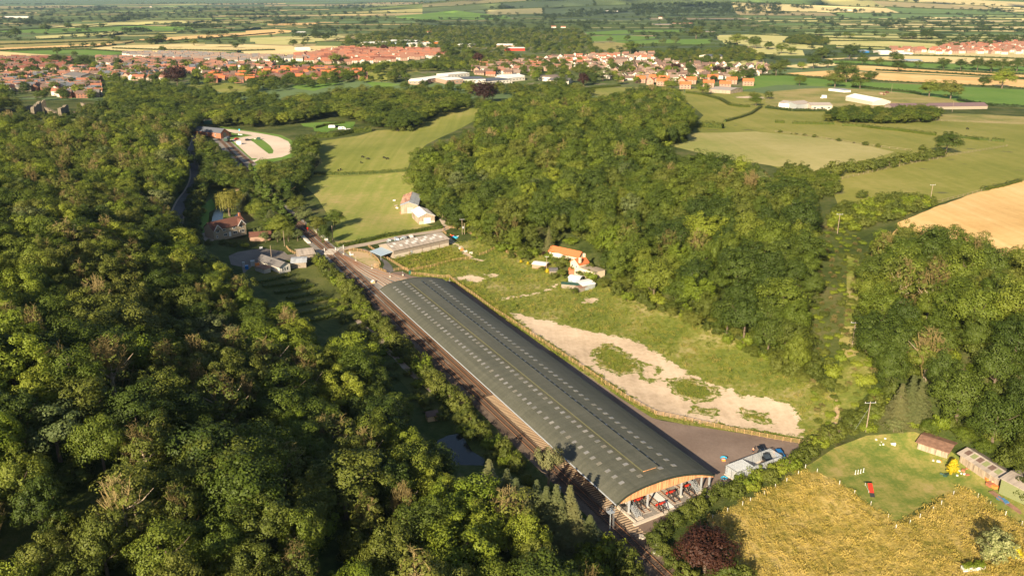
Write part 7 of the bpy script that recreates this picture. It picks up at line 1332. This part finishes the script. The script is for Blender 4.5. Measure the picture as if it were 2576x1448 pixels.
# ---------------- vehicles ----------------
def wheel_parts(root, x, y, r=.32, w_=.22):
    t = MB().tube([(x, y - w_ / 2, r), (x, y + w_ / 2, r)], r, 14).obj('wheel', M['tyre'], root); MB().tube([(x, y - w_ / 2 - .01, r), (x, y + w_ / 2 + .01, r)], r * .6, 10).obj('rim', M['silver'], t)
def car(p, rz, L, W, Hh, paint, label, kind='hatch', name='parked_car', tail_up=False, cat='car', parts=True):
    "front towards local +x"
    e = empty(name, p, rz, label, cat); a = L / 2
    if kind == 'van': belt, low = [(-a,.45),(-a,1.05),(-a+.06,1.15),(a*.50,1.12),(a*.94,.92),(a,.72),(a,.35),(-a,.35)], .35; cab = [(-a+.05,1.12),(-a+.22,Hh-.06),(-a+.4,Hh),(a*.20,Hh-.02),(a*.55,1.10)]
    else: belt = [(-a,.40),(-a,.80),(-a+.08,.98),(a*.42,.96),(a*.92,.80),(a,.62),(a,.28),(-a,.28)]; cab = [(-a+.10,.96),(-a+.45,Hh-.08),(-a*.35,Hh),(a*.02,Hh-.04),(a*.48,.95)]
    def loft(prof, ys, ins):
        n = len(prof); cx = sum(q[0] for q in prof) / n; cz = sum(q[1] for q in prof) / n; vs = []; fs = []
        for y, s in zip(ys, ins):
            vs += [(cx + (x - cx) * s, y, cz + (z - cz) * s) for x, z in prof]
        for j in range(len(ys) - 1):
            for i in range(n): fs.append((j * n + i, j * n + (i + 1) % n, (j + 1) * n + (i + 1) % n, (j + 1) * n + i))
        fs.append(tuple(range(n - 1, -1, -1))); fs.append(tuple((len(ys) - 1) * n + i for i in range(n))); b = MB(); b.add(vs, [f[::-1] for f in fs]); return b
    w2 = W / 2; loft(belt, [-w2, -w2 + .08, w2 - .08, w2], [.965, 1, 1, .965]).obj('body', M[paint], e)
    c = loft([(x, z - .01) for x, z in cab], [-w2 + .14, -w2 + .24, w2 - .24, w2 - .14], [.90, 1, 1, .90]).obj('cabin_glass', M['glass'], e)
    rp = [q for q in cab if q[1] > Hh - .12]; x0 = min(q[0] for q in rp) - .02; x1 = max(q[0] for q in rp) + .02
    MB().box(((x0 + x1) / 2, 0, Hh + .005), (x1 - x0, W - .50, .05)).obj('roof', M[paint], e)
    for s in (-1, 1):
        b = MB(); b.bar((cab[0][0], s * (w2 - .16), cab[0][1]), (cab[1][0] + .05, s * (w2 - .27), cab[1][1]), .08, .08); b.bar((cab[4][0], s * (w2 - .16), cab[4][1]), (cab[3][0], s * (w2 - .27), cab[3][1]), .07, .07); b.bar((-a * .1, s * (w2 - .13), 1.0), (-a * .1, s * (w2 - .25), Hh - .03), .07, .05); b.obj('pillar', M[paint], e)
        MB().box((a - .06, s * (w2 - .28), .68), (.14, .34, .16)).obj('headlight', M['white'], e); MB().box((-a + .03, s * (w2 - .16), .85), (.08, .18, .30)).obj('tail_light', M['tail_red'], e); MB().box((cab[4][0] - .3, s * (w2 + .08), 1.02), (.12, .2, .14)).obj('mirror', M[paint], e)
        for x in (-a * .62, a * .62): wheel_parts(e, x, s * (w2 - .11))
        if kind == 'van': MB().tube([(x0 + .2, s * (w2 - .36), Hh + .08), (x1 - .2, s * (w2 - .36), Hh + .08)], .03, 5).obj('roof_rail', M['silver'], e)
    MB().box((a + .005, 0, .42), (.03, .5, .12)).obj('number_plate', M['white'], e)
    if tail_up: MB().bar((-a + .1, 0, Hh), (-a - .85, 0, Hh + .25), W - .4, .07).obj('open_tailgate', M[paint], e)
    return e
def ang(K, a, b):
    p = at(*K(*a)); q = at(*K(*b)); return math.atan2(q.y - p.y, q.x - p.x), (p + q) / 2
rz, p = ang(KA, (1095,865), (1225,985)); car(p, rz, 4.9, 1.95, 1.9, 'black_paint', 'black people carrier with its tailgate raised beside the wire cage', 'van', tail_up=True, name='parked_van')
rz, p = ang(KA, (1310,845), (1385,940)); car(p, rz, 4.0, 1.75, 1.48, 'blue_paint', 'bright blue hatchback parked by the hedge at the yard corner')
rz, p = ang(K7, (400,768), (480,755)); car(p, rz + .0, 4.4, 1.75, 1.4, 'silver', 'grey saloon parked on the drive left of the stone house')
rz, p = ang(K5, (1225,365), (1300,360)); car(p, rz, 4.6, 1.8, 1.5, 'black_paint', 'dark car standing on the pale car park')
rz, p = ang(K5, (1100,350), (1135,345)); car(p, rz, 3.6, 1.7, 1.4, 'red', 'red car at the top left of the car park'); rz, p = ang(K2, (800,1190), (835,1183)); car(p, rz, 4.6, 1.8, 1.7, 'black_paint', 'dark car beside the first caravan')
for K, x, y, d, mt, lab, cat, nm in [(K5,1147,410,(3.4,2.0,2.2),'white','white box trailer standing on the car park','trailer','box_trailer'),(K5,1400,350,(2.6,1.8,1.6),'dark_green','dark green bin on the grass island','bin','waste_bin'),(K5,1350,345,(1.6,.8,.5),'pale_concrete','pale slab on the grass island','slab','slab'),(K5,1150,235,(1.0,1.0,1.2),'blue_pipe','small blue box at the edge of the car park','box','box')]:
    b = MB(); b.box((0, 0, d[2] / 2 + .2), d); b.box((0, 0, d[2] + .24), (d[0] - .2, d[1] - .2, .08)); b.box((0, 0, .12), (d[0] * .6, d[1] + .1, .22)); tag(b.obj(nm, M[mt], None, loc=at(*K(x, y)), rz=.2), lab, cat)
def caravan(K, x, y, rz, L, label, cab=False):
    e = empty('caravan', at(*K(x, y)), rz, label, 'caravan'); a = L / 2
    b = MB(); b.prism([(-a,.5),(a,.5),(a+.12,1.4),(a-.35,2.55),(-a+.35,2.6),(-a-.1,1.4)], -1.1, 1.1); b.obj('body', M['white'], e)
    for x_ in (-a * .5, a * .35): MB().box((x_, -1.11, 1.75), (1.1, .04, .65)).obj('window', M['glass'], e)
    MB().box((0, -1.11, 1.4), (.65, .04, 1.6)).obj('door', M['offwhite'], e)
    for s in (-1, 1): wheel_parts(e, 0, s * .95, .3)
    if cab: b = MB(); b.prism([(a,.5),(a+1.3,.5),(a+1.25,1.1),(a+.5,1.9),(a,1.9)], -.95, .95); b.obj('cab', M['white'], e)
    return e
caravan(K2, 765, 1197, .1, 5.5, 'white caravan on the small camping field, left one'); caravan(K2, 855, 1212, .15, 5.5, 'white motorhome on the small camping field, right one', True)
o = MB().box((0, 0, .6), (5, 2, .7)).box((2.8, 0, .4), (1.2, .2, .1)).box((0, 0, 1.0), (4.6, 1.7, .12)).obj('flat_trailer', M['white'], None, loc=at(*K2(915, 1213)), rz=.05); tag(o, 'low white trailer beside the motorhome', 'trailer')
e = empty('railway_carriage', at(*K5(975, 385)), frame3(K5, (945,388), (1005,392), (925,330))[3], 'dark green goods van standing before the goods shed door', 'railway carriage')
b = MB(); b.prism([(-1.4,1.0),(1.4,1.0),(1.4,3.0),(.8,3.5),(-.8,3.5),(-1.4,3.0)], 0, 7.5); b.obj('body', M['dark_green'], e); MB().prism([(-1.5,3.02),(1.5,3.02),(.85,3.6),(-.85,3.6)], -.1, 7.6).obj('roof', M['slate'], e); MB().box((0, 3.7, .75), (2.2, 7.2, .4)).obj('underframe', M['dark_steel'], e)
for y in (1.3, 6.2):
    for s in (-.75, .75): MB().tube([(s - .06, y, .5), (s + .06, y, .5)], .45, 12).obj('wheel', M['dark_steel'], e)
e = empty('railway_carriage', st(352, .6, 0), AX + .02, 'grey roofed railway carriage half hidden under the trees on the line', 'railway carriage')
b = MB(); b.prism([(-1.4,1.0),(1.4,1.0),(1.4,3.0),(-1.4,3.0)], 0, 18); b.obj('body', M['dark_steel'], e); MB().prism([(-1.45,3.0),(1.45,3.0),(.9,3.6),(-.9,3.6)], -.1, 18.1).obj('roof', M['asbestos'], e)
for y in (1.5, 4, 14, 16.5):
    for s in (-.75, .75): MB().tube([(s - .06, y, .5), (s + .06, y, .5)], .45, 12).obj('wheel', M['dark_steel'], e)
o = MB().tube([(0, 0, 0), (0, 0, 1.3)], .07, 6).tube([(0, -.1, 1.5), (0, .05, 1.5)], .42, 14).obj('stop_board', M['red'], None, loc=st(266, .1, .2), rz=AX); tag(o, 'round red stop board between the rails beyond the crossing', 'sign')
# ---------------- people ----------------
def skinmesh(name, V, E, Rr, mat, parent):
    me = bpy.data.meshes.new(name); me.from_pydata(V, E, []); o = link(name, me, parent); me.materials.append(M[mat])
    m1 = o.modifiers.new('skin', 'SKIN'); m2 = o.modifiers.new('sub', 'SUBSURF'); m2.levels = 1; m2.render_levels = 1
    for i, r in enumerate(Rr): me.skin_vertices[0].data[i].radius = r if hasattr(r, '__len__') else (r, r)
    me.skin_vertices[0].data[0].use_root = True; return o
def person(p, rz, label, la=(.25, .25), stride=.12):
    e = empty('person', p, rz, label, 'person', 'people in orange work clothes in the yard')
    V = [(0,0,.95),(0,0,1.2),(0,0,1.42),(0,.01,1.52),(0,.02,1.60),(0,.03,1.72),(-.10,0,.90),(-.11,stride,.50),(-.12,stride*.6,.09),(-.12,stride*.6+.16,.04),(.10,0,.90),(.11,-stride*.3,.50),(.12,-stride,.09),(.12,-stride+.16,.04),
         (-.20,0,1.40),(-.27,.02,1.13),(-.26,la[0],.95),(-.26,la[0]+.1,.90),(.20,0,1.40),(.27,.02,1.13),(.26,la[1],.95),(.26,la[1]+.1,.90)]
    E = [(0,1),(1,2),(2,3),(3,4),(4,5),(0,6),(6,7),(7,8),(8,9),(0,10),(10,11),(11,12),(12,13),(2,14),(14,15),(15,16),(16,17),(2,18),(18,19),(19,20),(20,21)]
    Rr = [(.15,.11),(.14,.10),(.16,.10),.06,.09,.085,.085,.065,.05,.04,.085,.065,.05,.04,.06,.045,.035,.035,.06,.045,.035,.035]
    skinmesh('body', V, E, Rr, 'skin', e)
    f = 1.12; skinmesh('jacket', [(0,0,.92),(0,0,1.18),(0,0,1.44),(-.20,0,1.40),(-.27,.02,1.13),(-.26,la[0]*.9,.97),(.20,0,1.40),(.27,.02,1.13),(.26,la[1]*.9,.97)], [(0,1),(1,2),(2,3),(3,4),(4,5),(2,6),(6,7),(7,8)], [(.18*f,.13*f),(.16*f,.12*f),(.17*f,.11*f),.075,.062,.055,.075,.062,.055], 'hivis', e)
    skinmesh('trousers', [(0,0,.90),(-.10,0,.86),(-.11,stride,.50),(-.12,stride*.6,.12),(.10,0,.86),(.11,-stride*.3,.50),(.12,-stride,.12)], [(0,1),(1,2),(2,3),(0,4),(4,5),(5,6)], [(.17,.125),.10,.08,.07,.10,.08,.07], 'trousers', e)
    b = MB()
    for z, r in ((1.12, .205), (1.30, .20)): b.tube([(0, 0, z - .025), (0, 0, z + .025)], r, 12)
    b.obj('reflective_band', M['offwhite'], e); b = MB(); b.tube([(0, .01, 1.64), (0, .01, 1.72), (0, 0, 1.78)], [.10, .098, .05], 10); b.obj('hair', M['hair'], e); return e
person(at(*KA(1002, 838)), -2.2, 'person in an orange vest and dark trousers behind the black car'); person(at(*KA(1268, 878)), -1.6, 'person in orange work clothes leaning at the blue car door', (.38, .3), .05)
# ---------------- wire cage compound ----------------
ca = at(*KA(643, 1117)); cb = at(*KA(797, 1217)); dx = Vector((cb.x - ca.x, cb.y - ca.y)); LW = dx.length; crz = math.atan2(dx.y, dx.x)
e = empty('wire_cage', ca, crz, 'galvanised wire mesh compound on a concrete slab, partly roofed with mesh', 'cage'); CL = 15.0; CHt = 2.5
m_, n_, p_ = newmat('mesh_wire'); p_.inputs['Base Color'].default_value = (.55,.58,.60,1); p_.inputs['Roughness'].default_value = .5; M['mesh_wire'] = m_
MB().box((LW / 2, CL / 2, .1), (LW + .3, CL + .3, .2)).obj('slab', M['pale_concrete'], e)
def mpanel(A, B, C, name='mesh_panel', stp_=.22):
    "mesh of thin wires on the parallelogram A, A+B, A+C"
    A, B, C = Vector(A), Vector(B), Vector(C); b = MB(); n = max(2, int(B.length / stp_)); m = max(2, int(C.length / stp_))
    for i in range(n + 1): q = A + B * i / n; b.bar(q, q + C, .035)
    for j in range(m + 1): q = A + C * j / m; b.bar(q, q + B, .03)
    o = b.obj(name, M['mesh_wire'], e)
    b = MB(); 
    for u, v in ((A, A + B), (A + C, A + B + C), (A, A + C), (A + B, A + B + C)): b.bar(u, v, .09)
    b.obj('frame', M['galv'], o)
N = 5
for i in range(N):
    y0 = .0 + CL * i / N; mpanel((0, y0, .2), (0, CL / N, 0), (0, 0, CHt)); mpanel((LW, y0, .2), (0, CL / N, 0), (0, 0, CHt))
mpanel((0, 0, .2), (LW / 2, 0, 0), (0, 0, CHt)); mpanel((LW / 2, 0, .2), (LW / 2, 0, 0), (0, 0, CHt)); mpanel((0, CL, .2), (LW, 0, 0), (0, 0, CHt)); mpanel((0, CL * .36, .2), (LW, 0, 0), (0, 0, CHt)); mpanel((0, 0, .2 + CHt), (LW, 0, 0), (0, CL * .36, 0), 'roof_mesh', .17)
def coil(p, label, base=False):
    e = empty('hose_coil', p, 0, label, 'hose')
    if base: MB().box((0, 0, .3), (.8, .8, .6)).obj('drum', M['orange'], e)
    b = MB()
    for k in range(4):
        r = .62 + k * .07; z = (.68 if base else .05) + k * .05; b.tube([(r * math.cos(t * .45), r * .8 * math.sin(t * .45), z) for t in range(15)], .05, 5, cap=False)
    b.obj('hose', M['blue_pipe'], e)
coil(at(*KA(632, 1165)), 'flat coil of blue hose on the yard beside the cage corner'); coil(at(*KA(622, 935)), 'blue hose coil lying on an orange drum in the yard', True)
# ---------------- lawn things ----------------
e = empty('agility_frame', at(*KB(425, 625)), 2.2, 'red and grey dog agility A-frame standing on the lawn', 'agility frame')
a_, b_ = at(*KB(468, 690)), at(*KB(418, 590)); c_ = at(*KB(340, 605)); e.location = a_; e.rotation_euler = (0, 0, 0)
u = Vector((b_.x - a_.x, b_.y - a_.y, 0)); u.normalize(); pk = u * 3.3 + Vector((0, 0, 1.6)); MB().bar(u * 1.0 + Vector((0, 0, .5)), pk, 1.0, .08).obj('ramp', M['red'], e); MB().bar((0, 0, .03), u * 1.0 + Vector((0, 0, .5)), 1.0, .08).obj('ramp_foot', M['dark_steel'], e)
MB().bar(pk, u * 6.4 + Vector((0, 0, .03)), 1.0, .08).obj('ramp', M['dark_green'], e); sd = Vector((-u.y, u.x, 0))
b = MB()
for s in (-.45, .45): b.bar(u * 1.7 + sd * s + Vector((0, 0, .7)), u * 1.8 + sd * s, .06); b.bar(u * 4.9 + sd * s + Vector((0, 0, .7)), u * 4.8 + sd * s, .06); b.bar(u * 1.75 + sd * s + Vector((0, 0, .4)), u * 4.85 + sd * s + Vector((0, 0, .4)), .05)
b.obj('legs_frame', M['white'], e)
for i, (x, y) in enumerate([(300,470),(325,465),(350,460),(378,450)]):
    o = MB().tube([(0, 0, 0), (0, 0, 1.15)], .07, 6).box((0, 0, .02), (.3, .3, .04)).obj('weave_pole', M['white'], None, loc=at(*KB(x, y))); tag(o, ['leftmost','second from the left','third from the left','rightmost'][i] + ' of the four white weave poles on the lawn', 'pole', 'white weave poles on the lawn')
e = empty('planter', at(*KB(1430, 1385)), .12, 'long white trough planted with yellow-green shrubs in the long grass', 'planter'); MB().box((0, 0, .4), (4.6, 1.0, .8)).obj('trough', M['white'], e)
for x in (-1.6, -.4, 1.0, 1.8): link('shrub', PROTO['limebush'][0][0], e, (x, 0, .5), x, (.35, .35, .35))
def junk(K, pts, mats, label, name, cat, seed, big=.9):
    g = random.Random(seed); e = empty(name, at(*K(*pts[0])), 0, label, cat)
    for i, (x, y) in enumerate(pts):
        q = at(*K(x, y)) - e.location; b = MB(); s = g.uniform(.35, 1) * big; b.box((q.x, q.y, q.z + s * .3), (s * g.uniform(.8, 1.9), s, s * .6), rz=g.uniform(0, 3), tilt=(g.uniform(-.4, .4), 'X')); b.obj('piece', M[g.choice(mats)], e)
    return e
junk(KB, [(540,190),(570,185),(550,160),(590,130),(500,140)], ['white','offwhite','galv'], 'heap of old white chairs and frames at the lawn edge', 'junk_pile', 'junk', 1, .5)
junk(KB, [(665,180),(680,190),(655,185)], ['white','offwhite'], 'small white object heap at the top of the lawn', 'junk_pile', 'junk', 2, .6); junk(KB, [(1050,340),(1100,350),(1120,345)], ['white','orange','offwhite'], 'oddments before the rusty shed', 'junk_pile', 'junk', 3, .8)
junk(KB, [(1280,485),(1320,465),(1350,470),(1380,480),(1340,440),(1300,440),(1370,420)], ['white','offwhite','brick','pale_concrete'], 'pile of pale rubble beside the golden conifer', 'rubble_pile', 'rubble', 4)
junk(KB, [(1140,475),(1170,485),(1190,470)], ['dark_green','green_box'], 'dark green sheet heap by the golden conifer', 'junk_pile', 'junk', 5); junk(KB, [(1570,520),(1600,540),(1640,560),(1600,580),(1650,600)], ['orange','blue_sheet','brick','tan_wood'], 'orange and blue clutter under the long shed roof', 'junk_pile', 'junk', 6, 1.3)
o = junk(KB, [(1680,710),(1720,725),(1750,750)], ['tarp'], 'blue tarpaulin heap in front of the green shed', 'tarpaulin', 'tarpaulin', 7, 1.4)
e = empty('pipe_stack', at(*KB(1760, 730)), 0, 'stack of rusty pipes against the green shed', 'pipe stack'); d_ = (at(*KB(1900, 800)) - at(*KB(1680, 660))); d_.z = 0; d_.normalize()
for i in range(6): s_ = Vector((-d_.y, d_.x, 0)) * (i * .22 - 1.2); MB().tube([d_ * -4 + s_ + Vector((0, 0, .15 + .1 * (i % 2))), d_ * 5 + s_ + Vector((0, 0, .15))], .09, 6).obj('pipe', M['rust_sheet'], e)
# ---------------- at the single track, bottom ----------------
def wheelset(p, rz, label):
    e = empty('wheelset', p, rz, label, 'wheelset', 'rusty railway wheelsets beside the single track')
    MB().tube([(-.95, 0, .48), (.95, 0, .48)], .09, 8).obj('axle', M['rail'], e)
    for s in (-.72, .72): MB().tube([(s - .06, 0, .48), (s + .06, 0, .48)], .48, 16).obj('wheel', M['rust_sheet'], e)
for i in range(6):
    p = at(*KC(640 + i * 42, 1130 + i * 42)); wheelset(p, AX + .1, 'rusty wheelset in the double row by the track, ' + ['farthest','second','third','fourth','fifth','nearest'][i])
junk(KC, [(210,790),(240,800),(225,815),(200,800)], ['pale_concrete','lime_stone'], 'pale boulders beside the track end', 'boulders', 'boulders', 11, 1.1)
junk(KC, [(400,960),(430,930),(460,950),(420,1010),(450,1000),(520,970),(530,1000),(480,930),(390,1000),(440,1020)], ['pale_concrete','lime_stone','offwhite'], 'heap of broken pale concrete beside the track', 'rubble_pile', 'rubble', 12, 1.0)
o = MB().box((0, 0, .5), (1.9, 1.5, .06), tilt=(.15, 'X')).box((-.7, 0, .25), (.08, 1.2, .5)).box((.7, 0, .25), (.08, 1.2, .5)).obj('cable_table', M['galv'], None, loc=at(*KC(425, 790)), rz=.4); tag(o, 'small grey sheet table in the weeds by the track', 'table')
junk(K6, [(1130,860),(1160,845),(1225,840),(1260,835),(1300,825),(1340,815),(1380,808),(1430,800),(1240,825),(1320,812)], ['white','galv','dark_steel','blue_sheet','offwhite'], 'row of stored machinery behind the long barn', 'stored_machinery', 'machinery', 13, 1.7)
junk(K6, [(1940,770),(1965,790),(1975,805),(2010,812),(2030,790)], ['white','blue_pipe','orange','red'], 'bright clutter beside the end of the long barn', 'junk_pile', 'junk', 14, 1.3); junk(K6, [(2080,965),(2120,985),(2140,980),(2200,1000),(2215,1010),(2060,950)], ['dark_steel','orange','white','offwhite'], 'bags and a barrow on the sandy path', 'junk_pile', 'junk', 15, 1.2)
junk(K6, [(650,1020),(665,1030),(640,1000)], ['orange','white'], 'orange and white barrier pieces on the bare plot', 'barrier', 'barrier', 16, 1.0); junk(K6, [(1215,330),(1235,400),(1255,430),(1310,490),(1330,480)], ['brick','cladding','offwhite'], 'timber and scrap leaning by the rusty barn', 'junk_pile', 'junk', 17, 1.3)
junk(K8, [(1650,770),(1630,765),(1580,755)], ['white','orange','brick'], 'white and orange wall piece at the right of the cottage yard', 'rubble_pile', 'rubble', 18, 1.4); junk(K4, [(1230,880),(1250,875),(1270,885),(1290,870),(1260,890)], ['red_tile','pinkbrick','cream'], 'pale red bales heaped in the upland rough', 'bale_heap', 'bales', 19, 3.5)
junk(K5, [(1150,290),(1165,288),(1185,285),(1172,292)], ['white'], 'white garden tables on the grass by the goods shed', 'garden_tables', 'tables', 20, 1.4); junk(K4, [(680,918),(700,915)], ['white'], 'white wrapped bales beside the farm', 'bale_heap', 'bales', 21, 4)
# ---------------- cattle ----------------
def cow(p, rz, label):
    e = empty('cow', p, rz, label, 'cow', 'black cattle in the pastures')
    skinmesh('body', [(0,0,1.05),(.6,0,1.1),(1.0,0,1.15),(1.45,0,.9),(1.75,0,.55),(-.5,0,1.1),(-.85,0,1.1),(.85,.22,.7),(.85,.22,.05),(.85,-.22,.7),(.85,-.22,.05),(-.7,.22,.7),(-.78,.22,.4),(-.7,.22,.05),(-.7,-.22,.7),(-.78,-.22,.4),(-.7,-.22,.05),(-1.0,0,.6)],
        [(0,1),(1,2),(2,3),(3,4),(0,5),(5,6),(1,7),(7,8),(1,9),(9,10),(5,11),(11,12),(12,13),(5,14),(14,15),(15,16),(6,17)], [(.36,.42),(.33,.40),(.24,.26),.18,.11,(.34,.40),(.26,.3),.13,.06,.13,.06,.15,.09,.06,.15,.09,.06,.03], 'cow', e); return e
for i, (x, y) in enumerate([(908,411),(912,397),(926,402),(966,399),(974,402),(1000,331),(851,431),(857,429),(2433,326)]):
    cow(at(x, y), random.uniform(0, 6), 'black cow grazing, ' + ['nearest of the loose group in the large meadow','at the back of the loose group','right of the loose group','left of the pair in mid meadow','right of the pair in mid meadow','alone far up the meadow','left of two beside the meadow hedge','right of two beside the meadow hedge','alone on the upland pasture'][i])
# ---------------- tufts in the long grass and weeds ----------------
PROTO['tuft_gold'] = []
FOL['straw'] = foliage('grass_straw', [(.19,.19,.045),(.37,.29,.075),(.49,.375,.115),(.58,.44,.165)], .3); FOL['weed'] = foliage('weed_leaf', [(.13,.17,.025),(.19,.23,.035),(.26,.27,.05),(.36,.29,.10)], .35)
def tuftmesh(name, seed, mat, n, spread, h):
    g = np.random.default_rng(seed); C = np.column_stack([g.normal(0, spread, n), g.normal(0, spread, n), g.uniform(.1, h, n)]); Nn = np.column_stack([g.normal(0, 1, n), g.normal(0, 1, n), g.uniform(-.1, .5, n)]); return leafmesh(name, C, Nn, .34, FOL[mat], seed, .35)
PROTO['tuft_gold'] = [(tuftmesh('g%d' % i, i, 'straw', 60, .45, .75), None, 1.0, 1.0) for i in range(3)]
PROTO['tuft_weed'] = [(tuftmesh('w%d' % i, 10 + i, 'weed', 60, .45, .8), None, 1.0, 1.0) for i in range(3)]
gold = [REG[i][2] for i in range(len(REG)) if REG[i][0] == 'long_grass'][0]
gt = random.Random(9)
def tufts(name, poly, d, kind, s0, s1, seed, clear=()): instancer(name, [kind], [(x, y, hz(x, y) - .05, s, s * gt.uniform(.7, 1.3), 0, gt.uniform(0, 6)) for x, y in poisson(poly, d, seed, clear) for s in [gt.uniform(s0, s1)]])
tufts('tall_grass', gold, 1.25, 'tuft_gold', .7, 1.35, 1)
bare = [r[2] for r in REG if r[0] in ('bare_ground', 'path', 'bare_patch', 'yard')]
mead = [r[2] for r in REG if r[0] == 'rough_meadow'][0]
tufts('meadow_weeds', mead, 1.7, 'tuft_weed', .7, 1.5, 2, bare)
for i, r in enumerate([r for r in REG if r[0] == 'weed_patch']): tufts('weed_clumps', r[2], 1.0, 'tuft_weed', .5, 1.1, 30 + i)
tufts('bank_weeds', wpoly([(1210,790),(1290,800),(1250,760),(1180,720),(1140,700),(1120,700)], 0), 1.2, 'tuft_weed', .6, 1.2, 41, bare)
tufts('barn_weeds', wpoly([(1200,1080),(1900,925),(2190,1075),(1410,1235),(1250,1150)], 0, K6), 1.2, 'tuft_weed', .8, 1.6, 42, bare)
# ---------------- haze over the plain ----------------
m, n, p = newmat('haze'); n.nodes.remove(p); vol = n.nodes.new('ShaderNodeVolumePrincipled'); vol.inputs['Color'].default_value = (.50, .70, 1.0, 1); vol.inputs['Density'].default_value = HAZE; vol.inputs['Anisotropy'].default_value = .2
n.links.new(vol.outputs[0], n.nodes['Material Output'].inputs['Volume'])
o = MB().box((0, 14800, 75), (60000, 30800, 190)).obj('haze', m); o['kind'] = 'stuff'
# ---------------- no two labels alike where place tells the things apart ----------------
_by = {}
for o in COL.objects:
    if o.parent is None and o.get('label'): _by.setdefault(o['label'], []).append(o)
ORD = ['leftmost', 'second', 'third', 'fourth', 'fifth', 'sixth', 'seventh', 'eighth', 'ninth', 'tenth']
for lab, L_ in _by.items():
    if len(L_) < 2: continue
    L_.sort(key=lambda o: proj(*o.location)[0])
    for i, o in enumerate(L_):
        wd = ('left one' if i == 0 else 'right one') if len(L_) == 2 else ('leftmost' if i == 0 else 'rightmost' if i == len(L_) - 1 else ORD[min(i, 9)] + ' from left')
        k = 16 - len(wd.split()); o['label'] = ' '.join(lab.split()[:k]) + ', ' + wd
